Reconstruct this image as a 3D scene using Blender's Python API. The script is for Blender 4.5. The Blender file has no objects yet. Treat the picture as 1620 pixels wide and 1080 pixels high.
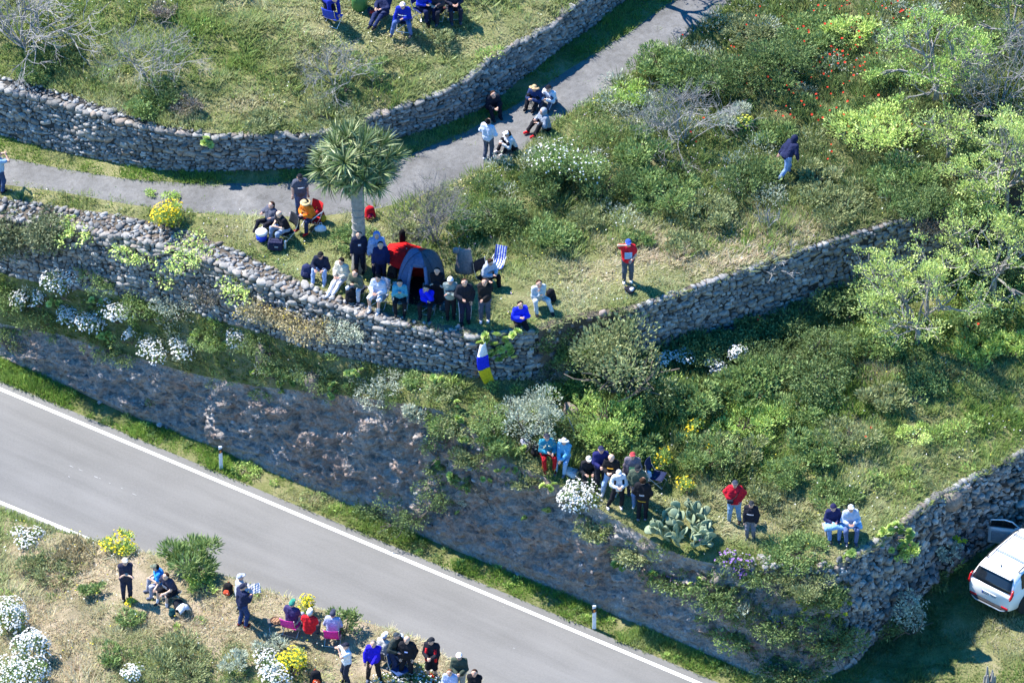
import bpy, math, random
import numpy as np
from mathutils import Vector, Matrix, Euler
from mathutils.bvhtree import BVHTree

SC = bpy.context.scene
COL = SC.collection
random.seed(7)
RNG = np.random.default_rng(11)
R = math.radians

# ------------------------------------------------------------ camera
PITCH, DIST, WIDTH = 38.0, 200.0, 34.5          # degrees, metres, metres across the picture at the aim point
AIM = np.array([0.0, 0.0, 4.0])
_cp, _sp = math.cos(R(PITCH)), math.sin(R(PITCH))
CAM = AIM + DIST * np.array([0.0, -_cp, _sp])
FWD, UPV, RGT = np.array([0, _cp, -_sp]), np.array([0, _sp, _cp]), np.array([1.0, 0, 0])
TANH = WIDTH / 2 / DIST
cd = bpy.data.cameras.new('camera'); cam = bpy.data.objects.new('camera', cd); COL.objects.link(cam)
cam.location = CAM; cam.rotation_euler = (R(90 - PITCH), 0, 0)
cd.sensor_width = 36; cd.lens = 36 * DIST / WIDTH; cd.clip_start = 5; cd.clip_end = 4000
SC.camera = cam

# ------------------------------------------------------------ sky, sun, exposure
SUN_EL = 52.0
SUN_H = np.array([-0.84, 0.54])                 # where the sun stands, seen from above
world = bpy.data.worlds.new('World'); SC.world = world; world.use_nodes = True
wn = world.node_tree.nodes; wl = world.node_tree.links
sky = wn.new('ShaderNodeTexSky'); sky.sky_type = 'NISHITA'; sky.sun_disc = False
sky.sun_elevation = R(SUN_EL); sky.sun_rotation = math.atan2(SUN_H[0], SUN_H[1])
sky.altitude = 900; sky.air_density = 1.0; sky.dust_density = 0.0; sky.ozone_density = 4.0
bgn = wn['Background']; bgn.inputs['Strength'].default_value = 0.15
hs = wn.new('ShaderNodeHueSaturation'); hs.inputs['Saturation'].default_value = 1.35   # deep blue mountain sky
wl.new(sky.outputs['Color'], hs.inputs['Color']); wl.new(hs.outputs[0], bgn.inputs['Color'])
sl = bpy.data.lights.new('sun', 'SUN'); sun = bpy.data.objects.new('sun', sl); COL.objects.link(sun)
sl.energy = 5.0; sl.angle = R(0.53); sl.color = (1.0, 0.955, 0.88)
SUN_DIR = np.array([SUN_H[0] * math.cos(R(SUN_EL)), SUN_H[1] * math.cos(R(SUN_EL)), math.sin(R(SUN_EL))])
sun.rotation_euler = Vector(-SUN_DIR).to_track_quat('-Z', 'Y').to_euler(); sun.location = (-40, 30, 60)
SC.view_settings.view_transform = 'Standard'; SC.view_settings.look = 'None'
SC.view_settings.exposure = 1.36; SC.view_settings.gamma = 1.0
SC.render.engine = 'CYCLES'
SC.cycles.use_denoising = True
SC.cycles.max_bounces = 6; SC.cycles.diffuse_bounces = 3; SC.cycles.transmission_bounces = 4; SC.cycles.transparent_max_bounces = 6
SC.cycles.glossy_bounces = 2
SC.cycles.caustics_reflective = SC.cycles.caustics_refractive = False


def ray(px, py):
    px = np.asarray(px, float); py = np.asarray(py, float)
    a = (px - 810) / 810 * TANH; b = -(py - 540) / 810 * TANH
    return FWD + a[..., None] * RGT + b[..., None] * UPV


def at(px, py, z):
    """point of the place at height z that the camera sees at that pixel of the photograph"""
    d = ray(px, py); t = (np.asarray(z, float) - CAM[2]) / d[..., 2]
    return CAM + d * t[..., None]


def pix(p):
    q = np.asarray(p, float) - CAM
    f = q @ FWD
    return 810 + (q @ RGT) / f / TANH * 810, 540 - (q @ UPV) / f / TANH * 810


def _hash(i, j, k, seed):
    n = (i * 374761393 + j * 668265263 + k * 2147483647 + seed * 1274126177) & 0xFFFFFFFF
    n = ((n ^ (n >> 13)) * 1274126177) & 0xFFFFFFFF
    n = n ^ (n >> 16)
    return (n & 0xFFFF) / 65535.0


def vnoise(p, f=1.0, seed=0):
    """smooth value noise in -1..1"""
    p = np.asarray(p, float) * f + 1000.0
    if p.shape[-1] == 2:
        p = np.concatenate([p, np.zeros(p.shape[:-1] + (1,))], -1)
    i = np.floor(p).astype(np.int64); w = p - i; w = w * w * (3 - 2 * w)
    out = 0
    for a in (0, 1):
        for b in (0, 1):
            for c in (0, 1):
                h = _hash(i[..., 0] + a, i[..., 1] + b, i[..., 2] + c, seed)
                out = out + h * (w[..., 0] if a else 1 - w[..., 0]) * (w[..., 1] if b else 1 - w[..., 1]) * (w[..., 2] if c else 1 - w[..., 2])
    return out * 2 - 1


def fbm(p, f=1.0, seed=0, octv=4):
    return sum(vnoise(p, f * 2 ** k, seed + k * 17) * 0.5 ** k for k in range(octv)) / 1.6


# ------------------------------------------------------------ materials
def nodes(name):
    m = bpy.data.materials.new(name); m.use_nodes = True
    nt = m.node_tree; b = nt.nodes['Principled BSDF']
    return m, nt, b


def ramp(nt, fac, stops):
    r = nt.nodes.new('ShaderNodeValToRGB')
    while len(r.color_ramp.elements) < len(stops):
        r.color_ramp.elements.new(0.5)
    for e, (p, c) in zip(r.color_ramp.elements, stops):
        e.position = p; e.color = (*c, 1)
    nt.links.new(fac, r.inputs[0])
    return r.outputs[0]


def noise_node(nt, scale, detail=4, rough=0.6, kind='ShaderNodeTexNoise', co=None, dist=0.0):
    n = nt.nodes.new(kind)
    n.inputs['Scale'].default_value = scale
    if kind == 'ShaderNodeTexNoise':
        n.inputs['Detail'].default_value = detail; n.inputs['Roughness'].default_value = rough
        n.inputs['Distortion'].default_value = dist
    if co is None:
        g = nt.nodes.new('ShaderNodeNewGeometry'); co = g.outputs['Position']
    nt.links.new(co, n.inputs['Vector'])
    return n


def mixc(nt, fac, a, b, mode='MIX'):
    m = nt.nodes.new('ShaderNodeMix'); m.data_type = 'RGBA'; m.blend_type = mode
    for k, v in ((0, fac), (6, a), (7, b)):
        if hasattr(v, 'default_value'):
            nt.links.new(v, m.inputs[k])
        else:
            m.inputs[k].default_value = v if k == 0 else (*v, 1)
    return m.outputs[2]


def bump(nt, b, h, strength=0.5, dist=0.05):
    n = nt.nodes.new('ShaderNodeBump'); n.inputs['Strength'].default_value = strength; n.inputs['Distance'].default_value = dist
    nt.links.new(h, n.inputs['Height']); nt.links.new(n.outputs[0], b.inputs['Normal'])


MATS = {}


def plain(name, col, rough=0.75, metal=0.0, spec=0.3, var=0.18, scale=9.0):
    """a coloured stuff with a little mottling and relief"""
    if name in MATS:
        return MATS[name]
    m, nt, b = nodes(name)
    n = noise_node(nt, scale, 5)
    lo = tuple(c * (1 - var) for c in col); hi = tuple(min(1, c * (1 + var)) for c in col)
    nt.links.new(ramp(nt, n.outputs['Fac'], [(0.3, lo), (0.7, hi)]), b.inputs['Base Color'])
    b.inputs['Roughness'].default_value = rough; b.inputs['Metallic'].default_value = metal
    b.inputs['Specular IOR Level'].default_value = spec
    bump(nt, b, n.outputs['Fac'], 0.25, 0.02)
    MATS[name] = m
    return m


def cloth(col):
    k = 'cloth_%02x%02x%02x' % tuple(int(max(0, min(1, c)) * 255) for c in col)
    if k not in MATS:
        m, nt, b = nodes(k)
        n = noise_node(nt, 14, 4)
        lo = tuple(c * 0.8 for c in col); hi = tuple(min(1, c * 1.15) for c in col)
        nt.links.new(ramp(nt, n.outputs['Fac'], [(0.32, lo), (0.68, hi)]), b.inputs['Base Color'])
        b.inputs['Roughness'].default_value = 0.9; b.inputs['Specular IOR Level'].default_value = 0.15
        n2 = noise_node(nt, 9, 3, 0.5, dist=1.2)
        bump(nt, b, n2.outputs['Fac'], 0.7, 0.05)
        MATS[k] = m
    return MATS[k]


def attr_mat(name, trans=0.35, rough=0.6, spec=0.25, attr='Col'):
    """leaf stuff whose colour is carried by the leaves themselves"""
    if name in MATS:
        return MATS[name]
    m, nt, b = nodes(name)
    a = nt.nodes.new('ShaderNodeAttribute'); a.attribute_name = attr
    nt.links.new(a.outputs['Color'], b.inputs['Base Color'])
    b.inputs['Roughness'].default_value = rough; b.inputs['Specular IOR Level'].default_value = spec
    if trans:
        t = nt.nodes.new('ShaderNodeBsdfTranslucent'); nt.links.new(a.outputs['Color'], t.inputs['Color'])
        x = nt.nodes.new('ShaderNodeMixShader'); x.inputs[0].default_value = trans
        o = nt.nodes['Material Output']
        nt.links.new(b.outputs[0], x.inputs[1]); nt.links.new(t.outputs[0], x.inputs[2]); nt.links.new(x.outputs[0], o.inputs['Surface'])
    MATS[name] = m
    return m


# ------------------------------------------------------------ mesh helpers
def mesh_np(name, v, faces, mat=None, col=None, smooth=False, n=None):
    """faces: (M,k) int array"""
    me = bpy.data.meshes.new(name)
    v = np.asarray(v, np.float32); faces = np.asarray(faces, np.int32)
    me.vertices.add(len(v)); me.vertices.foreach_set('co', v.ravel())
    k = faces.shape[1]
    me.loops.add(faces.size); me.loops.foreach_set('vertex_index', faces.ravel())
    me.polygons.add(len(faces)); me.polygons.foreach_set('loop_start', np.arange(0, faces.size, k, dtype=np.int32))
    if smooth:
        me.polygons.foreach_set('use_smooth', np.ones(len(faces), bool))
    if col is not None:
        ca = me.color_attributes.new('Col', 'FLOAT_COLOR', 'POINT')
        c4 = np.ones((len(v), 4), np.float32); c4[:, :3] = col
        ca.data.foreach_set('color', c4.ravel())
    me.update(calc_edges=True); me.validate()
    if mat:
        me.materials.append(mat)
    return me


def link(name, me, parent=None, loc=None, rot=None, scale=None):
    o = bpy.data.objects.new(name, me); COL.objects.link(o)
    if parent is not None:
        o.parent = parent
    if loc is not None:
        o.location = tuple(float(c) for c in loc)
    if rot is not None:
        o.rotation_euler = rot
    if scale is not None:
        o.scale = scale if hasattr(scale, '__len__') else (scale,) * 3
    return o


def tag(o, label, cat, group=None, kind=None):
    o['label'] = label; o['category'] = cat
    if group:
        o['group'] = group
    if kind:
        o['kind'] = kind
    return o


def empty(name, loc, rz=0.0, scale=1.0):
    o = bpy.data.objects.new(name, None); COL.objects.link(o)
    o.location = tuple(float(c) for c in loc); o.rotation_euler = (0, 0, rz); o.scale = (scale,) * 3
    o.empty_display_size = 0.2
    return o


class MB:
    """collects boxes, tubes, sheets; build() links them as one mesh"""
    def __init__(s):
        s.v = []; s.f = []

    def add(s, v, f):
        o = len(s.v); s.v += [tuple(map(float, p)) for p in v]; s.f += [tuple(i + o for i in q) for q in f]; return s

    def box(s, c, d, rz=0.0, tilt=None, taper=1.0, round_=0.0):
        x, y, z = d[0] / 2, d[1] / 2, d[2] / 2
        M = (tilt if tilt is not None else Matrix.Identity(3)) if rz == 0 else Matrix.Rotation(rz, 3, 'Z')
        if round_ > 0:                                           # chamfered box
            vs = []; e = min(round_, x * .9, y * .9, z * .9)
            pts = []
            for (zz, ins) in ((-z, e), (-z + e, 0), (z - e, 0), (z, e)):
                t = 1 if zz < 0 else taper
                xx, yy = x * t - ins, y * t - ins
                q = e * .7 if ins == 0 else e * .35
                pts.append([(-xx + q, -yy, zz), (xx - q, -yy, zz), (xx, -yy + q, zz), (xx, yy - q, zz), (xx - q, yy, zz), (-xx + q, yy, zz), (-xx, yy - q, zz), (-xx, -yy + q, zz)])
            for r_ in pts:
                vs += [tuple(M @ Vector(p) + Vector(c)) for p in r_]
            fs = [tuple(reversed(range(8))), tuple(range(24, 32))]
            for k in range(3):
                for i in range(8):
                    fs.append((k * 8 + i, k * 8 + (i + 1) % 8, k * 8 + 8 + (i + 1) % 8, k * 8 + 8 + i))
            return s.add(vs, fs)
        vs = [(-x, -y, -z), (x, -y, -z), (x, y, -z), (-x, y, -z)] + [(a * taper, b * taper, z) for a, b in ((-x, -y), (x, -y), (x, y), (-x, y))]
        vs = [tuple(M @ Vector(p) + Vector(c)) for p in vs]
        return s.add(vs, [(3, 2, 1, 0), (4, 5, 6, 7), (0, 1, 5, 4), (1, 2, 6, 5), (2, 3, 7, 6), (3, 0, 4, 7)])

    def tube(s, pts, r, n=6, cap=True):
        pts = [Vector(p) for p in pts]
        rs = r if hasattr(r, '__len__') else [r] * len(pts)
        vs = []
        for i, p in enumerate(pts):
            d = (pts[min(i + 1, len(pts) - 1)] - pts[max(i - 1, 0)]).normalized()
            a = d.cross(Vector((0, 0, 1)) if abs(d.z) < .9 else Vector((1, 0, 0))).normalized(); b = d.cross(a)
            for k in range(n):
                t = 2 * math.pi * k / n
                vs.append(p + (a * math.cos(t) + b * math.sin(t)) * rs[i])
        fs = [(i * n + k, i * n + (k + 1) % n, (i + 1) * n + (k + 1) % n, (i + 1) * n + k) for i in range(len(pts) - 1) for k in range(n)]
        if cap:
            fs += [tuple(reversed(range(n))), tuple(range((len(pts) - 1) * n, len(pts) * n))]
        return s.add(vs, fs)

    def lathe(s, prof, n=14, c=(0, 0, 0)):
        vs = [(c[0] + r_ * math.cos(2 * math.pi * k / n), c[1] + r_ * math.sin(2 * math.pi * k / n), c[2] + z) for r_, z in prof for k in range(n)]
        fs = [(i * n + k, i * n + (k + 1) % n, (i + 1) * n + (k + 1) % n, (i + 1) * n + k) for i in range(len(prof) - 1) for k in range(n)]
        fs += [tuple(reversed(range(n))), tuple(range((len(prof) - 1) * n, len(prof) * n))]
        return s.add(vs, fs)

    def sheet(s, grid, thick=0.0):
        """grid[i][j] of points; thick gives it a back"""
        h, w = len(grid), len(grid[0])
        vs = [p for row in grid for p in row]
        fs = [(i * w + j, i * w + j + 1, (i + 1) * w + j + 1, (i + 1) * w + j) for i in range(h - 1) for j in range(w - 1)]
        if thick:
            N = h * w
            vv = [Vector(p) for p in vs]; nn = [Vector((0, 0, 0)) for _ in vv]
            for q in fs:
                fn = (vv[q[1]] - vv[q[0]]).cross(vv[q[3]] - vv[q[0]])
                for i in q:
                    nn[i] += fn
            vs = vs + [tuple(p - n_.normalized() * thick) for p, n_ in zip(vv, nn)]
            bk = [tuple(i + N for i in reversed(q)) for q in fs]
            rim = [j for j in range(w)] + [i * w + w - 1 for i in range(1, h)] + [(h - 1) * w + j for j in range(w - 2, -1, -1)] + [i * w for i in range(h - 2, 0, -1)]
            fs = fs + bk + [(rim[(i + 1) % len(rim)], rim[i], rim[i] + N, rim[(i + 1) % len(rim)] + N) for i in range(len(rim))]
        return s.add(vs, fs)

    def mesh(s, name, mat, smooth=False):
        me = bpy.data.meshes.new(name); me.from_pydata(s.v, [], s.f); me.update()
        if smooth:
            me.polygons.foreach_set('use_smooth', np.ones(len(me.polygons), bool))
        me.materials.append(mat)
        return me

    def build(s, name, mat, parent=None, smooth=False, **k):
        return link(name, s.mesh(name, mat, smooth), parent, **k)
# ------------------------------------------------------------ the lie of the land: long lines that follow kerbs, wall feet and wall tops
# each line: (column, row, height in metres); columns and rows are those of the photograph, turned into places by at()
LINES = {
    'front':     [(-300, 1240, .3), (0, 1300, .35), (900, 1320, .3), (1300, 1480, .1), (1920, 1780, .0)],
    'bank_lip':  [(-300, 690, .10), (0, 816, .16), (70, 836, .32), (120, 848, .5), (200, 866, .72), (350, 908, .85), (500, 962, .85), (600, 990, .8), (680, 1018, .65), (760, 1085, .4), (860, 1175, .12), (1920, 1620, .02)],
    'road_near': [(-300, 682, 0), (1920, 1599, 0)],
    'road_far':  [(-300, 476, 0), (1920, 1408, 0)],
    'foot':      [(-300, 424, .12), (0, 566, .12), (100, 608, .12), (200, 655, .12), (300, 692, .12), (400, 735, .12), (500, 776, .12), (600, 820, .12), (700, 862, .12), (800, 902, .12), (900, 942, .12), (1000, 984, .12), (1100, 1026, .12), (1180, 1062, .15), (1270, 1088, .22), (1350, 1052, .35), (1400, 1000, .45), (1440, 960, .55), (1500, 907, .65), (1560, 868, .8), (1620, 830, .95), (1740, 752, 1.1), (1920, 640, 1.3)],
    'cliff_top': [(-300, 380, .9), (0, 512, 1.4), (100, 530, 2.05), (200, 560, 2.5), (300, 590, 2.7), (400, 610, 3.25), (500, 620, 4.1), (600, 632, 4.95), (700, 648, 5.6), (760, 690, 5.15), (800, 730, 4.5), (850, 748, 4.55), (900, 775, 4.35), (950, 806, 4.1), (1000, 836, 3.9), (1050, 866, 3.75), (1100, 886, 3.7), (1200, 902, 3.8), (1300, 898, 4.0), (1345, 886, 4.1), (1400, 850, 4.05), (1480, 790, 3.9), (1620, 715, 3.95), (1740, 650, 4.0), (1920, 550, 4.1)],
    'wall_base': [(-300, 330, 3.0), (0, 432, 4.15), (100, 455, 4.3), (200, 468, 4.4), (300, 492, 4.5), (400, 522, 4.8), (500, 556, 5.1), (600, 576, 5.3), (700, 592, 5.55), (780, 600, 5.5), (850, 602, 5.2), (900, 592, 5.0), (1000, 566, 5.1), (1060, 550, 4.95), (1200, 514, 4.7), (1300, 487, 4.7), (1400, 452, 4.8), (1500, 415, 5.0), (1620, 370, 5.3), (1740, 325, 5.6), (1920, 255, 6.0)],
    'wall_top':  [(-300, 270, 5.2), (0, 345, 6.4), (100, 362, 6.6), (200, 376, 6.7), (300, 402, 6.75), (400, 441, 6.8), (500, 478, 6.9), (600, 507, 6.95), (700, 528, 7.0), (760, 534, 7.0), (850, 524, 7.0), (900, 506, 7.0), (1000, 491, 7.0), (1100, 456, 7.0), (1200, 421, 7.0), (1300, 388, 7.0), (1400, 358, 7.1), (1490, 335, 7.2), (1620, 290, 7.4), (1740, 250, 7.6), (1920, 185, 7.9)],
    'wall_back': [(-300, 245, 5.6), (0, 312, 6.75), (100, 328, 6.85), (200, 341, 6.95), (300, 366, 6.95), (400, 408, 6.95), (470, 442, 6.98), (560, 478, 7.0), (650, 505, 7.05), (760, 522, 7.05), (850, 514, 7.05), (900, 497, 7.05), (1000, 483, 7.05), (1100, 448, 7.05), (1200, 413, 7.05), (1300, 380, 7.05), (1400, 350, 7.15), (1490, 327, 7.25), (1620, 282, 7.45), (1740, 242, 7.65), (1920, 177, 7.95)],
    'lane_near': [(-300, 225, 6.2), (0, 291, 6.95), (100, 304, 7.0), (200, 323, 7.0), (300, 336, 7.05), (400, 342, 7.05), (500, 343, 7.1), (600, 330, 7.15), (660, 312, 7.2), (713, 290, 7.25), (817, 247, 7.4), (873, 192, 7.55), (940, 160, 7.65), (1007, 110, 7.8), (1080, 63, 7.95), (1160, 2, 8.15), (1300, -90, 8.5), (1500, -200, 9.0), (1740, -330, 9.6), (1920, -425, 10)],
    'lane_far':  [(-300, 186, 6.2), (13, 250, 6.95), (100, 267, 7.0), (200, 283, 7.0), (300, 290, 7.05), (433, 290, 7.05), (530, 277, 7.1), (643, 247, 7.25), (740, 207, 7.4), (827, 160, 7.6), (873, 127, 7.7), (1007, 43, 8.0), (1063, 1, 8.15), (1300, -150, 8.6), (1500, -260, 9.1), (1740, -390, 9.7), (1920, -485, 10.1)],
    'upper_base': [(-300, 145, 6.4), (0, 213, 7.1), (67, 233, 7.1), (133, 248, 7.12), (233, 267, 7.14), (333, 271, 7.16), (467, 267, 7.2), (500, 262, 7.22), (560, 244, 7.26), (627, 218, 7.32), (707, 196, 7.45), (773, 166, 7.55), (823, 125, 7.65), (857, 101, 7.75), (893, 69, 7.85), (933, 47, 7.95), (983, 4, 8.1), (1300, -190, 8.7), (1500, -300, 9.2), (1740, -430, 9.8), (1920, -525, 10.2)],
    'upper_top': [(-300, 80, 8.2), (0, 142, 9.05), (100, 166, 9.0), (167, 188, 8.85), (250, 208, 8.75), (333, 218, 8.6), (467, 217, 8.5), (533, 206, 8.5), (580, 193, 8.5), (657, 164, 8.65), (700, 148, 8.75), (740, 128, 8.85), (780, 92, 9.1), (827, 70, 9.1), (873, 42, 9.15), (913, 8, 9.25), (1000, -50, 9.5), (1300, -245, 10.0), (1500, -355, 10.5), (1740, -485, 11), (1920, -580, 11.5)],
    'upper_back': [(-300, 58, 8.5), (0, 121, 9.2), (100, 144, 9.15), (167, 169, 9.0), (250, 197, 8.85), (333, 211, 8.7), (467, 211, 8.55), (533, 201, 8.55), (580, 188, 8.55), (657, 159, 8.7), (700, 143, 8.8), (740, 122, 8.9), (780, 86, 9.15), (827, 64, 9.15), (873, 36, 9.2), (913, 2, 9.3), (1000, -56, 9.55), (1300, -252, 10.05), (1500, -362, 10.55), (1740, -492, 11.05), (1920, -587, 11.55)],
    'far':       [(-300, -240, 11.2), (0, -240, 11.6), (500, -260, 11.6), (900, -330, 11.6), (1300, -560, 12), (1920, -900, 13)],
}
for _k in ('wall_base', 'wall_top', 'wall_back', 'lane_near', 'lane_far', 'upper_base', 'upper_top', 'upper_back', 'far'):
    LINES[_k] = [(x, y, z + float(np.interp(x, [-300, 0, 100, 200, 300, 400, 1920], [-.6, -.6, -.35, .15, .3, .4, .4]))) for x, y, z in LINES[_k]]
PXS = np.arange(-300, 1921, 4.0)


def line(name):
    a = np.array(LINES[name], float)
    y = np.interp(PXS, a[:, 0], a[:, 1]); z = np.interp(PXS, a[:, 0], a[:, 2])
    k = np.exp(-0.5 * (np.arange(-6, 7) / 2.8) ** 2); k /= k.sum()
    def sm(q):
        e = np.concatenate([q[0] + (q[0] - q[6:0:-1]), q, q[-1] + (q[-1] - q[-2:-8:-1])])
        return np.convolve(e, k, 'valid')
    return at(PXS, sm(y), sm(z))


LN = {k: line(k) for k in LINES}
STRIPS = {}
_bv, _bf = [], []


def cells(p, f, seed=0):
    """blocky noise: every point takes the value of its nearest scattered seed, -1..1"""
    q = p.reshape(-1, 3) * f + 500.0; i0 = np.floor(q).astype(np.int64)
    best = np.full(len(q), 1e9); val = np.zeros(len(q))
    for a in (-1, 0, 1):
        for b in (-1, 0, 1):
            for c in (-1, 0, 1):
                i = i0 + np.array([a, b, c])
                h = [_hash(i[:, 0], i[:, 1], i[:, 2], seed * 7 + k) for k in range(4)]
                d = ((i + np.stack(h[:3], 1) - q) ** 2).sum(1); m = d < best
                best[m] = d[m]; val[m] = h[3][m]
    return (val * 2 - 1).reshape(p.shape[:-1])


def strip(name, lo, hi, nv, amp=0.0, freq=0.7, along_normal=False, seed=0, sag=0.0):
    """sheet between two lines, roughened inside, its edges kept so that neighbours meet"""
    a, b = LN[lo], LN[hi]
    t = np.linspace(0, 1, nv + 1)[None, :, None]
    g = a[:, None] * (1 - t) + b[:, None] * t
    fade = np.clip(np.minimum(t, 1 - t) * 5, 0, 1)[..., 0]
    if amp:
        n = fbm(g, freq, seed, 5)
        if along_normal:
            du = np.gradient(g, axis=0); dv = np.gradient(g, axis=1)
            nn = np.cross(du, dv); nn /= np.linalg.norm(nn, axis=-1, keepdims=True) + 1e-9
            rid = 1 - np.abs(fbm(g * np.array([1, 1, 2.2]), freq * 1.7, seed + 5, 4)) * 2.2
            blk = cells(g, 1.3, seed) * .55 + cells(g * np.array([1, 1, 1.5]), 3.2, seed + 1) * .35 + cells(g, 7.0, seed + 2) * .16
            g = g + nn * ((n * 0.45 + rid * .25 + blk * .72 * (amp > .1)) * amp * fade)[..., None]
        else:
            g[..., 2] += n * amp * fade
    if sag:
        g[..., 2] -= sag * (4 * t * (1 - t))[..., 0]
    STRIPS[name] = g
    nu, nw = g.shape[:2]
    idx = np.arange(nu * nw).reshape(nu, nw)
    f = np.stack([idx[:-1, :-1], idx[1:, :-1], idx[1:, 1:], idx[:-1, 1:]], -1).reshape(-1, 4)
    o = sum(len(x) for x in _bv)
    _bv.append(g.reshape(-1, 3)); _bf.append(f + o)
    return g.reshape(-1, 3), f


def sub(vf, lo=-1e9, hi=1e9, nw=None):
    """the columns of a strip between two picture columns"""
    v, f = vf
    nu = len(PXS); nw = len(v) // nu
    col = (f[:, 0] // nw)
    keep = (PXS[col] >= lo) & (PXS[col] < hi)
    f = f[keep]
    used, inv = np.unique(f, return_inverse=True)
    return v[used], inv.reshape(-1, 4)


# ground stuffs
def ground_mat(name, stops, scale=0.9, fine=26.0, bstr=0.8):
    m, nt, b = nodes(name)
    n1 = noise_node(nt, scale, 6, 0.65, dist=0.6); n2 = noise_node(nt, fine, 5, 0.7)
    c = ramp(nt, n1.outputs['Fac'], stops)
    k = ramp(nt, n2.outputs['Fac'], [(0.25, (0.6, 0.6, 0.6)), (0.75, (1.25, 1.25, 1.25))])
    nt.links.new(mixc(nt, 1.0, c, k, 'MULTIPLY'), b.inputs['Base Color'])
    b.inputs['Roughness'].default_value = 0.95; b.inputs['Specular IOR Level'].default_value = 0.1
    bump(nt, b, n2.outputs['Fac'], bstr, 0.08)
    MATS[name] = m
    return m


M_SOIL = ground_mat('turf_soil', [(0.3, (.10, .115, .045)), (0.46, (.17, .18, .07)), (0.6, (.26, .245, .12)), (0.75, (.34, .29, .18))])
M_DRY = ground_mat('dry_soil', [(0.3, (.17, .15, .08)), (0.48, (.33, .27, .18)), (0.7, (.46, .37, .28))])
M_EARTH = ground_mat('bare_earth', [(0.3, (.09, .075, .06)), (0.55, (.15, .125, .10)), (0.75, (.23, .195, .155))], 1.4)
M_CORE = ground_mat('wall_fill', [(0.3, (.035, .034, .033)), (0.7, (.075, .072, .07))], 2.0)


def asphalt():
    m, nt, b = nodes('asphalt')
    n1 = noise_node(nt, 0.35, 5, 0.6); n2 = noise_node(nt, 90, 3, 0.7)
    n3 = noise_node(nt, 1.0, 4, 0.6)
    mp = nt.nodes.new('ShaderNodeMapping'); g = nt.nodes.new('ShaderNodeNewGeometry')
    mp.vector_type = 'TEXTURE'; mp.inputs['Rotation'].default_value = (0, 0, R(-34)); mp.inputs['Scale'].default_value = (9.0, .75, 1)
    nt.links.new(g.outputs['Position'], mp.inputs['Vector']); nt.links.new(mp.outputs[0], n3.inputs['Vector'])
    c1 = ramp(nt, n1.outputs['Fac'], [(0.3, (.152, .149, .144)), (0.7, (.176, .172, .167))])
    c3 = ramp(nt, n3.outputs['Fac'], [(0.3, (.86, .86, .86)), (0.7, (1.08, 1.08, 1.08))])
    n4 = noise_node(nt, 14, 6, .75)
    c2 = mixc(nt, 1.0, ramp(nt, n2.outputs['Fac'], [(0.3, (.82, .82, .82)), (0.7, (1.18, 1.18, 1.18))]), ramp(nt, n4.outputs['Fac'], [(0.3, (.90, .90, .90)), (0.7, (1.10, 1.10, 1.10))]), 'MULTIPLY')
    nt.links.new(mixc(nt, 1.0, mixc(nt, 1.0, c1, c3, 'MULTIPLY'), c2, 'MULTIPLY'), b.inputs['Base Color'])
    b.inputs['Roughness'].default_value = 0.9; b.inputs['Specular IOR Level'].default_value = 0.2
    bump(nt, b, n2.outputs['Fac'], 0.5, 0.01)
    return m


def concrete():
    m, nt, b = nodes('worn_concrete')
    n1 = noise_node(nt, 0.6, 6, 0.65, dist=0.8); n2 = noise_node(nt, 30, 5, 0.75)
    c1 = ramp(nt, n1.outputs['Fac'], [(0.28, (.10, .098, .096)), (0.5, (.14, .138, .136)), (0.72, (.185, .18, .175))])
    n3 = noise_node(nt, 5, 6, .7, dist=.5)
    c2 = mixc(nt, 1.0, ramp(nt, n2.outputs['Fac'], [(0.28, (.68, .68, .68)), (0.72, (1.3, 1.3, 1.3))]), ramp(nt, n3.outputs['Fac'], [(0.32, (.78, .77, .74)), (0.5, (1, 1, 1)), (0.7, (1.15, 1.15, 1.15))]), 'MULTIPLY')
    nt.links.new(mixc(nt, 1.0, c1, c2, 'MULTIPLY'), b.inputs['Base Color'])
    b.inputs['Roughness'].default_value = 0.93; b.inputs['Specular IOR Level'].default_value = 0.15
    bump(nt, b, n2.outputs['Fac'], 0.5, 0.03)
    return m


def rock():
    m, nt, b = nodes('cut_rock')
    big = noise_node(nt, 0.55, 6, 0.65, dist=1.0); mid = noise_node(nt, 3.5, 7, 0.72, dist=0.7); fine = noise_node(nt, 16, 6, 0.75)
    vor = noise_node(nt, 5.5, kind='ShaderNodeTexVoronoi'); vor.feature = 'F1'
    c1 = ramp(nt, big.outputs['Fac'], [(0.25, (.29, .215, .18)), (0.40, (.42, .315, .265)), (0.5, (.43, .365, .325)), (0.58, (.38, .355, .34)), (0.8, (.47, .45, .435))])
    c2 = ramp(nt, mid.outputs['Fac'], [(0.28, (.46, .46, .47)), (0.5, (.95, .94, .93)), (0.66, (1.2, 1.2, 1.21)), (0.76, (1.55, 1.57, 1.6))])
    c3 = ramp(nt, fine.outputs['Fac'], [(0.3, (.7, .7, .7)), (0.7, (1.25, 1.25, 1.25))])
    nt.links.new(mixc(nt, 1.0, mixc(nt, 1.0, c1, c2, 'MULTIPLY'), c3, 'MULTIPLY'), b.inputs['Base Color'])
    b.inputs['Roughness'].default_value = 0.95; b.inputs['Specular IOR Level'].default_value = 0.1
    ad = nt.nodes.new('ShaderNodeMath'); ad.operation = 'ADD'
    nt.links.new(vor.outputs['Distance'], ad.inputs[0]); nt.links.new(mid.outputs['Fac'], ad.inputs[1])
    ad2 = nt.nodes.new('ShaderNodeMath'); ad2.operation = 'MULTIPLY_ADD'; ad2.inputs[1].default_value = 0.35
    nt.links.new(fine.outputs['Fac'], ad2.inputs[0]); nt.links.new(ad.outputs[0], ad2.inputs[2])
    bump(nt, b, ad2.outputs[0], 1.0, 0.20)
    return m


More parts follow.
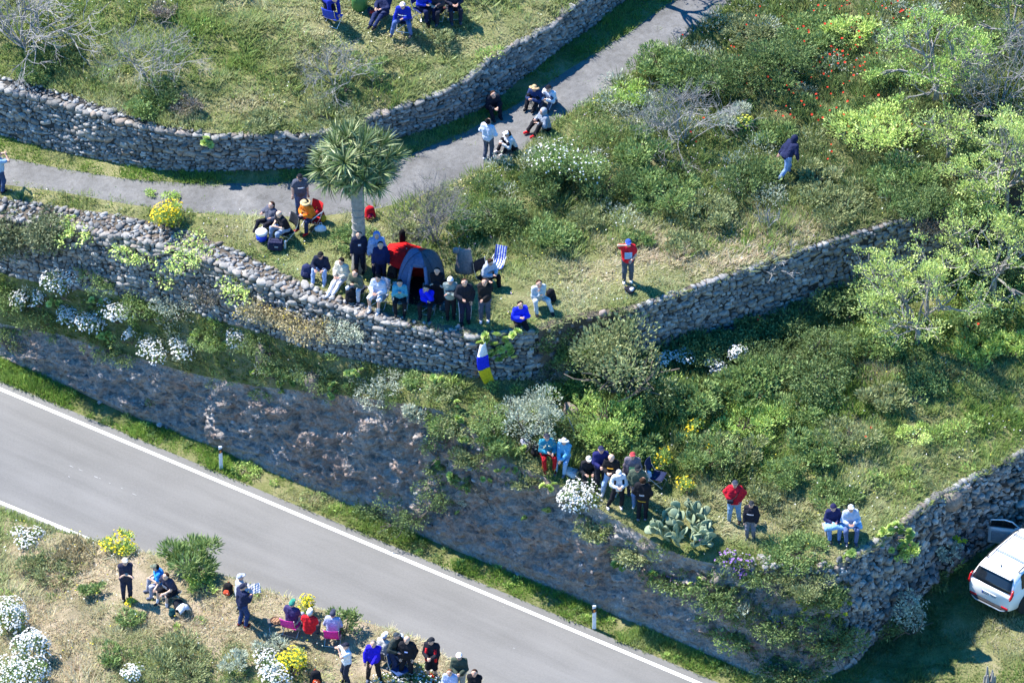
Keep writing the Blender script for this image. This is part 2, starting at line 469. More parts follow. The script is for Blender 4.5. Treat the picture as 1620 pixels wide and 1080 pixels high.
M_ASPH, M_CONC, M_ROCK = asphalt(), concrete(), rock()


def ground(name, vf, mat, label, cat, smooth=True):
    o = link(name, mesh_np(name, vf[0], vf[1], mat, smooth=smooth))
    return tag(o, label, cat, kind='structure')


# a wide base sheet under everything
gb = MB(); gb.sheet([[(-1500, y, -1.2 - .0 * y) for y in (-1500, 1500)], [(1500, y, -1.2) for y in (-1500, 1500)]])
tag(gb.build('ground', M_SOIL), 'wide grassy ground spreading out under the slope', 'ground', kind='structure')

ground('bank', strip('bank', 'front', 'bank_lip', 36, .2, .8, seed=1), M_DRY, 'dry grassy roadside bank where people stand below the asphalt road', 'bank')
ground('bank_edge', strip('bank_edge', 'bank_lip', 'road_near', 5), M_DRY, 'short slope of the bank down to the road', 'bank')
ground('road', strip('road', 'road_near', 'road_far', 6), M_ASPH, 'smooth grey asphalt road crossing the lower left', 'road')
ground('verge', strip('verge', 'road_far', 'foot', 26, .05, .8, seed=2), M_SOIL, 'grassy verge along the foot of the rock cut, widening to the parked car', 'verge')
_cl = strip('cliff', 'foot', 'cliff_top', 84, .40, .9, True, seed=3)
ground('rock_face', sub(_cl, hi=1340), M_ROCK, 'bare purple-brown rock cut above the asphalt road', 'rock face', smooth=False)
ground('terrace', strip('terrace', 'cliff_top', 'wall_base', 44, .30, .8, seed=4), M_SOIL, 'overgrown lower terrace between the rock cut and the middle wall', 'terrace')
_wm = strip('wall_mid', 'wall_base', 'wall_top', 14, .09, 1.0, True, seed=5)
ground('earth_step', sub(_wm, 846, 1002), M_EARTH, 'bare earth step between the two middle stone walls', 'bank', smooth=False)
strip('wall_crest', 'wall_top', 'wall_back', 4)
ground('upper_terrace', strip('upper_terrace', 'wall_back', 'lane_near', 44, .26, .8, seed=6), M_SOIL, 'grassy middle terrace with the tent, below the lane', 'terrace')
ground('lane', strip('lane', 'lane_near', 'lane_far', 8, .02, .5, seed=7), M_CONC, 'narrow worn grey lane curving up between the terraces', 'lane')
ground('lane_verge', strip('lane_verge', 'lane_far', 'upper_base', 8, .05, 1.0, seed=8), M_SOIL, 'grass strip between the lane and the upper stone wall', 'verge')
_wu = strip('wall_up', 'upper_base', 'upper_top', 10, .05, 1.0, True, seed=9)
strip('upper_crest', 'upper_top', 'upper_back', 3)
ground('field', strip('field', 'upper_back', 'far', 40, .26, .7, seed=10), M_SOIL, 'sloping green field above the upper stone wall', 'field')

_BV = BVHTree.FromPolygons([tuple(p) for p in np.concatenate(_bv)], [tuple(int(i) for i in q) for q in np.concatenate(_bf)])


def hit(px, py):
    """the ground point seen at a pixel of the photograph"""
    d = ray(px, py)
    p, n, i, t = _BV.ray_cast(Vector(CAM), Vector(d).normalized())
    if p is None:
        p = Vector(at(px, py, 5.0))
    return np.array(p)


def ground_z(x, y, z0=40):
    p, n, i, t = _BV.ray_cast(Vector((x, y, z0)), Vector((0, 0, -1)))
    return p.z if p else 0.0


# painted edge lines and worn marks on the road
M_PAINT, _nt, _b = nodes('road_paint')                            # thermoplastic line, chipped here and there
_n1 = noise_node(_nt, 16, 6, .75)
_nt.links.new(ramp(_nt, _n1.outputs['Fac'], [(.33, (.17, .167, .163)), (.39, (.50, .50, .49)), (.5, (.66, .66, .645)), (.7, (.74, .74, .72))]), _b.inputs['Base Color'])
_b.inputs['Roughness'].default_value = .75


def paint(name, y0, x0, x1, w, label):
    xs = np.arange(x0, x1, 12.0)
    c = at(xs, y0[0] + y0[1] * xs, 0.004)
    d = np.gradient(c, axis=0); d /= np.linalg.norm(d, axis=1, keepdims=True)
    nrm = np.stack([-d[:, 1], d[:, 0], d[:, 2] * 0], 1)
    jit = 1 + .06 * vnoise(c, 3.0, 3)[:, None]
    v = np.concatenate([c - nrm * w / 2 * jit, c + nrm * w / 2 * jit])
    n = len(xs); i = np.arange(n - 1)
    o = link(name, mesh_np(name, v, np.stack([i, i + 1, i + 1 + n, i + n], 1), M_PAINT))
    return tag(o, label, 'road line', kind='structure')


paint('edge_line', (615, .4205), -290, 1900, .15, 'long white edge line beside the rock cut')
paint('edge_line', (794, .413), -290, 1900, .15, 'white edge line on the near side of the road')
pm = MB()
for (x, y, dx, w) in ((110, 736, 6, .035), (125, 742, 6, .03), (149, 753, 6, .04), (157, 756, 3, .03), (172, 763, 3, .03), (191, 771, 4, .03), (209, 780, 7, .03), (108, 753, 3, .035), (812, 1024, 3, .03), (795, 958, 3, .025)):
    a, b_ = at(x, y, .006), at(x + dx, y + dx * .42, .006)
    d = Vector(b_ - a).normalized(); s_ = Vector((-d.y, d.x, 0)) * w / 2
    a, b_ = Vector(a), Vector(b_)
    pm.add([a - s_, b_ - s_ * .6, b_ + s_ * .7, a + s_], [(0, 1, 2, 3)])
tag(pm.build('worn_road_marks', plain('worn_paint', (.27, .27, .27), .8, var=.3, scale=8)), 'faint worn white marks along the middle of the road', 'road marks', kind='structure')
# ------------------------------------------------------------ dry-stone walls: every stone its own piece
def stone_mesh(seed, mat):
    rg = np.random.default_rng(seed)
    pts = []; idx = {}
    for i in range(3):
        for j in range(3):
            for k in range(3):
                if (i, j, k) != (1, 1, 1):
                    p = np.array([i - 1, j - 1, k - 1], float)
                    q = p / max(1e-6, np.linalg.norm(p)) * 0.46 + p * 0.54
                    idx[(i, j, k)] = len(pts); pts.append(q * 0.56)
    pts = np.array(pts); pts += rg.normal(0, .055, pts.shape)
    pts *= rg.uniform(.88, 1.1, 3)
    for _ in range(2):                                           # a couple of broken faces
        n = rg.normal(size=3); n /= np.linalg.norm(n)
        d = pts @ n; c = .38
        pts -= np.outer(np.clip(d - c, 0, 1) * .85, n)
    f = []
    for ax in range(3):
        for s in (0, 2):
            for a in range(2):
                for b in range(2):
                    q = []
                    for (u, v) in ((a, b), (a + 1, b), (a + 1, b + 1), (a, b + 1)):
                        t = [0, 0, 0]; t[ax] = s; t[(ax + 1) % 3] = u; t[(ax + 2) % 3] = v
                        q.append(idx[tuple(t)])
                    f.append(q if s == 2 else q[::-1])
    return pts, np.array(f)


def stone_mat():
    m, nt, b = nodes('basalt_stone')
    oi = nt.nodes.new('ShaderNodeObjectInfo')
    a = nt.nodes.new('ShaderNodeAttribute'); a.attribute_name = 'Col'
    n = noise_node(nt, 11, 6, 0.7); n2 = noise_node(nt, 0.5, 3, 0.5)
    c0 = ramp(nt, oi.outputs['Random'], [(0.0, (.13, .127, .122)), (0.3, (.19, .183, .174)), (0.55, (.245, .236, .222)), (0.8, (.30, .288, .27)), (0.93, (.24, .19, .155)), (1.0, (.38, .365, .34))])
    c = mixc(nt, a.outputs['Alpha'], c0, a.outputs['Color'])
    k = ramp(nt, n.outputs['Fac'], [(0.3, (.58, .58, .60)), (0.5, (1.0, 1.0, 1.01)), (0.7, (1.42, 1.41, 1.39))])
    nt.links.new(mixc(nt, 1.0, c, k, 'MULTIPLY'), b.inputs['Base Color'])
    b.inputs['Roughness'].default_value = 0.92; b.inputs['Specular IOR Level'].default_value = 0.15
    bump(nt, b, n.outputs['Fac'], 0.7, 0.03)
    return m


M_STONE = stone_mat()
_SV = [stone_mesh(40 + i, None) for i in range(14)]
def small_stone(seed):
    """fewer faces for the mass of lesser stones: eight corners and six bulged sides"""
    rg = np.random.default_rng(seed)
    c = np.array([(x, y, z) for x in (-1, 1) for y in (-1, 1) for z in (-1, 1)], float) * .40
    m = np.array([(-1, 0, 0), (1, 0, 0), (0, -1, 0), (0, 1, 0), (0, 0, -1), (0, 0, 1)], float) * .53
    v = np.concatenate([c + rg.normal(0, .06, c.shape), m + rg.normal(0, .035, m.shape)]) * rg.uniform(.9, 1.1, 3)
    f = []
    for k, q in enumerate(((0, 1, 3, 2), (4, 6, 7, 5), (0, 4, 5, 1), (2, 3, 7, 6), (0, 2, 6, 4), (1, 5, 7, 3))):
        f += [(q[i], q[(i + 1) % 4], 8 + k) for i in range(4)]
    return v, np.array(f)


_SS = [small_stone(80 + i) for i in range(14)]
STONES = [mesh_np('stone', v, f, M_STONE, col=None) for v, f in _SV]
for me in STONES:                                                # alpha 0: the colour comes from the stone's own random
    ca = me.color_attributes.new('Col', 'FLOAT_COLOR', 'POINT'); ca.data.foreach_set('color', np.zeros(len(me.vertices) * 4, np.float32))
SHADES = np.array([(.125, .125, .125), (.18, .178, .175), (.235, .232, .228), (.2, .2, .195), (.28, .275, .27), (.21, .175, .15), (.16, .158, .155), (.33, .325, .315)])


def place_stones(root, lst, keep=300):
    """lst: (centre, 3x3 axes scaled). The largest become pieces, the rest one mass of stones"""
    lst = sorted(lst, key=lambda q: -q[2])
    for c, m, sz in lst[:keep]:
        o = link('stone', random.choice(STONES), root)
        o.matrix_local = Matrix.Translation(Vector(c)) @ Matrix(m.tolist()).to_4x4()
    rest = lst[keep:]
    if rest:
        V, F, Cc = [], [], []; off = 0
        for c, m, sz in rest:
            v, f = _SS[random.randrange(len(_SS))]
            V.append(v @ m.T + c); F.append(f + off); off += len(v)
            Cc.append(np.repeat(SHADES[random.randrange(len(SHADES))][None] * random.uniform(.85, 1.15), len(v), 0))
        o = link('smaller_stones', mesh_np('smaller_stones', np.concatenate(V), np.concatenate(F), M_STONE, col=np.concatenate(Cc)), root)
        o['kind'] = 'stuff'


def face_stones(g, lo, hi, hmin, hmax, asp=(1.0, 2.1), seed=0, out=0.05, depth=.30, skip=None, coursed=True):
    """stones laid in uneven rows over a wall sheet g[column][row]"""
    rg = random.Random(seed)
    cols = [i for i in range(len(PXS)) if lo <= PXS[i] < hi]
    a, b = cols[0], cols[-1]
    base = g[a:b + 1, 0]; top = g[a:b + 1, -1]
    seg = np.linalg.norm(np.diff((base + top) / 2, axis=0), axis=1); s = np.concatenate([[0], np.cumsum(seg)])
    L = s[-1]; nrow = g.shape[1] - 1
    hts = np.linalg.norm(top - base, axis=1)
    res = []
    t = 0.0; hmean = hts.mean(); hm = hts.max()
    row = 0
    while t < hm:
        rh = rg.uniform(hmin, hmax) * (1.35 if rg.random() < .18 else 1)
        u = rg.uniform(-.2, 0)
        while u < L:
            w = rh * rg.uniform(*asp) * (1.5 if rg.random() < .1 else 1)
            uc = u + w / 2
            if 0 < uc < L:
                i = np.interp(uc, s, np.arange(len(s))); i0 = int(min(i, len(s) - 2)); fr = i - i0
                H = hts[i0] * (1 - fr) + hts[i0 + 1] * fr
                tt = (t + rh / 2 + rg.uniform(-.035, .035)) * (H / hm if coursed else 1) / H * (1 if coursed else 1)
                if tt <= 1.02:
                    tv = min(max(tt, 0), 1) * nrow; j0 = int(min(tv, nrow - 1)); fj = tv - j0
                    def P(ii, jj): return g[a + ii, jj]
                    c = (P(i0, j0) * (1 - fr) + P(i0 + 1, j0) * fr) * (1 - fj) + (P(i0, j0 + 1) * (1 - fr) + P(i0 + 1, j0 + 1) * fr) * fj
                    du = P(i0 + 1, j0) - P(i0, j0); du /= np.linalg.norm(du)
                    dv = P(i0, nrow) - P(i0, 0); dv /= np.linalg.norm(dv)
                    n = np.cross(du, dv); n /= np.linalg.norm(n); dv = np.cross(n, du)
                    if skip is None or not skip(c):
                        hs = rh * (H / hm if coursed else 1)
                        ang = rg.gauss(0, .16); ca, sa = math.cos(ang), math.sin(ang)
                        ex = du * ca + dv * sa; ey = -du * sa + dv * ca
                        yaw = rg.gauss(0, .15); ex2 = ex * math.cos(yaw) + n * math.sin(yaw); n2 = n * math.cos(yaw) - ex * math.sin(yaw)
                        sw, sh, sd = w * rg.uniform(.92, 1.08), hs * rg.uniform(.9, 1.18), depth * rg.uniform(.8, 1.15)
                        fx = rg.choice((-1, 1)); fz = rg.choice((-1, 1))
                        m = np.stack([ex2 * sw * fx, ey * sh, n2 * sd * fz], 1)
                        if np.linalg.det(m) < 0:
                            m[:, 0] *= -1
                        res.append((c + n * (out - sd * .5 + rg.uniform(-.03, .045)) , m, sw * sh))
            u += w * .94
        t += rh * .91
        row += 1
    return res


def rubble(g, lo, hi, dens, smin, smax, seed=0, lift=0.0):
    """loose stones heaped on a sheet"""
    rg = random.Random(seed); res = []
    cols = [i for i in range(len(PXS) - 1) if lo <= PXS[i] < hi]
    nv = g.shape[1] - 1
    for i in cols:
        for j in range(nv):
            q = g[i, j], g[i + 1, j], g[i + 1, j + 1], g[i, j + 1]
            ar = np.linalg.norm(np.cross(q[1] - q[0], q[3] - q[0]))
            k = ar * dens; k = int(k) + (rg.random() < k % 1)
            for _ in range(k):
                fu, fv = rg.random(), rg.random()
                c = (q[0] * (1 - fu) + q[1] * fu) * (1 - fv) + (q[3] * (1 - fu) + q[2] * fu) * fv
                s_ = smin * (smax / smin) ** (rg.random() ** 1.3) * (1.4 if rg.random() < .04 else 1)
                e = np.array(Euler((rg.uniform(-.5, .5), rg.uniform(-.5, .5), rg.uniform(0, 6.28))).to_matrix())
                m = e * np.array([s_ * rg.uniform(.9, 1.8), s_ * rg.uniform(.7, 1.2), s_ * rg.uniform(.35, .8)])
                res.append((c + np.array([0, 0, lift + s_ * .12]), m, s_ * s_ * .8))
    return res


def wall_core(name, vf, label, extra=None):
    o = link(name, mesh_np('wall_fill', vf[0], vf[1], M_CORE))
    return tag(o, label, 'wall', kind='thing')


G = STRIPS
# upper wall, along the back of the lane
wU = wall_core('dry_stone_wall', sub(_wu, -300, 1330), 'long grey dry-stone wall along the back of the lane')
_cu = sub((G['upper_crest'].reshape(-1, 3), np.array([[i * 4 + j, (i + 1) * 4 + j, (i + 1) * 4 + j + 1, i * 4 + j + 1] for i in range(len(PXS) - 1) for j in range(3)])), -300, 1330)
link('crest', mesh_np('crest', _cu[0], _cu[1], M_CORE), wU)
place_stones(wU, face_stones(G['wall_up'], -40, 1060, .095, .175, (1.0, 2.0), 1) + rubble(G['upper_crest'], -40, 300, 48, .06, .18, 2) + rubble(G['upper_crest'], 300, 1080, 16, .09, .2, 3))
# middle wall under the tent
wM = wall_core('dry_stone_wall', sub(_wm, -300, 850), 'curving grey dry-stone wall below the tent and the crowd')
_cm = sub((G['wall_crest'].reshape(-1, 3), np.array([[i * 5 + j, (i + 1) * 5 + j, (i + 1) * 5 + j + 1, i * 5 + j + 1] for i in range(len(PXS) - 1) for j in range(4)])), -300, 850)
link('crest', mesh_np('crest', _cm[0], _cm[1], M_EARTH), wM)
place_stones(wM, face_stones(G['wall_mid'], -40, 852, .10, .19, (1.0, 1.9), 4) + rubble(G['wall_crest'], -40, 640, 58, .06, .19, 5) + rubble(G['wall_crest'], 640, 850, 16, .10, .2, 6))
# shaded wall to the right of the earth step
wS = wall_core('dry_stone_wall', sub(_wm, 998, 1920), 'shaded dry-stone wall right of the earth step, below the red-shirted person')
_cs = sub((G['wall_crest'].reshape(-1, 3), np.array([[i * 5 + j, (i + 1) * 5 + j, (i + 1) * 5 + j + 1, i * 5 + j + 1] for i in range(len(PXS) - 1) for j in range(4)])), 850, 1920)
link('crest', mesh_np('crest', _cs[0], _cs[1], M_EARTH), wS)
place_stones(wS, face_stones(G['wall_mid'], 1000, 1540, .09, .175, (1.0, 2.0), 7) + rubble(G['wall_crest'], 1010, 1120, 26, .05, .14, 8))
# lower wall by the car
wR = wall_core('dry_stone_wall', sub(_cl, 1334, 1920), 'tall rough dry-stone wall beside the parked white car')
place_stones(wR, face_stones(G['cliff'], 1340, 1690, .11, .21, (.9, 1.8), 9, depth=.30) + rubble(G['cliff'], 1345, 1690, 8, .10, .22, 10, .04))

_es = face_stones(G['wall_mid'], 848, 1000, .10, .24, (.9, 1.6), 12, out=.02, depth=.22, skip=lambda c: random.random() < .72)
V, F, C = [], [], []; k = 0
for c, m, z in _es + rubble(G['cliff'], -80, 1336, 1.3, .05, .17, 13):
    v, f = _SS[random.randrange(14)]; V.append(v @ m.T + c); F.append(f + k); k += len(v)
    C.append(np.repeat((np.array([(.15, .12, .11), (.22, .18, .16), (.2, .195, .2), (.26, .255, .26), (.12, .11, .11)])[random.randrange(5)] * 1.2)[None], len(v), 0))
tag(link('embedded_rocks', mesh_np('embedded_rocks', np.concatenate(V), np.concatenate(F), M_STONE, np.concatenate(C))), 'loose angular rocks sticking out of the rock cut', 'rocks', kind='stuff')
# ------------------------------------------------------------ vegetation
M_GRASS = attr_mat('grass_blades', .42, .65, .2)
M_LEAF = attr_mat('leaves', .28, .6, .25)
M_SUCC = attr_mat('succulent_leaf', .12, .5, .4)
M_PETAL = attr_mat('petals', .3, .7, .15)
M_TWIG = plain('pale_dead_wood', (.25, .24, .235), .9, var=.3, scale=6)
M_TWIGD = plain('dark_wood', (.13, .105, .085), .9, var=.3, scale=6)
M_TRUNK = plain('grey_bark', (.25, .235, .22), .9, var=.25, scale=7)
LUSH, YEL, STRAW, DARK, PALE = (np.array(c) for c in ((.19, .295, .06), (.35, .39, .16), (.61, .525, .365), (.085, .125, .05), (.50, .50, .31)))


def sample_strip(name, dens, mask=None, pxr=(-60, 1680), pyr=(-45, 1125)):
    """random points over a sheet, dens per square metre"""
    g = STRIPS[name]
    a, b, c, d = g[:-1, :-1], g[1:, :-1], g[1:, 1:], g[:-1, 1:]
    cen = (a + c) / 2
    X, Y = pix(cen)
    ar = np.linalg.norm(np.cross(b - a, d - a), axis=-1)
    ar = ar * ((X > pxr[0]) & (X < pxr[1]) & (Y > pyr[0]) & (Y < pyr[1]))
    if mask is not None:
        ar = ar * mask(cen, X, Y)
    tot = ar.sum(); n = int(tot * dens)
    if n < 1:
        return np.zeros((0, 3)), np.zeros(0), np.zeros(0)
    i = RNG.choice(ar.size, n, p=(ar / tot).ravel())
    u, v = RNG.random((2, n, 1))
    fl = lambda q: q.reshape(-1, 3)[i]
    p = (fl(a) * (1 - u) + fl(b) * u) * (1 - v) + (fl(d) * (1 - u) + fl(c) * u) * v
    X, Y = pix(p)
    return p, X, Y


def blob(X, Y, items):
    """soft patches given as (column, row, radius across, radius down, strength)"""
    o = np.zeros_like(X)
    for x, y, rx, ry, s in items:
        o = np.maximum(o, s * np.exp(-(((X - x) / rx) ** 2 + ((Y - y) / ry) ** 2)))
    return o


def blades(p, h, col, n, spread, lean, width, tipfade=1.25, seed=0):
    """tufts of blades; p (N,3) roots, h (N) heights, col (N,3)"""
    rg = np.random.default_rng(seed)
    N = len(p); M = N * n
    P = np.repeat(p, n, 0); H = np.repeat(h, n) * rg.uniform(.55, 1.15, M); C = np.repeat(col, n, 0)
    th = rg.uniform(0, 2 * np.pi, M); r = np.sqrt(rg.random(M)) * np.repeat(spread * np.ones(N), n)
    out = np.stack([np.cos(th), np.sin(th), np.zeros(M)], 1)
    base = P + out * r[:, None]; base[:, 2] -= .03
    ln = np.repeat(lean * np.ones(N), n) * rg.uniform(.3, 1.3, M)
    wind = np.repeat(np.stack([vnoise(p, .35, 5), vnoise(p, .35, 9), np.zeros(N)], 1) * .45, n, 0)
    tip = base + (out * ln[:, None] + wind * ln[:, None]) * H[:, None]
    tip[:, 2] += H / np.sqrt(1 + ln ** 2 * .6)
    ph = th + rg.uniform(-.9, .9, M) + np.pi / 2
    w = np.stack([np.cos(ph), np.sin(ph), np.zeros(M)], 1) * (np.repeat(width * np.ones(N), n) * rg.uniform(.7, 1.3, M))[:, None] / 2
    V = np.stack([base - w, base + w, tip], 1).reshape(-1, 3)
    C = C * rg.uniform(.78, 1.22, (M, 1)) * (1 + rg.normal(0, .05, (M, 3)))
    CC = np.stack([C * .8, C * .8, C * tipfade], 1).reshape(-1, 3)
    return V, np.arange(M * 3).reshape(-1, 3), np.clip(CC, 0.004, .95)


def meadow(name, specs, label, cat='grass'):
    """several passes of tufts joined into one mass of grass"""
    V, F, C = [], [], []; o = 0
    for v, f, c in specs:
        if len(v):
            V.append(v); F.append(f + o); C.append(c); o += len(v)
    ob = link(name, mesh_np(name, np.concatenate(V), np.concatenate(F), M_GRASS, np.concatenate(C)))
    return tag(ob, label, cat, kind='stuff')


def lerp(a, b, t):
    t = np.clip(t, 0, 1)[:, None]
    return a * (1 - t) + b * t


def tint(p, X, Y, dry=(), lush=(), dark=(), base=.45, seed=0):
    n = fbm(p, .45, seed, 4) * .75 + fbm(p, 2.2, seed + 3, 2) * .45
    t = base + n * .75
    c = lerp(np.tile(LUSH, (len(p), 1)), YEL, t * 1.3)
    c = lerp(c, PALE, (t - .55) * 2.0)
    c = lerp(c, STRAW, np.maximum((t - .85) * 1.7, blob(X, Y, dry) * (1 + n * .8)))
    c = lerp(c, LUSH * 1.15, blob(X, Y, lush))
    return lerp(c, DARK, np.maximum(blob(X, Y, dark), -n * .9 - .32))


PTS = {}
# trodden ground: where people sit the grass is short and flat
TROD = [(520, 420, 90, 40, 1), (680, 470, 130, 45, 1), (840, 470, 70, 35, 1), (990, 440, 60, 30, 1), (450, 350, 80, 26, 1), (985, 790, 60, 40, 1), (1170, 830, 45, 30, 1), (1340, 840, 50, 30, 1),
        (620, 40, 150, 45, 1), (240, 930, 90, 40, 1), (480, 990, 110, 45, .9), (640, 1050, 140, 50, 1), (870, 730, 40, 20, 1)]


def tall_pass(strip_, dens, seed, mask=None, **kw):
    """scattered taller tussocks"""
    return meadow_pass(strip_, dens, 18, .50, .17, .75, .042, seed, mask, **kw)


def meadow_pass(strip_, dens, n, h, spread, lean, width, seed, mask=None, short=True, **kw):
    p, X, Y = sample_strip(strip_, dens, mask)
    if not len(p):
        return blades(np.zeros((0, 3)), np.zeros(0), np.zeros((0, 3)), 1, 0, 0, 0)
    cl = np.clip(.62 + fbm(p, 1.1, seed, 3) * .8, .2, 1.5)
    tr = blob(X, Y, TROD) if short else np.zeros(len(p))
    hh = h * cl * (1 - .62 * tr)
    c = tint(p, X, Y, seed=seed, **kw)
    c = lerp(c, PALE * 1.0, tr * .55)
    c = lerp(c, STRAW, blob(X, Y, kw.get('dry', ())) * .85)
    return blades(p, hh, c, n, spread, lean * (1 + tr * 1.2), width, seed=seed)


not_lane = lambda c, X, Y: 1.0
meadow('field_grass', [meadow_pass('field', 90, 9, .30, .12, .75, .038, 21, base=.55, dry=[(640, 60, 60, 30, .6), (600, 130, 20, 60, .5), (380, 170, 60, 20, .5), (480, 60, 60, 40, .35), (860, 40, 50, 30, .3)], lush=[(180, 60, 120, 60, .5), (60, 120, 60, 30, .6), (720, 110, 70, 50, .3)], dark=[(240, 145, 50, 18, .5), (110, 95, 40, 20, .5), (500, 185, 60, 12, .4)]), tall_pass('field', 5, 41, base=.5)],
       'tall pale green grass on the field above the upper wall')
meadow('lane_verge_grass', [meadow_pass('lane_verge', 120, 9, .20, .10, .7, .035, 22, base=.22, mask=lambda c, X, Y: (X < 1120) * 1.0, lush=[(300, 280, 300, 30, .8)])],
       'lush short grass strip along the foot of the upper wall')
_ln = {k: np.array(LINES[k], float) for k in ('lane_near', 'lane_far')}
_lm = lambda c, X, Y: ((Y > np.interp(X, _ln['lane_near'][:, 0], _ln['lane_near'][:, 1]) - 7 - 5 * vnoise(c, 1.3, 4)) | (Y < np.interp(X, _ln['lane_far'][:, 0], _ln['lane_far'][:, 1]) + 5 + 5 * vnoise(c, 1.3, 8))) * 1.0
meadow('lane_edge_grass', [meadow_pass('lane', 34, 8, .13, .08, .9, .034, 40, _lm, base=.5), meadow_pass('lane', .5, 9, .12, .1, .9, .034, 44, base=.5)], 'sparse grass creeping over the edges of the lane')
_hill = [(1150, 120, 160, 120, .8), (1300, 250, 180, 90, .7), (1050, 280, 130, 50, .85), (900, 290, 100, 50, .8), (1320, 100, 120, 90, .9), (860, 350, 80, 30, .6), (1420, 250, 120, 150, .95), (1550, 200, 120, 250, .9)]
meadow('terrace_grass', [meadow_pass('upper_terrace', 72, 9, .27, .12, .8, .038, 23, base=.52, dry=[(1160, 405, 140, 42, 1.3), (1060, 400, 100, 36, 1.0), (960, 430, 70, 26, .7), (1250, 350, 80, 34, .9), (620, 355, 60, 20, .5), (700, 350, 40, 20, .4), (330, 372, 80, 20, .5), (930, 425, 60, 20, .4)], lush=[(1150, 60, 60, 60, .6), (960, 170, 60, 30, .5), (420, 350, 60, 20, .2)], dark=_hill),
                         meadow_pass('upper_terrace', 17, 13, .52, .16, .6, .04, 24, base=.36, mask=lambda c, X, Y: ((X > 720) & (Y < 400) & (Y < 560 - X * .13)) * 1.0, dark=_hill),
                         meadow_pass('wall_crest', 75, 8, .26, .1, 1.2, .036, 25, base=.55, mask=lambda c, X, Y: (X > 640) * 1.0), tall_pass('upper_terrace', 4, 42, lambda c, X, Y: (1 - np.clip(blob(X, Y, TROD) * 1.5, 0, 1)), base=.5, dry=[(1160, 405, 140, 42, 1.2), (1060, 400, 100, 36, .9)])],
       'pale tufted grass covering the middle terrace')
_low = [(1150, 560, 200, 60, .98), (960, 620, 80, 60, .4), (1350, 560, 60, 60, .6), (880, 640, 90, 50, .5)]  # dark grass patches; the widest paints in the shade below the right-hand middle wall
meadow('lower_terrace_grass', [meadow_pass('terrace', 80, 10, .30, .12, .75, .038, 26, base=.42, mask=lambda c, X, Y: (X > 690) * 1.0, dry=[(1420, 585, 70, 16, .8), (1340, 700, 30, 40, .4), (1250, 800, 90, 18, .35), (930, 810, 50, 20, .4), (1200, 830, 60, 18, .4)], lush=[(1500, 520, 120, 60, .8), (1250, 640, 120, 40, .5), (1000, 660, 80, 40, .5), (1150, 690, 60, 30, .4)], dark=_low),
                               meadow_pass('terrace', 20, 13, .58, .15, .55, .04, 27, base=.34, mask=lambda c, X, Y: ((X > 860) & (Y < 760) & (X < 1420)) * 1.0, lush=[(1200, 650, 200, 60, .7)], dark=_low, short=False),
                               meadow_pass('terrace', 50, 9, .28, .14, .9, .038, 28, base=.34, mask=lambda c, X, Y: (X <= 690) * 1.0, dark=[(100, 480, 200, 60, .5), (450, 590, 120, 30, .6)], short=False)],
       'tufted green grass covering the lower terrace and the ledge')
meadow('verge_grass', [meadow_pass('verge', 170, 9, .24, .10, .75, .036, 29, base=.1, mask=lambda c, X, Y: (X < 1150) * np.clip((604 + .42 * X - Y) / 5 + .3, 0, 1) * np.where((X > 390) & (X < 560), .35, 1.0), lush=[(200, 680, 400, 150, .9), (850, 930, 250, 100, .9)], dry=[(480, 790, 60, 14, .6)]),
                       meadow_pass('verge', 70, 9, .24, .12, .85, .038, 30, base=.33, mask=lambda c, X, Y: (X >= 1150) * (1 - .75 * blob(X, Y, [(1530, 985, 40, 30, 1), (1480, 1040, 40, 30, 1), (1560, 1045, 40, 20, .8)])), dark=[(1430, 1010, 140, 110, .95)], dry=[(1590, 1010, 50, 30, .6)], short=False)],  # dark patch deepens the lower wall's shade beside the car, in the grass colour
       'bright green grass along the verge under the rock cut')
_bk = dict(dry=[(150, 905, 130, 46, 1.0), (330, 980, 150, 46, .95), (80, 1000, 110, 70, .8), (120, 1060, 60, 50, .8), (480, 1010, 110, 35, .6), (640, 1040, 120, 45, .85), (560, 960, 60, 20, .5), (420, 950, 60, 20, .5)], lush=[(20, 830, 60, 25, .6), (300, 1040, 90, 30, .5), (420, 1060, 90, 30, .45), (230, 1020, 80, 30, .4)])
meadow('bank_grass', [tall_pass('bank', 5, 43, lambda c, X, Y: (1 - np.clip(blob(X, Y, TROD) * 1.5, 0, 1)), base=.62, **_bk), meadow_pass('bank', 95, 9, .24, .12, .95, .036, 31, base=.6, **_bk),
                      meadow_pass('bank_edge', 70, 9, .26, .10, .7, .036, 32, base=.6, mask=lambda c, X, Y: (X < 800) * 1.0, dry=[(400, 930, 300, 60, .6)])],
       'dry straw and green grass over the roadside bank')


# ------------------------------------------------------------ leaves, twigs, flowers
def leaf_quads(p, d, length, width, col, rg):
    """pointed four-cornered leaves growing from p along d"""
    N = len(p)
    d = d / (np.linalg.norm(d, axis=1, keepdims=True) + 1e-9)
    r = rg.normal(size=(N, 3)); s = np.cross(d, r); s /= np.linalg.norm(s, axis=1, keepdims=True) + 1e-9
    L = (length * rg.uniform(.7, 1.3, N))[:, None]; W = (width * rg.uniform(.7, 1.3, N))[:, None] / 2
    V = np.stack([p, p + d * L * .5 + s * W, p + d * L, p + d * L * .5 - s * W], 1).reshape(-1, 3)
    C = np.clip(col * rg.uniform(.6, 1.5, (N, 1)), .004, .95)
    return V, np.arange(N * 4).reshape(-1, 4), np.repeat(C, 4, 0)


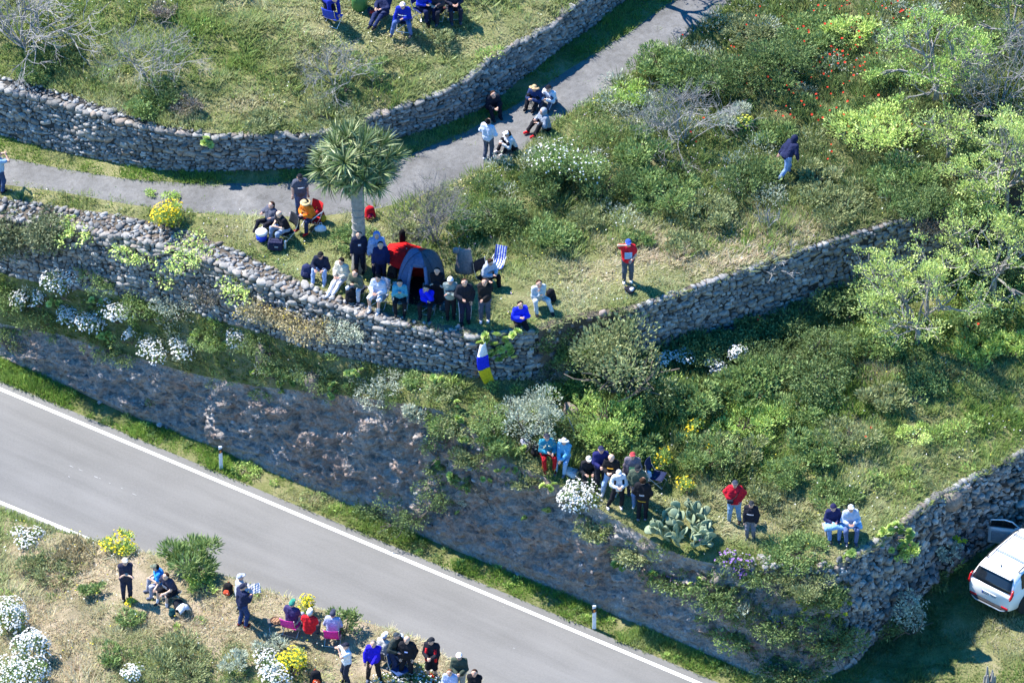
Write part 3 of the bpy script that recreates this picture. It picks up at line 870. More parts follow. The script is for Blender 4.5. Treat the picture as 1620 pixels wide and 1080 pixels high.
def lobes(w, h, n, rg, flat=.75):
    """overlapping mounds that give a bush its uneven outline"""
    out = [(np.array([0, 0, h * .42]), np.array([w * .34, w * .34, h * .45]))]
    for i in range(n):
        a = rg.uniform(0, 6.28); r = w * rg.uniform(.18, .36); s = rg.uniform(.16, .27)
        z = h * rg.uniform(.25, .72)
        out.append((np.array([math.cos(a) * r, math.sin(a) * r, z]), np.array([w * s, w * s, h * s * 1.25])))
    return out


def lobe_points(lb, n, rg, fill=.5, gap=-.18, gf=3.5):
    wt = np.array([q[1][0] * q[1][1] for q in lb]); wt /= wt.sum()
    i = rg.choice(len(lb), n, p=wt)
    d = rg.normal(size=(n, 3)); d[:, 2] = np.abs(d[:, 2]) * 1.0 - .35; d /= np.linalg.norm(d, axis=1, keepdims=True)
    c = np.array([q[0] for q in lb])[i]; r = np.array([q[1] for q in lb])[i]
    p = c + d * r * (1 - fill * rg.random((n, 1)) ** 1.6)
    k = (fbm(p + lb[0][1][0] * 7.3, gf, 77, 2) > gap) & (p[:, 2] > -.05)
    return p[k], d[k], i[k]


def twig_tree(base, dirs, length, radius, depth, rg, mb, split=3, curl=.35, ends=None, n=4, shrink=.68):
    for d in dirs:
        pts = [np.array(base, float)]; dd = np.array(d, float); dd /= np.linalg.norm(dd)
        L = length * rg.uniform(.75, 1.2)
        for k in range(3):
            dd = dd + rg.normal(0, curl * .5, 3) + np.array([0, 0, .06]); dd /= np.linalg.norm(dd)
            pts.append(pts[-1] + dd * L / 3)
        mb.tube(pts, [radius, radius * .88, radius * .75, radius * .6], n if radius > .02 else 3, cap=False)
        if depth > 0:
            for k in range(split):
                t = rg.uniform(.35, 1.0); q = pts[1] * (1 - t) + pts[3] * t if t < .95 else pts[3]
                nd = dd + rg.normal(0, .62, 3)
                twig_tree(q, [nd], length * shrink, radius * .6, depth - 1, rg, mb, split, curl, ends, n, shrink)
        elif ends is not None:
            ends.append((pts[-1], dd))


PALETTE = {
    'green':  [(.085, .135, .035), (.12, .18, .05), (.17, .225, .075)],
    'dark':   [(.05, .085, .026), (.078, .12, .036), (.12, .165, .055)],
    'olive':  [(.105, .135, .045), (.15, .175, .07), (.21, .225, .10)],
    'grey':   [(.17, .20, .14), (.24, .265, .195), (.32, .345, .27)],
    'bright': [(.14, .22, .035), (.21, .30, .06), (.30, .37, .10)],
    'lime':   [(.20, .29, .05), (.30, .38, .085), (.40, .46, .15)],
    'darkolive': [(.06, .08, .035), (.095, .115, .055), (.15, .165, .09)],
    'tree':   [(.19, .255, .05), (.28, .345, .085), (.38, .43, .15)],
    'brown':  [(.15, .135, .07), (.22, .19, .10), (.29, .24, .13)],
    'mauve':  [(.12, .10, .085), (.17, .145, .12), (.13, .13, .07)],
}


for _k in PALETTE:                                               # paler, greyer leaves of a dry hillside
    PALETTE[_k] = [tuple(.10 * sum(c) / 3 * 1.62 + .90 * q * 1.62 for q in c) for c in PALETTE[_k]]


def pal(k, n, rg, p=None, f=4.0):
    a = np.array(PALETTE[k]); t = np.clip(rg.random(n) * .55 + (vnoise(p, f, 31) * .5 + .5) * .6 if p is not None else rg.random(n), 0, .999) * (len(a) - 1)
    i = t.astype(int); fr = (t - i)[:, None]
    return a[i] * (1 - fr) + a[np.minimum(i + 1, len(a) - 1)] * fr


def flowers(p, d, size, col, rg, petals=6):
    """small cupped discs"""
    n = len(p)
    d = d / (np.linalg.norm(d, axis=1, keepdims=True) + 1e-9)
    a = np.cross(d, rg.normal(size=(n, 3))); a /= np.linalg.norm(a, axis=1, keepdims=True) + 1e-9; b = np.cross(d, a)
    s = (size * rg.uniform(.7, 1.25, n))[:, None]
    V = [p + d * s * .1]
    for k in range(petals):
        t = 2 * math.pi * k / petals
        V.append(p + (a * math.cos(t) + b * math.sin(t)) * s * .5 + d * s * .28)
    V = np.stack(V, 1); m = petals + 1
    F = np.array([[0, 1 + k, 1 + (k + 1) % petals] for k in range(petals)])
    F = (np.arange(n)[:, None, None] * m + F[None]).reshape(-1, 3)
    C = np.clip(np.array(col)[None] * rg.uniform(.8, 1.1, (n, 1)), 0, .95)
    return V.reshape(-1, 3), F, np.repeat(C, m, 0)


SEED = [100]


def bush(px, py, wpx, hpx, kind, label, name='shrub', leaf=(.075, .035), dens=1.0, flower=None, needle=False, group=None, gap=-.18, stems=5, z=None):
    """a bush standing on the ground seen at (px, py); width and height as they show"""
    SEED[0] += 1; rg = np.random.default_rng(SEED[0])
    w, h = wpx / 47.0, max(.2, hpx / 84.0, (hpx - .26 * wpx) / 38.0)
    b = hit(px, py) if z is None else at(px, py, z)
    root = empty(name, b, rg.uniform(0, 6.28))
    lb = lobes(w, h, int(4 + w * 3.5), rg)
    n = int((570 * w * w + 340 * w * h) * dens)
    n = min(max(n, 140), 5200)
    p, d, li = lobe_points(lb, n, rg, gap=gap)
    c = pal(kind, len(p), rg, p)
    if needle:
        dd = d * 1.0 + rg.normal(0, .3, d.shape) + np.array([0, 0, .55])
        V, F, C = leaf_quads(p - d * .1, dd, leaf[0] * 1.2, leaf[1] * 1.35, c, rg)
    else:
        dd = d * .8 + rg.normal(0, .6, d.shape)
        V, F, C = leaf_quads(p, dd, leaf[0], leaf[1], c, rg)
    link('foliage', mesh_np('foliage', V, F, M_LEAF, C), root)
    mb = MB()
    ds = [np.array([math.cos(a), math.sin(a), rg.uniform(.6, 1.6)]) for a in np.linspace(0, 6.28, stems, endpoint=False) + rg.uniform(0, 1)]
    twig_tree((0, 0, -.05), ds, h * .5, .012 + .012 * w, 1, rg, mb, 3)
    mb.build('stem', M_TWIGD, root)
    if flower:
        col, cnt, size, up = flower
        k = int(cnt)
        q, dq, _ = lobe_points(lb, k * 4, rg, fill=.06, gap=-.6)
        sel = np.argsort(-(q[:, 2] * up + rg.random(len(q)) * h - q[:, 1] * .0))[:k]
        q, dq = q[sel], dq[sel] + np.array([0, 0, .7])
        V, F, C = flowers(q + dq * .03, dq, size, col, rg)
        o = link('blossom', mesh_np('blossom', V, F, M_PETAL, C), root)
    return tag(root, label, 'shrub', group)


WHITE, GOLD, LEMON, PURPLE, RED = (.77, .77, .75), (.78, .56, .03), (.66, .66, .10), (.36, .20, .55), (.62, .045, .02)


def daisy(px, py, w, h, label, cnt=None, group='white-flowering bushes'):
    w, h = w * 1.22, h * 1.15
    return bush(px, py, w, h, 'green', label, 'daisy_bush', (.09, .03), .8, (WHITE, cnt or int(w * h * .14 + 50), .062, .8), True, group)


def broom(px, py, w, h, label, col=GOLD, kind='bright', cnt=None):
    return bush(px, py, w, h, kind, label, 'broom_bush', (.14, .025), .8, (col, cnt or int(w * h * .065 + 20), .07, .9), True, 'yellow-flowering bushes')


def bare(px, py, w, h, label, mat=None, n=8, depth=3, split=3, thick=.022, up=.9, name='bare_shrub'):
    SEED[0] += 1; rg = np.random.default_rng(SEED[0])
    W, H = w / 47.0, h / 40.0
    root = empty(name, hit(px, py))
    mains = [np.array([math.cos(a) * W * rg.uniform(.35, .6), math.sin(a) * W * rg.uniform(.25, .5), H * up * rg.uniform(.5, 1.1)]) for a in np.linspace(0, 6.28, n, endpoint=False) + rg.uniform(0, 1)]
    L = .5 * math.hypot(W * .5, H * .8)
    for m_ in mains:
        mb = MB(); twig_tree((rg.normal(0, .06), rg.normal(0, .06), -.05), [m_], L, thick, depth, rg, mb, split, .5, shrink=.66)
        mb.build('branch', mat or M_TWIG, root)
    return tag(root, label, 'shrub')


# field above the upper wall
bare(40, 72, 230, 120, 'large bare grey-white shrub at the upper edge of the field corner', n=11, thick=.035, split=4)
bare(235, 122, 150, 105, 'thin leafless grey shrub in the middle of the field', n=9, thick=.018, split=4)
bare(530, 138, 105, 85, 'leafless twiggy shrub between the field picnic and the wall', n=8, thick=.018, split=4)
bare(195, 165, 50, 28, 'small bleached dead branch lying in the field grass', n=3, depth=2, up=.3)
for x, y, w, h, k, l in ((250, 152, 90, 40, 'dark', 'dark low shrub under the thin leafless field shrub'), (290, 178, 70, 34, 'mauve', 'purplish low shrub above the upper wall'), (232, 172, 80, 40, 'green', 'round green shrub above the upper wall beside a dead branch'),
                        (95, 100, 110, 45, 'dark', 'dark green shrub under the large bare field shrub'), (265, 20, 60, 26, 'mauve', 'purplish shrub at the top edge of the field'), (60, 122, 70, 34, 'green', 'green shrub at the crest of the upper wall near the field corner'),
                        (545, 148, 60, 34, 'dark', 'dark shrub at the foot of the leafless shrub by the wall'), (520, 192, 120, 36, 'olive', 'olive grass-like shrub along the crest of the upper wall'), (410, 198, 80, 26, 'olive', 'low olive shrub hugging the upper wall crest'),
                        (690, 60, 70, 30, 'olive', 'pale tussock in front of the field picnic'), (590, 120, 60, 40, 'green', 'green tussock between leafless shrub and field path')):
    bush(x, y, w, h, k, l, leaf=(.11, .03), needle=True)
# left edge, around the middle wall
bush(12, 396, 120, 96, 'darkolive', 'big dark olive shrub covering the wall end beside the lane', leaf=(.11, .06), dens=1.9, stems=8, gap=-.5); bush(72, 392, 100, 84, 'darkolive', 'dark olive shrub spilling over the wall right of the big one', leaf=(.11, .06), dens=1.9, stems=7, gap=-.5)
bush(14, 478, 110, 60, 'dark', 'dark shrub below the big olive shrub', leaf=(.07, .04))
broom(262, 356, 62, 52, 'golden broom bush at the edge of the lane')
bush(240, 309, 24, 12, 'bright', 'small bright weed growing at the middle of the lane', 'weed', dens=1.5); bush(268, 313, 32, 14, 'bright', 'bright weed on the lane behind the golden broom', 'weed', dens=1.5)
for x, y, w, h, l in ((122, 378, 80, 46, 'yellow-green succulent shrub hanging over the wall beside the olive shrub'), (212, 408, 78, 40, 'yellow-green succulent shrub on the wall below the golden broom'), (296, 428, 100, 70, 'branching yellow-green succulent shrub on the middle wall'), (260, 452, 50, 40, 'small yellow-green succulent at the foot of the middle wall'), (385, 470, 80, 50, 'yellow-green succulent shrub beside the brownish spurge')):
    bush(x, y, w, h, 'lime', l, 'succulent_shrub', (.10, .06), .5, gap=.0)
for x, y, w, h, l in ((38, 490, 34, 40, 'small white daisy bush below the dark left shrub'), (64, 485, 26, 30, 'tiny white daisy bush second from the left edge'), (98, 470, 50, 60, 'tall loose white daisy bush under the middle wall'), (115, 515, 40, 38, 'round white daisy bush at the rim of the rock cut, left of the pair'), (152, 524, 46, 40, 'round white daisy bush at the rim of the rock cut, right of the pair'),
                      (186, 510, 50, 44, 'loose white daisy bush climbing behind the round pair'), (208, 540, 22, 24, 'tiny white daisy tuft between daisy bushes'), (248, 566, 50, 42, 'bright white daisy bush at the cliff rim under the grey shrub'), (289, 566, 40, 36, 'white daisy bush at the cliff rim, rightmost of its pair'), (378, 553, 34, 34, 'lone white daisy bush half hidden by green leaves')):
    daisy(x, y, w, h, l)
for x, y, w, h, k, l in ((155, 450, 90, 46, 'green', 'green shrub behind the white daisies on the ledge'), (225, 505, 70, 60, 'green', 'rounded green shrub on the ledge between white daisies'), (282, 500, 90, 56, 'grey', 'grey-green shrub on the ledge under the middle wall'), (330, 480, 80, 56, 'mauve', 'dry brownish shrub against the middle wall'), (340, 545, 90, 40, 'green', 'leafy green shrub at the cliff rim beside the lone daisy'),
                         (60, 520, 90, 60, 'dark', 'dark shrub on the rim of the rock cut at the left'), (15, 555, 60, 60, 'dark', 'dark shrub hanging at the left end of the rock cut'), (175, 560, 100, 40, 'dark', 'dark green shrub hanging below the round white daisies'), (420, 560, 110, 56, 'dark', 'dark leafy shrub below the brownish spurge'), (500, 600, 120, 50, 'dark', 'dark shrub at the cliff rim under the grey bush'), (440, 600, 60, 40, 'green', 'green leafy shrub on the cliff rim'),
                         (620, 606, 70, 34, 'grey', 'pale grey-green shrub at the foot of the middle wall'), (660, 612, 60, 30, 'green', 'green shrub at the foot of the middle wall'), (700, 620, 60, 28, 'olive', 'olive shrub under the flag'), (586, 640, 62, 48, 'grey', 'rounded pale grey-green shrub at the cliff rim')):
    bush(x, y, w, h, k, l)
bush(420, 505, 110, 64, 'brown', 'brownish-yellow spurge bush against the middle wall, left half', leaf=(.09, .05), flower=((.42, .34, .06), 60, .06, .9)); bush(490, 530, 110, 66, 'brown', 'brownish-yellow spurge bush against the middle wall, right half', leaf=(.09, .05), flower=((.42, .34, .06), 40, .06, .9))
bush(548, 540, 84, 60, 'grey', 'grey spurge bush below the sitting people', leaf=(.08, .04))
# rim and face of the rock cut
for x, y, w, h, k, l in ((640, 832, 110, 80, 'dark', 'dark bush at the foot of the rock cut'), (588, 812, 70, 36, 'dark', 'low dark bush at the foot of the rock cut, left of the larger one'), (690, 806, 70, 64, 'dark', 'dark bush half way up the rock cut'), (728, 798, 34, 30, 'grey', 'small grey-green plant on the rock cut'), (725, 690, 90, 60, 'olive', 'olive shrub at the bend of the rock cut'), (770, 680, 80, 56, 'green', 'green shrub above the bend of the rock cut'), (770, 790, 44, 60, 'mauve', 'dry hanging growth on the rock cut'),
                         (690, 720, 60, 60, 'green', 'leafy green plant on the shaded rock cut'), (240, 640, 24, 24, 'dark', 'small dark tuft on the left rock cut'), (385, 745, 60, 22, 'bright', 'bright green weeds behind the first marker post'), (495, 792, 40, 18, 'green', 'green weed clump on the verge below the rock cut')):
    bush(x, y, w, h, k, l)
# lower terrace, left half
bush(838, 690, 120, 100, 'grey', 'large silvery blue-grey shrub below the wall corner', leaf=(.07, .03), needle=True, dens=1.2)
bush(985, 625, 170, 150, 'olive', 'big spreading olive-green bush before the earth step', leaf=(.10, .05), needle=True, dens=1.5, stems=9, gap=-.2)
for x, y, w, h, k, l in ((905, 570, 90, 70, 'green', 'leafy green shrub at the corner of the middle wall'), (870, 600, 60, 40, 'mauve', 'dry shrub at the corner of the middle wall'), (960, 690, 130, 90, 'bright', 'bright feathery green shrub below the big olive bush'), (1040, 650, 80, 60, 'dark', 'dark shrub in the shade right of the big olive bush'), (905, 690, 70, 50, 'dark', 'dark shrub beside the silvery shrub'),
                         (1120, 560, 110, 50, 'dark', 'dark shrub in the shade of the right wall'), (1230, 570, 140, 60, 'dark', 'wide dark shrub in the shade of the right wall'), (1310, 560, 90, 70, 'dark', 'dark leafy bush beside the light green tree'), (1180, 680, 120, 60, 'bright', 'bright feathery green shrub in the middle of the lower terrace'), (1270, 650, 110, 50, 'green', 'green shrub at the edge of the wall shade'),
                         (1340, 700, 100, 56, 'olive', 'olive shrub with pale tips in the middle of the lower terrace'), (1120, 730, 110, 70, 'green', 'green shrub behind the yellow-flowered plants'), (1240, 760, 90, 50, 'green', 'green shrub behind the seated pair'), (1320, 790, 90, 40, 'green', 'green shrub right behind the seated pair'), (1210, 790, 70, 40, 'olive', 'olive shrub behind the red jacket'), (1450, 690, 60, 24, 'lime', 'pale yellow flowering tuft on the grassy slope'), (1260, 880, 110, 30, 'green', 'green tussock in front of the seated pair'), (1270, 930, 110, 50, 'olive', 'dry green tussock on the slope below the seated pair'),
                         (1010, 660, 70, 40, 'dark', 'dark undergrowth clump below the big olive bush'), (875, 700, 60, 30, 'dark', 'dark shrub behind the seated teal jacket')):
    bush(x, y, w, h, k, l, leaf=(.10, .03), needle=k in ('bright', 'green', 'olive'))
for x, y, w, h, l in ((1082, 575, 32, 30, 'white daisy bush in the wall shade, leftmost of three'), (1133, 590, 28, 26, 'white daisy bush in the wall shade, middle of three'), (1168, 572, 26, 30, 'white daisy bush in the wall shade, rightmost of three'), (1048, 580, 26, 24, 'tiny white daisies at the edge of the big olive bush'), (912, 808, 66, 56, 'dense white daisy bush at the cliff rim before the standing group')):
    daisy(x, y, w, h, l)
for x, y, w, h, l in ((1042, 740, 44, 40, 'yellow-flowered bush behind the standing group'), (1085, 775, 34, 30, 'yellow-flowered bush above the cactus'), (1098, 690, 40, 36, 'orange-yellow flowered bush at the edge of the shade'), (1128, 712, 26, 22, 'small yellow flowers beside the shaded undergrowth'), (932, 762, 18, 18, 'yellow flowers beside the dense white daisies')):
    broom(x, y, w, h, l, cnt=int(w * h * .03 + 8))
# rim below the right part
for x, y, w, h, k, l in ((940, 840, 70, 30, 'olive', 'grassy tuft hanging over the rock cut below the group'), (1000, 880, 80, 40, 'olive', 'grass hanging over the rim beside the cactus'), (1060, 930, 90, 50, 'dark', 'dark leafy plants under the cactus'), (1000, 900, 40, 34, 'grey', 'pale grey-green plant on the rock rim'), (1130, 950, 100, 60, 'dark', 'dark shrub below the purple flowers'), (1200, 920, 70, 40, 'dark', 'dark shrub beside the purple flowers'), (1230, 1000, 130, 70, 'dark', 'wide dark shrub low on the shaded slope'), (1150, 1010, 80, 40, 'green', 'green shrub at the end of the rock cut'), (1320, 1040, 90, 80, 'dark', 'dark leafy plants at the corner of the lower wall'), (1250, 1070, 110, 46, 'dark', 'dark ferny growth at the slope foot'), (1170, 970, 36, 30, 'grey', 'pale thistle on the shaded slope'), (1300, 960, 70, 50, 'dark', 'dark shrub under the tall fennel')):
    bush(x, y, w, h, k, l, leaf=(.12, .05))
bush(1442, 1000, 62, 74, 'grey', 'grey-green bush growing from the lower wall foot', leaf=(.09, .06)); bush(1500, 885, 50, 40, 'grey', 'small grey-green bush between wall and car', leaf=(.09, .06))
for x, y, w, h, l, c in ((1070, 925, 34, 22, 'mauve flowers at the rim below the cactus', (.55, .33, .62)), (1160, 895, 52, 34, 'purple flowering plant below the cactus', PURPLE), (1175, 915, 30, 24, 'purple flowers beside the shaded slope', PURPLE), (1225, 995, 20, 22, 'violet flower spike low on the shaded slope', PURPLE), (1112, 856, 14, 12, 'small violet flower at the cactus foot', PURPLE)):
    bush(x, y, w, h, 'dark', l, 'purple_flowers', (.1, .05), .7, (c, int(w * .9 + 6), .08, 1.0), group='purple flowers on the rim')
# hillside right of the lane
daisy(905, 282, 110, 84, 'large loose white-flowered shrub beside the lane sitters', 190)
bare(1082, 225, 150, 110, 'large grey leafless bush in the middle of the hillside', n=12, split=4, thick=.02)
bare(690, 385, 80, 125, 'leafless grey shrub between the tree and the lane', n=15, split=4, thick=.016, mat=plain('dull_twigs', (.16, .15, .15), .9), up=1.5)
bare(1212, 362, 60, 44, 'small dead shrub on the dry grass', n=6, depth=2); bare(1236, 425, 80, 40, 'dead branches fallen over the right wall', n=6, depth=2, up=.4)
bare(1578, 175, 190, 150, 'tangled dead bush at the right edge of the hillside', n=14, split=4, thick=.022)
for x, y, w, h, k, l in ((870, 380, 100, 50, 'green', 'green shrub right of the coat'), (860, 312, 90, 60, 'dark', 'dark green shrub under the white-flowered shrub'), (960, 310, 100, 70, 'dark', 'dark shrub beside the large white-flowered shrub'), (1050, 320, 130, 70, 'green', 'broad green shrub below the leafless hillside bush'), (780, 350, 110, 56, 'dark', 'dark shrub behind the coat and tent'), (730, 370, 70, 50, 'green', 'green shrub behind the tent'),
                         (1040, 110, 120, 60, 'green', 'green shrub at the lane bend'), (1130, 140, 130, 80, 'dark', 'dark shrub left of the poppies'), (1230, 130, 130, 90, 'dark', 'large dark shrub at the edge of the poppies'), (1180, 60, 110, 50, 'olive', 'olive shrub near the top of the hillside'), (1290, 60, 130, 60, 'green', 'green shrub among the top poppies'), (1385, 225, 150, 90, 'lime', 'yellow-green bush in the middle of the hillside'), (1430, 300, 140, 60, 'green', 'green shrub right of the hooded walker'), (1330, 330, 130, 60, 'olive', 'greyish olive shrub below the hooded walker'),
                         (1180, 290, 110, 56, 'dark', 'dark shrub left of the hooded walker'), (1120, 350, 110, 50, 'olive', 'olive shrub on the dry grass'), (1290, 290, 80, 44, 'olive', 'olive bush beside the hooded walker'), (1215, 220, 90, 44, 'green', 'green bush behind the hooded walker'), (1480, 360, 110, 60, 'mauve', 'dark reddish-brown shrub at the end of the right wall'), (1320, 200, 70, 44, 'green', 'green clump below the poppies'), (1000, 160, 80, 40, 'bright', 'bright green clump by the lane edge'), (930, 350, 80, 40, 'olive', 'olive tussock on the middle terrace'), (1010, 380, 60, 26, 'green', 'green tussock behind the red-shirted person'), (1090, 390, 80, 26, 'olive', 'dry tussock right of the red-shirted person'), (1160, 200, 70, 50, 'grey', 'greyish shrub right of the leafless hillside bush'),
                         (640, 372, 70, 30, 'olive', 'olive tussock beside the tree trunk'), (560, 380, 90, 24, 'green', 'green tussock left of the tree trunk'), (1270, 180, 60, 40, 'dark', 'dark clump among the poppies'), (1400, 130, 100, 60, 'green', 'green shrub at the right of the poppies'), (1350, 60, 100, 50, 'lime', 'yellow-tinged bush at the top among poppies')):
    bush(x, y, w, h, k, l, leaf=(.10, .032), needle=True)
broom(1168, 205, 40, 36, 'pale yellow flowering bush on the hillside', LEMON)
# thicket along the foot of the shaded wall
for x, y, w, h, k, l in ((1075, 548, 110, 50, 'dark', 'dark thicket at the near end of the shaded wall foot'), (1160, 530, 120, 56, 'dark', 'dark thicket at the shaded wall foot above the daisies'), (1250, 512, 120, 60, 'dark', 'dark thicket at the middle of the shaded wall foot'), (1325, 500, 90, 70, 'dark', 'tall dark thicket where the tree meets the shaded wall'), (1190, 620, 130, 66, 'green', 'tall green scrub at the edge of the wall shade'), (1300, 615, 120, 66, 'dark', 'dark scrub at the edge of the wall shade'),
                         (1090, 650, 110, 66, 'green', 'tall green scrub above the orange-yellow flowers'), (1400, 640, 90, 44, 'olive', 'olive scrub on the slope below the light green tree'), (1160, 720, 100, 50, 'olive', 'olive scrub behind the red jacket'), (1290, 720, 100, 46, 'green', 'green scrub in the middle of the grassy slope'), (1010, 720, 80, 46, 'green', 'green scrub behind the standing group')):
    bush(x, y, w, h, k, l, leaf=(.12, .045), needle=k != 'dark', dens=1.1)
# growth in the gully that splits the rock cut
for x, y, w, h, k, l in ((705, 700, 70, 70, 'green', 'leafy plant at the top of the gully in the rock cut'), (745, 735, 80, 60, 'olive', 'olive shrub hanging in the gully of the rock cut'), (700, 765, 60, 60, 'dark', 'dark plant in the middle of the gully'), (790, 720, 70, 50, 'green', 'green shrub on the right shoulder of the gully'), (735, 775, 50, 40, 'green', 'low green plant in the gully'), (665, 660, 60, 40, 'grey', 'grey plant at the left shoulder of the gully'), (830, 770, 60, 40, 'olive', 'olive tuft hanging on the rim under the bags'), (1420, 880, 60, 40, 'lime', 'yellow-green plant at the top of the lower wall'), (1400, 1010, 50, 40, 'dark', 'dark plant in the lower wall'), (1480, 930, 50, 40, 'dark', 'dark plant at the foot of the lower wall'),
                         (1450, 590, 120, 60, 'dark', 'dark bush under the light green tree by the wall'), (1390, 560, 90, 60, 'green', 'green bush before the shaded wall end'), (1540, 520, 110, 60, 'green', 'green bush under the right edge trees'), (1600, 430, 110, 70, 'dark', 'dark bush at the right edge of the slope'), (1530, 340, 120, 70, 'green', 'green bush beyond the end of the right wall'), (1450, 330, 110, 60, 'dark', 'dark bush by the reddish-brown shrub'), (1570, 250, 120, 70, 'dark', 'dark bush under the tall right edge tree'), (1260, 100, 110, 70, 'dark', 'dark bush before the top poppies'), (1080, 130, 110, 60, 'green', 'green bush above the leafless hillside bush'), (1010, 250, 100, 60, 'green', 'green bush left of the leafless hillside bush')):
    bush(x, y, w, h, k, l, leaf=(.11, .04), needle=k != 'dark')
# the roadside bank
for x, y, w, h, l in ((14, 1000, 56, 56, 'white daisy bush cut by the left picture edge on the bank'), (54, 1048, 54, 58, 'tall white daisy bush second from the left on the bank'), (36, 1092, 70, 56, 'wide white daisy bush at the bottom left corner'), (42, 853, 44, 22, 'low white daisy bush beside the near road line'), (206, 1072, 32, 26, 'lone small white daisy bush on the bank'), (414, 1048, 30, 22, 'small white daisy bush beside the yellow broom'), (436, 1085, 48, 44, 'white daisy bush under the yellow broom'), (650, 1095, 90, 34, 'white flowers at the feet of the standing group')):
    daisy(x, y, w, h, l)
for x, y, w, h, l in ((186, 866, 66, 30, 'yellow broom at the edge of the road'), (482, 972, 32, 36, 'upright yellow broom behind the folding chairs'), (462, 1062, 60, 50, 'yellow broom on the bank below the folding table'), (206, 956, 18, 12, 'tiny yellow flowers at the feet of the navy vest')):
    broom(x, y, w, h, l, (.80, .62, .03))
bush(302, 902, 100, 64, 'green', 'feathery dark green bush at the road edge', leaf=(.20, .03), needle=True, dens=1.3)
for x, y, w, h, k, l in ((546, 1000, 66, 54, 'green', 'airy green bush at the road edge beside the lilac shirt'), (370, 1060, 56, 44, 'grey', 'grey-green bush on the bank'), (430, 1030, 60, 34, 'grey', 'greyish feathery bush behind the small daisies'), (145, 940, 50, 30, 'green', 'green tussock left of the navy vest'), (80, 900, 110, 26, 'olive', 'olive tussock on the upper bank'), (290, 1050, 130, 46, 'olive', 'wide yellowish green clump on the lower bank'), (120, 875, 90, 26, 'brown', 'dry brownish shrub behind the bank lip'), (210, 985, 60, 30, 'green', 'green weed clump on the bank before the backpacks'), (320, 930, 60, 26, 'bright', 'bright green clump below the feathery bush'), (180, 1040, 60, 30, 'green', 'green clump beside the lone daisies')):
    bush(x, y, w, h, k, l, leaf=(.11, .03), needle=True)
# ------------------------------------------------------------ trees, succulents, single plants
def tube_part(name, pts, rs, mat, parent, n=9):
    mb = MB(); mb.tube(pts, rs, n); return mb.build(name, mat, parent, smooth=True)


def dragon_tree(px, py, z_crown):
    rg = np.random.default_rng(5)
    b = hit(px, py)
    root = empty('dragon_tree', b)
    tag(root, 'dragon tree with a straight grey trunk and a dome of sword leaves', 'tree')
    H = z_crown
    pts = [(0, 0, -.2), (0, 0, .15), (.0, .01, .8), (.02, .0, 1.6), (.0, .02, 2.4), (0, 0, H)]
    tr = tube_part('trunk', pts, [.30, .25, .225, .215, .215, .24], M_TRUNK, root, 14)
    for k in range(9):                                           # ring scars round the trunk
        z = .3 + k * .28 + rg.uniform(-.05, .05)
        if z < H - .1:
            mb = MB(); mb.lathe([(.2, -.012), (.228, -.006), (.228, .006), (.2, .012)], 14, (0, 0, z)); mb.build('bark_ring', M_TRUNK, tr)
    meshes = []
    for v in range(5):
        n = 96
        el = np.arcsin(np.clip(rg.uniform(-.75, 1, n), -1, 1)); az = rg.uniform(0, 6.28, n)
        d = np.stack([np.cos(az) * np.cos(el), np.sin(az) * np.cos(el), np.sin(el) + .15], 1); d /= np.linalg.norm(d, axis=1, keepdims=True)
        L = .72 * rg.uniform(.75, 1.1, n)
        s = np.cross(d, np.array([0, 0, 1.0]) + rg.normal(0, .15, (n, 3))); s /= np.linalg.norm(s, axis=1, keepdims=True)
        w = .021
        mid = d * (L * .55)[:, None]; tip = d * L[:, None]; tip[:, 2] -= .10 * np.clip(1 - d[:, 2], 0, 1) * L / .5
        V = np.stack([-s * w * .8, s * w * .8, mid + s * w, mid - s * w, tip], 1).reshape(-1, 3)
        o = np.arange(n)[:, None] * 5
        F4 = o + np.array([[0, 1, 2, 3]]); F3 = o + np.array([[3, 2, 4]])
        c = np.array([(.075, .125, .04), (.13, .19, .06), (.29, .33, .16)])[rg.integers(0, 3, n)] * rg.uniform(.8, 1.2, (n, 1))
        old = d[:, 2] < -.25
        c[old] = np.array([.30, .29, .18])
        C = np.repeat(c, 5, 0)
        me = bpy.data.meshes.new('leaf_rosette')
        me.from_pydata([tuple(p) for p in V], [], [tuple(q) for q in F4] + [tuple(q) for q in F3]); me.update()
        ca = me.color_attributes.new('Col', 'FLOAT_COLOR', 'POINT'); ca.data.foreach_set('color', np.concatenate([C, np.ones((len(C), 1))], 1).astype(np.float32).ravel())
        me.materials.append(M_SUCC)
        meshes.append(me)
    cen = np.array([0, 0, H + .35])
    spots = []
    for k in range(34):
        t = (k + .5) / 34; el = math.asin(1 - 1.12 * t); az = k * 2.39996
        spots.append((math.cos(az) * math.cos(el) * 1.16, math.sin(az) * math.cos(el) * 1.16, math.sin(el) * .84))
    for k in range(12):
        az = k / 12 * 6.283
        mid = np.array([math.cos(az) * .6, math.sin(az) * .6, H + .15]); en = np.array([math.cos(az + .1) * 1.0, math.sin(az + .1) * 1.0, H + .45])
        tube_part('branch', [(0, 0, H - .15), tuple(mid), tuple(en)], [.13, .09, .06], M_TRUNK, root, 6)
    for i, s in enumerate(spots):
        p = cen + np.array(s) * rg.uniform(.82, 1.12)
        up = Vector(np.array(s) * .8 + np.array([0, 0, .45])).normalized()
        q = Vector((0, 0, 1)).rotation_difference(up)
        o = link('leaf_rosette', meshes[i % 5], root, p); o.rotation_euler = (q.to_matrix() @ Matrix.Rotation(rg.uniform(0, 6.28), 3, 'Z')).to_euler(); o.scale = (rg.uniform(.78, 1.18),) * 3


dragon_tree(568, 424, 3.85)


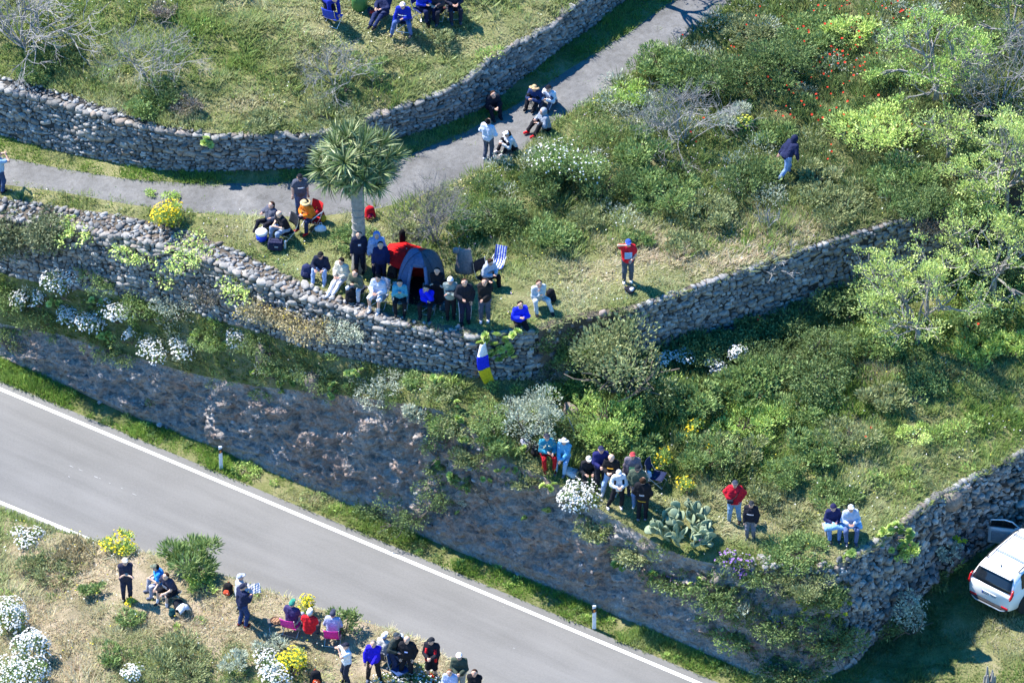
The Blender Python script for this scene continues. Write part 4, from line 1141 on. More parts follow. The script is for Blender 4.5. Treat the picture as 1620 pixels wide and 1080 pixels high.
def leafy_tree(px, py, wpx, hpx, label, seed, kind='tree', n_leaf=2600, mains=7, trunk=.09, z=None, leaf=(.082, .052), wood=None):
    """open-crowned tree: limbs, twigs and leaf clusters at their tips"""
    rg = np.random.default_rng(seed)
    W, H = wpx / 47.0, hpx / 40.0
    root = empty('spreading_tree', hit(px, py) if z is None else at(px, py, z)); tag(root, label, 'tree')
    wood = wood or M_TRUNK
    tube_part('trunk', [(0, 0, -.2), (.03, 0, H * .12), (0, .04, H * .25)], [trunk * 1.3, trunk, trunk * .9], wood, root, 8)
    ends = []
    for a in np.linspace(0, 6.283, mains, endpoint=False) + rg.uniform(0, 1):
        m_ = np.array([math.cos(a) * W * .5 * rg.uniform(.5, 1.1), math.sin(a) * W * .45 * rg.uniform(.5, 1.1), H * rg.uniform(.25, .75)])
        mb = MB(); e = []
        twig_tree((0, 0, H * .2), [m_], .62 * np.linalg.norm(m_), trunk * .55, 2, rg, mb, 4, .45, e, 5, .62)
        mb.build('limb', wood, root); ends += e
    ends_p = np.array([e[0] for e in ends]); ends_d = np.array([e[1] for e in ends])
    i = rg.integers(0, len(ends_p), n_leaf)
    off = rg.normal(0, .11, (n_leaf, 3)); off[:, 2] = np.abs(off[:, 2]) * .8
    p = ends_p[i] + off
    d = off * 5 + ends_d[i] * .6 + rg.normal(0, .35, (n_leaf, 3)) + np.array([0, 0, .3])
    V, F, C = leaf_quads(p, d, leaf[0], leaf[1], pal(kind, n_leaf, rg, p, 2.0), rg)
    link('crown', mesh_np('crown', V, F, M_LEAF, C), root)
    return root


leafy_tree(1450, 545, 210, 150, 'light green open-crowned tree beside the shaded wall', 61, n_leaf=8500, mains=11)
leafy_tree(1570, 470, 200, 170, 'light green tree at the right edge above the grassy slope', 62, n_leaf=8500, mains=11)
leafy_tree(1590, 330, 190, 170, 'tall light green tree at the right edge of the hillside', 63, n_leaf=8000, mains=11)
leafy_tree(1480, 160, 200, 140, 'pale green spreading tree right of the poppies', 64, n_leaf=7000, mains=10, kind='bright')
leafy_tree(1600, 70, 160, 120, 'dark green tree in the top right corner', 65, 'green', 4200)
leafy_tree(1500, 250, 110, 90, 'small light green tree below the tangled dead bush', 66, n_leaf=1800)
# the tree whose shadow falls over the far end of the lane stands just above the picture
leafy_tree(1010, -60, 190, 170, 'overhanging tree at the far end of the lane', 67, 'green', 1400, 8, .1, None)
bush(1560, 420, 110, 60, 'dark', 'dark undergrowth below the right edge trees', leaf=(.1, .05)); bush(1600, 560, 80, 50, 'bright', 'bright shrub at the right edge of the lower slope', leaf=(.12, .03), needle=True)
bush(1550, 560, 100, 50, 'bright', 'bright grassy clump under the right edge tree', leaf=(.13, .03), needle=True); bush(1455, 620, 80, 50, 'green', 'green clump at the foot of the light green tree', leaf=(.1, .04))


def ellipsoid(rx, ry, rz, nu=10, nv=6):
    v = [(0, 0, -rz)]; f = []
    for i in range(1, nv):
        t = math.pi * i / nv - math.pi / 2
        for k in range(nu):
            a = 2 * math.pi * k / nu; v.append((rx * math.cos(t) * math.cos(a), ry * math.cos(t) * math.sin(a), rz * math.sin(t)))
    v.append((0, 0, rz)); L = len(v) - 1
    for k in range(nu):
        f.append((0, 1 + (k + 1) % nu, 1 + k)); f.append((L, L - nu + k, L - nu + (k + 1) % nu))
    for i in range(nv - 2):
        for k in range(nu):
            a = 1 + i * nu + k; b = 1 + i * nu + (k + 1) % nu; f.append((a, b, b + nu, a + nu))
    return v, f


def cactus(px, py):
    rg = np.random.default_rng(9)
    root = empty('prickly_pear', hit(px, py)); tag(root, 'large pale green prickly pear cactus at the rim of the rock cut', 'cactus')
    m1 = plain('cactus_skin', (.22, .27, .165), .55, var=.22, scale=5)
    ms = []
    for k in range(4):
        v, f = ellipsoid(.15 + .015 * k, .034, .20 + .012 * k, 10, 6)
        mb = MB(); mb.add([(x * (1 + .25 * (z > 0)), y, z + .19) for x, y, z in v], f); ms.append(mb.mesh('pad', m1, True))
    def grow(p, d, gen):
        p = Vector(p); d = Vector(d).normalized()
        q = Vector((0, 0, 1)).rotation_difference(d)
        o = link('pad', ms[rg.integers(0, 4)], root, p); o.rotation_euler = (q.to_matrix() @ Matrix.Rotation(rg.uniform(0, 6.28), 3, 'Z')).to_euler()
        s = rg.uniform(.58, .84); o.scale = (s, s, s)
        if gen > 0:
            for _ in range(2 if rg.random() < .75 else 3):
                nd = d * .8 + Vector(rg.normal(0, .55, 3)) + Vector((0, 0, .22))
                grow(p + d * .34 * s, nd, gen - 1)
    for k in range(9):
        a = k / 9 * 6.28
        r = .55 if k else 0
        grow((math.cos(a) * r * 1.25, math.sin(a) * r * .8, -.05), (math.cos(a) * .5, math.sin(a) * .4, 1), 3)


cactus(1090, 850)


def rosette_mesh(seed, kind, n=34):
    rg = np.random.default_rng(seed)
    k = np.arange(n); az = k * 2.39996; t = k / n
    el = np.pi / 2 - (.25 + t * 1.15)
    d = np.stack([np.cos(az) * np.cos(el), np.sin(az) * np.cos(el), np.sin(el)], 1)
    L = (.05 + .10 * np.sqrt(t))
    s = np.cross(d, np.array([0, 0, 1.0])); s /= np.linalg.norm(s, axis=1, keepdims=True)
    w = L[:, None] * .30
    base = d * .015; mid = d * (L * .72)[:, None]; tip = d * L[:, None]; tip[:, 2] += .012
    V = np.stack([base - s * w * .3, base + s * w * .3, mid + s * w, tip, mid - s * w], 1).reshape(-1, 3)
    C = pal(kind, n, rg) * (1.15 - .3 * t)[:, None]
    me = mesh_np('rosette', V, (np.arange(n)[:, None] * 5 + np.array([[0, 1, 2, 3]])), M_SUCC, np.repeat(C, 5, 0))
    me2 = bpy.data.meshes.new('rosette'); me2.from_pydata([tuple(q) for q in V], [], [tuple(int(j * 5 + i) for i in range(5)) for j in range(n)]); me2.update()
    ca = me2.color_attributes.new('Col', 'FLOAT_COLOR', 'POINT'); ca.data.foreach_set('color', np.concatenate([np.repeat(C, 5, 0), np.ones((n * 5, 1))], 1).astype(np.float32).ravel()); me2.materials.append(M_SUCC)
    bpy.data.meshes.remove(me)
    return me2


ROS = [rosette_mesh(70 + i, 'lime') for i in range(3)] + [rosette_mesh(75, 'bright')]


def aeonium(px, py, label, n=1, wpx=20, hpx=14, scale=1.0, group='green rosette plants on rock and wall'):
    """leafy rosettes on short stems, leaning out from the rock"""
    SEED[0] += 1; rg = np.random.default_rng(SEED[0])
    root = empty('aeonium', hit(px, py)); tag(root, label, 'plant', group)
    W, H = wpx / 47, hpx / 38
    stem = MB()
    for k in range(n):
        x, z = rg.uniform(-W / 2, W / 2), rg.uniform(-H / 2, H / 2)
        p = np.array([x, -.10 - .12 * rg.random() - abs(z) * .1, z + .08]) if n > 1 else np.array([0, -.08, .08])
        stem.tube([(x * .5, .08, z * .5 - .05), tuple(p * np.array([.8, .6, .9])), tuple(p)], [.02, .016, .014], 5)
        o = link('rosette', ROS[rg.integers(0, len(ROS))], root, p); o.rotation_euler = (rg.uniform(.3, .95), rg.uniform(-.3, .3), rg.uniform(0, 6.28)); o.scale = (scale * rg.uniform(.8, 1.25),) * 3
    stem.build('stem', M_TWIGD, root)
    return root


aeonium(790, 545, 'cluster of yellow-green rosettes on the wall beside the flag', 26, 62, 44, 1.15)
aeonium(331, 226, 'yellow-green plant growing from the upper wall', 6, 14, 18)
aeonium(1405, 850, 'wide clump of yellow-green rosettes beside the seated pair', 34, 80, 44, 1.15); aeonium(1342, 875, 'small green rosette plant under the seated pair', 5, 16, 10)
for x, y, n, w, h, l in ((85, 482, 7, 30, 16, 'green rosettes among the left daisies'), (15, 478, 6, 22, 16, 'green rosettes at the left picture edge'), (320, 535, 8, 40, 16, 'bright rosettes along the cliff rim'), (345, 548, 5, 24, 10, 'bright rosette at the rim beside the lone daisy'), (440, 612, 4, 20, 20, 'pair of green rosettes high on the rock cut'), (455, 600, 3, 16, 12, 'small rosette beneath the dark ledge shrub'), (400, 590, 2, 12, 10, 'single rosette on the upper rock cut'), (535, 612, 6, 30, 20, 'green rosettes below the grey shrub'), (560, 590, 5, 26, 16, 'green rosettes behind the pale shrub'), (526, 626, 3, 14, 12, 'rosette hanging on the rock below the ledge'),
                        (695, 728, 3, 14, 12, 'topmost rosette on the bend of the rock cut'), (712, 752, 2, 12, 10, 'large bright rosette on the shaded rock cut'), (692, 740, 2, 10, 10, 'rosette left of the large bright one'), (735, 690, 4, 16, 14, 'rosettes at the top of the dry growth'), (800, 745, 5, 30, 14, 'rosettes at the rim left of the bags'), (728, 660, 3, 12, 12, 'rosette under the olive shrub'), (812, 715, 9, 40, 24, 'clump of pale rosettes before the bags'), (725, 812, 1, 8, 8, 'round rosette beside the small grey plant'), (868, 770, 4, 20, 10, 'rosettes at the rim under the white hat'), (870, 805, 3, 18, 10, 'rosettes below the dense daisies'), (940, 835, 3, 20, 14, 'yellowish rosettes under the standing group'),
                        (955, 850, 3, 16, 10, 'rosette with a yellow flower on the rim'), (975, 875, 4, 18, 14, 'rosettes under the hanging grass'), (985, 895, 3, 14, 12, 'rosettes beside the pale rim plant'), (1030, 905, 4, 24, 18, 'green rosettes below the cactus'), (975, 895, 2, 10, 10, 'small rosette low on the rim'), (832, 820, 2, 10, 8, 'lone rosette in the middle of the rock cut'), (770, 755, 2, 14, 10, 'pair of rosettes on the dry growth'), (720, 640, 3, 14, 12, 'rosette at the end of the wall foot'), (1100, 920, 5, 30, 20, 'leafy rosettes among mauve flowers'), (650, 605, 4, 24, 12, 'green rosettes below the wall under the tent'), (690, 600, 4, 22, 12, 'green rosettes below the wall near the flag'), (150, 480, 5, 26, 14, 'green rosettes between daisies'), (165, 530, 4, 20, 12, 'rosettes under the round daisies')):
    aeonium(x, y, l, n, w, h, .95)


def fennel(px, py, hpx, label, n=6):
    SEED[0] += 1; rg = np.random.default_rng(SEED[0])
    root = empty('fennel_plant', hit(px, py)); tag(root, label, 'plant')
    H = hpx / 38
    mb = MB(); V, F, C = [], [], []; o = 0; tips = []
    mb.tube([(0, 0, -.05), (.03, 0, H * .5), (.0, .02, H * .9)], [.02, .016, .010], 5)
    for k in range(n):
        a = k / n * 6.28 + rg.uniform(0, .6); z = H * rg.uniform(.4, .8)
        t = np.array([math.cos(a) * H * .22, math.sin(a) * H * .18, z + H * .2]); mb.tube([(0.02, 0, z - .15), tuple(t * np.array([.6, .6, .95])), tuple(t)], [.01, .009, .007], 4); tips.append(t)
    tips.append(np.array([0, .02, H * .92]))
    mb.build('stalk', plain('fennel_stalk', (.16, .22, .07)), root)
    for t in tips:
        p = t + rg.normal(0, .045, (14, 3)) * np.array([1, 1, .3])
        v, f, c = flowers(p, np.tile(np.array([0, -.25, 1.0]), (14, 1)) + rg.normal(0, .2, (14, 3)), .075, (.68, .62, .05), rg)
        me = link('umbel', mesh_np('umbel', v, f, M_PETAL, c), root)
    p = rg.normal(0, .12, (90, 3)) * np.array([1, 1, .8]) + np.array([0, 0, .18])
    v, f, c = leaf_quads(p, rg.normal(0, 1, (90, 3)), .2, .05, pal('bright', 90, rg), rg)
    link('foliage', mesh_np('foliage', v, f, M_LEAF, c), root)


fennel(1326, 1010, 66, 'tall yellow fennel at the corner of the lower wall', 6)
fennel(1510, 898, 52, 'yellow fennel between the lower wall and the car door', 5)
fennel(1272, 985, 36, 'small pale flower spike on the shaded slope', 3)


# poppies: far too many and too small to tell apart
def poppies():
    rg = np.random.default_rng(12)
    P = []
    for x, y, sx, sy, n in ((1325, 85, 34, 34, 26), (1390, 20, 40, 16, 20), (1300, 150, 40, 20, 14), (1320, 110, 30, 30, 22), (1280, 185, 40, 18, 16), (1420, 40, 20, 12, 14), (1190, 95, 70, 40, 10), (1320, 215, 60, 16, 12), (1400, 215, 40, 10, 5), (1240, 40, 60, 20, 8), (1230, 165, 30, 12, 6), (1510, 215, 60, 20, 4), (1100, 225, 30, 10, 3), (1320, 265, 20, 10, 3), (1530, 545, 20, 6, 3), (1380, 700, 20, 10, 2), (1190, 530, 20, 8, 2)):
        for _ in range(n):
            P.append(hit(rg.normal(x, sx), rg.normal(y, sy)) + np.array([0, 0, rg.uniform(.45, .85)]))
    P = np.array(P); D = rg.normal(0, .35, P.shape) + np.array([0, -.35, 1.0])
    v, f, c = flowers(P, D, .08, RED, rg)
    o = link('poppies', mesh_np('poppies', v, f, M_PETAL, c)); tag(o, 'scattered red poppies on the upper hillside', 'poppies', kind='stuff')
    mb = MB()
    for p in P:
        mb.tube([tuple(p - np.array([0, 0, .8])), tuple(p)], .006, 3, False)
    mb.build('poppy_stalks', plain('poppy_stalk', (.12, .18, .05)), o)
    # tiny white and yellow meadow flowers
    V, F, C = [], [], []; k = 0
    for st, dens, cols in (('terrace', 5, ((.75, .75, .72), (.70, .64, .10))), ('upper_terrace', 4.5, ((.75, .75, .70), (.66, .62, .12), (.5, .38, .5))), ('bank', 6, ((.72, .62, .08), (.7, .7, .62))), ('field', 4, ((.72, .72, .6), (.66, .6, .2)))):
        p, X, Y = sample_strip(st, dens)
        p = p[fbm(p, .5, 91, 2) > -.05] + np.array([0, 0, .26])
        v, f, c = flowers(p, rg.normal(0, .4, p.shape) + np.array([0, -.2, 1.0]), .045, (1, 1, 1), rg, 5)
        ci = np.array(cols)[rg.integers(0, len(cols), len(p))]
        V.append(v); F.append(f + k); C.append(np.repeat(ci, 6, 0)); k += len(v)
    o = link('meadow_flowers', mesh_np('meadow_flowers', np.concatenate(V), np.concatenate(F), M_PETAL, np.concatenate(C))); tag(o, 'tiny white and yellow flowers dotted through the grass', 'flowers', kind='stuff')


poppies()


# low weeds that blur into one cover
def undergrowth(name, strip_, dens, mask, kinds, rr, label, seed):
    rg = np.random.default_rng(seed)
    p, X, Y = sample_strip(strip_, dens, mask)
    V, F, C = [], [], []; k = 0
    for q in p:
        r = rg.uniform(*rr); n = int(60 + 520 * r * r)
        kd = kinds[min(len(kinds) - 1, int((vnoise(q[None], .5, seed)[0] * .5 + .5) * len(kinds) + rg.uniform(-.5, .5)) if True else 0)] if rg.random() > .15 else kinds[rg.integers(0, len(kinds))]
        d = rg.normal(size=(n, 3)); d[:, 2] = np.abs(d[:, 2]); d /= np.linalg.norm(d, axis=1, keepdims=True)
        pp = q + d * np.array([r, r, r * .75]) * rg.uniform(.45, 1.0, (n, 1))
        v, f, c = leaf_quads(pp, d * .7 + rg.normal(0, .45, d.shape) + np.array([0, 0, .35]), .12, .032, pal(kd, n, rg, pp), rg)
        V.append(v); F.append(f + k); C.append(c); k += len(v)
    o = link(name, mesh_np(name, np.concatenate(V), np.concatenate(F), M_LEAF, np.concatenate(C))); tag(o, label, 'undergrowth', kind='stuff')


_tm = lambda X, Y: 1 - np.clip(blob(X, Y, TROD) * 1.6, 0, 1)
undergrowth('hillside_undergrowth', 'upper_terrace', 1.35, lambda c, X, Y: ((X > 700) & (Y < np.interp(X, [700, 900, 1000, 1300, 1450, 1700], [400, 390, 350, 335, 340, 300])) & (Y > -60)) * _tm(X, Y), ['dark', 'green', 'dark', 'grey', 'dark', 'olive', 'green'], (.22, .72), 'mixed low weeds between the hillside shrubs', 201)
undergrowth('ledge_undergrowth', 'terrace', 2.4, lambda c, X, Y: (X < 740) * 1.0, ['green', 'bright', 'dark', 'grey', 'lime', 'green'], (.16, .4), 'dark weeds over the ledge under the middle wall', 202)
undergrowth('lower_undergrowth', 'terrace', 1.2, lambda c, X, Y: ((X > 760) & (Y < 780)) * _tm(X, Y), ['dark', 'green', 'bright', 'olive', 'dark'], (.2, .55), 'mixed weeds on the lower terrace', 203)
undergrowth('field_undergrowth', 'field', .35, lambda c, X, Y: _tm(X, Y), ['olive', 'green', 'bright'], (.15, .35), 'low tussocks in the field grass', 204)
undergrowth('slope_undergrowth', 'cliff', 3.2, lambda c, X, Y: ((X > 1090) & (X < 1345)) * np.clip((X - 1090) / 80, 0, 1), ['dark', 'dark', 'green'], (.16, .36), 'dark weeds hanging over the slope at the end of the rock cut', 205)
undergrowth('rim_undergrowth', 'cliff', 1.6, lambda c, X, Y: (X < 1100) * (Y < np.interp(X, [-300, 0, 200, 400, 600, 700, 760, 800, 900, 1000, 1100], [400, 530, 585, 628, 645, 680, 730, 765, 805, 870, 920])), ['dark', 'green', 'olive'], (.12, .3), 'weeds hanging over the rim of the rock cut', 206)
undergrowth('bank_undergrowth', 'bank', .55, lambda c, X, Y: _tm(X, Y), ['olive', 'brown', 'green', 'bright'], (.14, .34), 'low tussocks on the roadside bank', 207)
undergrowth('step_undergrowth', 'wall_mid', 7.0, lambda c, X, Y: ((X > 846) & (X < 1004)) * 1.0, ['dark', 'olive', 'green', 'brown'], (.10, .24), 'grass and weeds hanging down the earth step', 209)
undergrowth('verge_undergrowth', 'verge', 1.6, lambda c, X, Y: ((Y < 596 + .42 * X) & (X < 1150)) * 1.0, ['bright', 'green', 'bright'], (.10, .22), 'leafy weeds along the verge', 208)

# loose rock
def boulder(px, py, s, label, name='boulder', seed=0):
    rg = np.random.default_rng(300 + seed); v, f = stone_mesh(500 + seed, None)
    for _ in range(1):
        pass
    o = link(name, mesh_np(name, v * np.array(s), f, M_STONE, np.tile(SHADES[5], (len(v), 1))), loc=hit(px, py) + np.array([0, 0, s[2] * .25]), rot=(0, 0, rg.uniform(0, 6)))
    return tag(o, label, 'boulder')


boulder(1502, 795, (.75, .6, .65), 'large brownish boulder set in the top of the lower wall', seed=1)
boulder(415, 560, (.5, .4, .5), 'rounded boulder on the cliff rim below the spurge', seed=2); boulder(495, 612, (.6, .45, .7), 'pale rock knob at the top of the rock cut', seed=3); boulder(905, 655, (.55, .45, .45), 'grey rock among shrubs below the wall corner', seed=4)
_sc = []
for x, y, sx, sy, n in ((1362, 915, 22, 14, 60), (1350, 960, 14, 26, 60), (1215, 862 + 30, 45, 8, 40), (1310, 905, 40, 12, 50), (880, 660, 30, 14, 24)):
    for _ in range(n):
        p = hit(random.gauss(x, sx), random.gauss(y, sy)); s_ = random.uniform(.07, .19)
        _sc.append((p + np.array([0, 0, .04]), np.array(Euler((random.uniform(-1, 1), random.uniform(-1, 1), random.uniform(0, 6))).to_matrix()) * np.array([s_ * 1.3, s_, s_ * .7]), s_ * s_))
V, F, C = [], [], []; k = 0
for c, m, s_ in _sc:
    v, f = _SV[random.randrange(14)]; V.append(v @ m.T + c); F.append(f + k); k += len(v); C.append(np.repeat(SHADES[random.randrange(8)][None], len(v), 0))
tag(link('scree', mesh_np('scree', np.concatenate(V), np.concatenate(F), M_STONE, np.concatenate(C))), 'loose stones spilled at the rim and corner of the lower wall', 'scree', kind='stuff')
mb = MB(); _p = hit(905, 702)
mb.tube([(0, 0, 0), (.06, 0, .25), (.05, 0, .6), (-.08, .0, .95), (-.14, .05, 1.1)], [.025, .022, .02, .016, .01], 5)
tag(mb.build('dead_stick', M_TWIG, loc=_p), 'bleached bent stick standing before the big olive bush', 'stick')
_st = empty('tree_stump', hit(1565, 1085)); tag(_st, 'weathered grey split stump at the bottom right corner', 'stump')
for k in range(6):
    a = k / 6 * 6.28; mb = MB(); r = .13
    mb.tube([(math.cos(a) * r, math.sin(a) * r, -.1), (math.cos(a) * r * 1.1, math.sin(a) * r * 1.1, .3), (math.cos(a) * r * 1.3, math.sin(a) * r * 1.2, .45 + .14 * (k % 3))], [.09, .07, .02], 5)
    mb.build('splinter', M_TRUNK, _st)
bare(1300, 910, 60, 24, 'bleached dead twigs on the rim below the seated pair', n=4, depth=2, up=.3)
# ------------------------------------------------------------ people
def S(r, g, b, k=.78):
    f = lambda u: ((u / 255 + .055) / 1.055) ** 2.4 if u > 10 else u / 255 / 12.92
    return (f(r) * k, f(g) * k, f(b) * k)


def unit(v):
    return v / (np.linalg.norm(v) + 1e-9)


def surface_net(d, o, h):
    """quads round the zero level of the grid d"""
    s = d < 0
    nx, ny, nz = d.shape
    c = np.zeros((nx - 1, ny - 1, nz - 1), np.int8)
    for i in (0, 1):
        for j in (0, 1):
            for k in (0, 1):
                c += s[i:nx - 1 + i, j:ny - 1 + j, k:nz - 1 + k]
    act = (c > 0) & (c < 8)
    idx = -np.ones(act.shape, np.int64); ii = np.argwhere(act); idx[act] = np.arange(len(ii))
    acc = np.zeros((len(ii), 3)); cnt = np.zeros(len(ii))
    cor = [(i, j, k) for i in (0, 1) for j in (0, 1) for k in (0, 1)]
    for a in cor:
        for ax in range(3):
            if a[ax] == 0:
                b = list(a); b[ax] = 1
                da = d[ii[:, 0] + a[0], ii[:, 1] + a[1], ii[:, 2] + a[2]]; db = d[ii[:, 0] + b[0], ii[:, 1] + b[1], ii[:, 2] + b[2]]
                m = (da < 0) != (db < 0)
                t = da[m] / (da[m] - db[m])
                p = np.tile(np.array(a, float), (m.sum(), 1)); p[:, ax] = t
                acc[m] += p; cnt[m] += 1
    V = (ii + acc / cnt[:, None]) * h + o
    F = []
    for ax in range(3):
        b, cx = (ax + 1) % 3, (ax + 2) % 3
        s0 = np.take(s, range(d.shape[ax] - 1), ax); s1 = np.take(s, range(1, d.shape[ax]), ax)
        e = np.argwhere(s0 != s1)
        e = e[(e[:, b] > 0) & (e[:, cx] > 0) & (e[:, b] < d.shape[b] - 1) & (e[:, cx] < d.shape[cx] - 1)]
        if not len(e):
            continue
        q = []
        for (u, v) in ((-1, -1), (0, -1), (0, 0), (-1, 0)):
            t = e.copy(); t[:, b] += u; t[:, cx] += v; q.append(idx[t[:, 0], t[:, 1], t[:, 2]])
        q = np.stack(q, 1); fl = ~s0[e[:, 0], e[:, 1], e[:, 2]]
        q[fl] = q[fl][:, ::-1]
        F.append(q)
    F = np.concatenate(F); F = F[(F >= 0).all(1)]
    return V, F


def sdf_mesh(prims, h=.03, k=.03, infl=0.0, cuts=()):
    """prims: (a, b, ra, rb) tapered capsules blended together; cuts: (point, normal) keep the side the normal points to"""
    A = np.array([p[0] for p in prims]); B = np.array([p[1] for p in prims]); rm = max(max(p[2], p[3]) for p in prims) + infl + 2.5 * h
    lo = np.minimum(A.min(0), B.min(0)) - rm; hi = np.maximum(A.max(0), B.max(0)) + rm
    n = np.ceil((hi - lo) / h).astype(int) + 1
    g = np.stack(np.meshgrid(*[lo[i] + np.arange(n[i]) * h for i in range(3)], indexing='ij'), -1).astype(np.float32)
    out = None
    for a, b, ra, rb in prims:
        ab = (b - a).astype(np.float32); L = float(ab @ ab) + 1e-9
        pa = g - a.astype(np.float32)
        t = np.clip((pa @ ab) / L, 0, 1)
        d = np.sqrt(((pa - t[..., None] * ab) ** 2).sum(-1)) - (ra + (rb - ra) * t) - infl
        if out is None:
            out = d
        else:
            w = np.clip(.5 + .5 * (out - d) / k, 0, 1); out = out * (1 - w) + d * w - k * w * (1 - w)
    for c, nrm in cuts:
        out = np.maximum(out, -((g - np.asarray(c, np.float32)) @ np.asarray(nrm, np.float32)))
    return surface_net(out, lo, h)


def ik(a, b, l1, l2, pole):
    d = b - a; L = np.linalg.norm(d); m = l1 + l2 - .004
    if L > m:
        b = a + d / L * m; d = b - a; L = m
    L = max(L, abs(l1 - l2) + .02)
    x = (l1 * l1 - l2 * l2 + L * L) / (2 * L); hgt = math.sqrt(max(0, l1 * l1 - x * x))
    u = unit(d); pl = pole - u * (pole @ u)
    return a + u * x + unit(pl) * hgt, b


SKINS = [(.57, .34, .25), (.49, .28, .195), (.62, .40, .30)]
M_SKIN = [plain('skin_%d' % i, c, .6, spec=.35, var=.1) for i, c in enumerate(SKINS)]
M_EYE = plain('dark_features', (.03, .02, .018), .5)
V3 = lambda *a: np.array(a, float)
POSES = {
    # pelvis, forward lean, foot L, foot R, hand L, hand R  (x to the figure's left, y behind it)
    'stand':  (V3(0, 0, .93), 2, V3(.11, 0, 0), V3(-.11, -.05, 0), V3(.27, -.04, .80), V3(-.27, -.04, .80)),
    'wide':   (V3(0, 0, .92), 3, V3(.20, -.02, 0), V3(-.20, -.05, 0), V3(.10, -.28, 1.08), V3(-.10, -.28, 1.08)),
    'phone':  (V3(0, 0, .93), 4, V3(.10, .02, 0), V3(-.11, -.08, 0), V3(.06, -.32, 1.12), V3(-.06, -.32, 1.12)),
    'cross':  (V3(0, 0, .93), 0, V3(.11, 0, 0), V3(-.11, -.03, 0), V3(-.10, -.24, 1.20), V3(.12, -.25, 1.16)),
    'hips':   (V3(0, 0, .93), 0, V3(.17, 0, 0), V3(-.15, -.06, 0), V3(.19, -.08, 1.02), V3(-.19, -.08, 1.02)),
    'pocket': (V3(0, 0, .93), 2, V3(.12, 0, 0), V3(-.10, -.06, 0), V3(.21, -.12, .92), V3(-.21, -.12, .92)),
    'eye':    (V3(0, 0, .93), 0, V3(.11, 0, 0), V3(-.12, -.04, 0), V3(.10, -.30, 1.10), V3(-.07, -.17, 1.60)),
    'camera': (V3(0, 0, .93), 0, V3(.11, 0, 0), V3(-.11, -.05, 0), V3(.06, -.26, 1.52), V3(-.06, -.26, 1.52)),
    'walk':   (V3(0, 0, .88), 36, V3(.10, -.25, 0), V3(-.10, .34, .06), V3(.30, .10, .78), V3(-.26, -.28, .78)),
    'stride': (V3(0, 0, .88), 4, V3(.10, -.28, 0), V3(-.12, .24, 0), V3(.08, -.28, 1.10), V3(-.08, -.28, 1.10)),
    'chair':  (V3(0, 0, .50), 6, V3(.15, -.48, 0), V3(-.15, -.46, 0), V3(.10, -.30, .70), V3(-.10, -.30, .70)),
    'chair2': (V3(0, 0, .50), 22, V3(.20, -.46, 0), V3(-.17, -.50, 0), V3(.07, -.42, .72), V3(-.08, -.40, .70)),
    'chair3': (V3(0, 0, .44), -8, V3(.18, -.62, 0), V3(-.16, -.66, 0), V3(.24, -.16, .66), V3(-.24, -.16, .66)),
    'hug':    (V3(0, 0, .14), 22, V3(.14, -.52, 0), V3(-.14, -.56, 0), V3(.07, -.46, .44), V3(-.07, -.46, .42)),
    'ground': (V3(0, 0, .14), 12, V3(.20, -.58, 0), V3(-.12, -.66, 0), V3(.12, -.36, .44), V3(-.12, -.34, .46)),
    'low':    (V3(0, 0, .32), 14, V3(.20, -.52, 0), V3(-.18, -.56, 0), V3(.14, -.40, .52), V3(-.14, -.40, .52)),
    'think':  (V3(0, 0, .46), 20, V3(.15, -.46, 0), V3(-.15, -.46, 0), V3(.04, -.34, 1.02), V3(.08, -.36, .70)),
    'recline': (V3(0, 0, .22), -14, V3(.10, -.80, .0), V3(-.05, -.84, .02), V3(.10, -.28, .50), V3(-.12, -.30, .48)),
    'wall':   (V3(0, 0, .10), 10, V3(.14, -.36, -.62), V3(-.10, -.36, -.66), V3(.06, -.34, .40), V3(-.10, -.32, .40)),
    'lean':   (V3(0, 0, .90), 14, V3(.12, .04, 0), V3(-.14, -.10, 0), V3(.30, -.34, 1.05), V3(-.26, -.30, 1.10)),
    'bend':   (V3(0, 0, .80), 70, V3(.14, -.04, 0), V3(-.14, -.02, 0), V3(.14, -.62, .42), V3(-.14, -.62, .42)),
}
PEOPLE = []


def frame_rot(lean):
    t = R(lean); return np.array([[1, 0, 0], [0, math.cos(t), -math.sin(t)], [0, math.sin(t), math.cos(t)]])


def finger_geo(w, d, nrm, side):
    """four unequal bent fingers and a thumb leaving the side of the palm"""
    mb = MB(); d = unit(d); s = unit(np.cross(d, nrm)); n = np.cross(s, d)
    p0 = w + d * .085
    for i, (off, L) in enumerate(((-.030, .062), (-.010, .076), (.011, .072), (.030, .056))):
        a = p0 + s * off; m_ = a + d * L * .5 - n * .006; e = a + d * L * .85 - n * L * .45
        mb.tube([a - d * .02, m_, e], [.0105, .0095, .007], 4)
    a = w + d * .03 + s * .032 * side; m_ = a + d * .028 + s * .03 * side - n * .01; e = m_ + d * .035 - n * .012
    mb.tube([a, m_, e], [.012, .0105, .008], 4)
    return mb


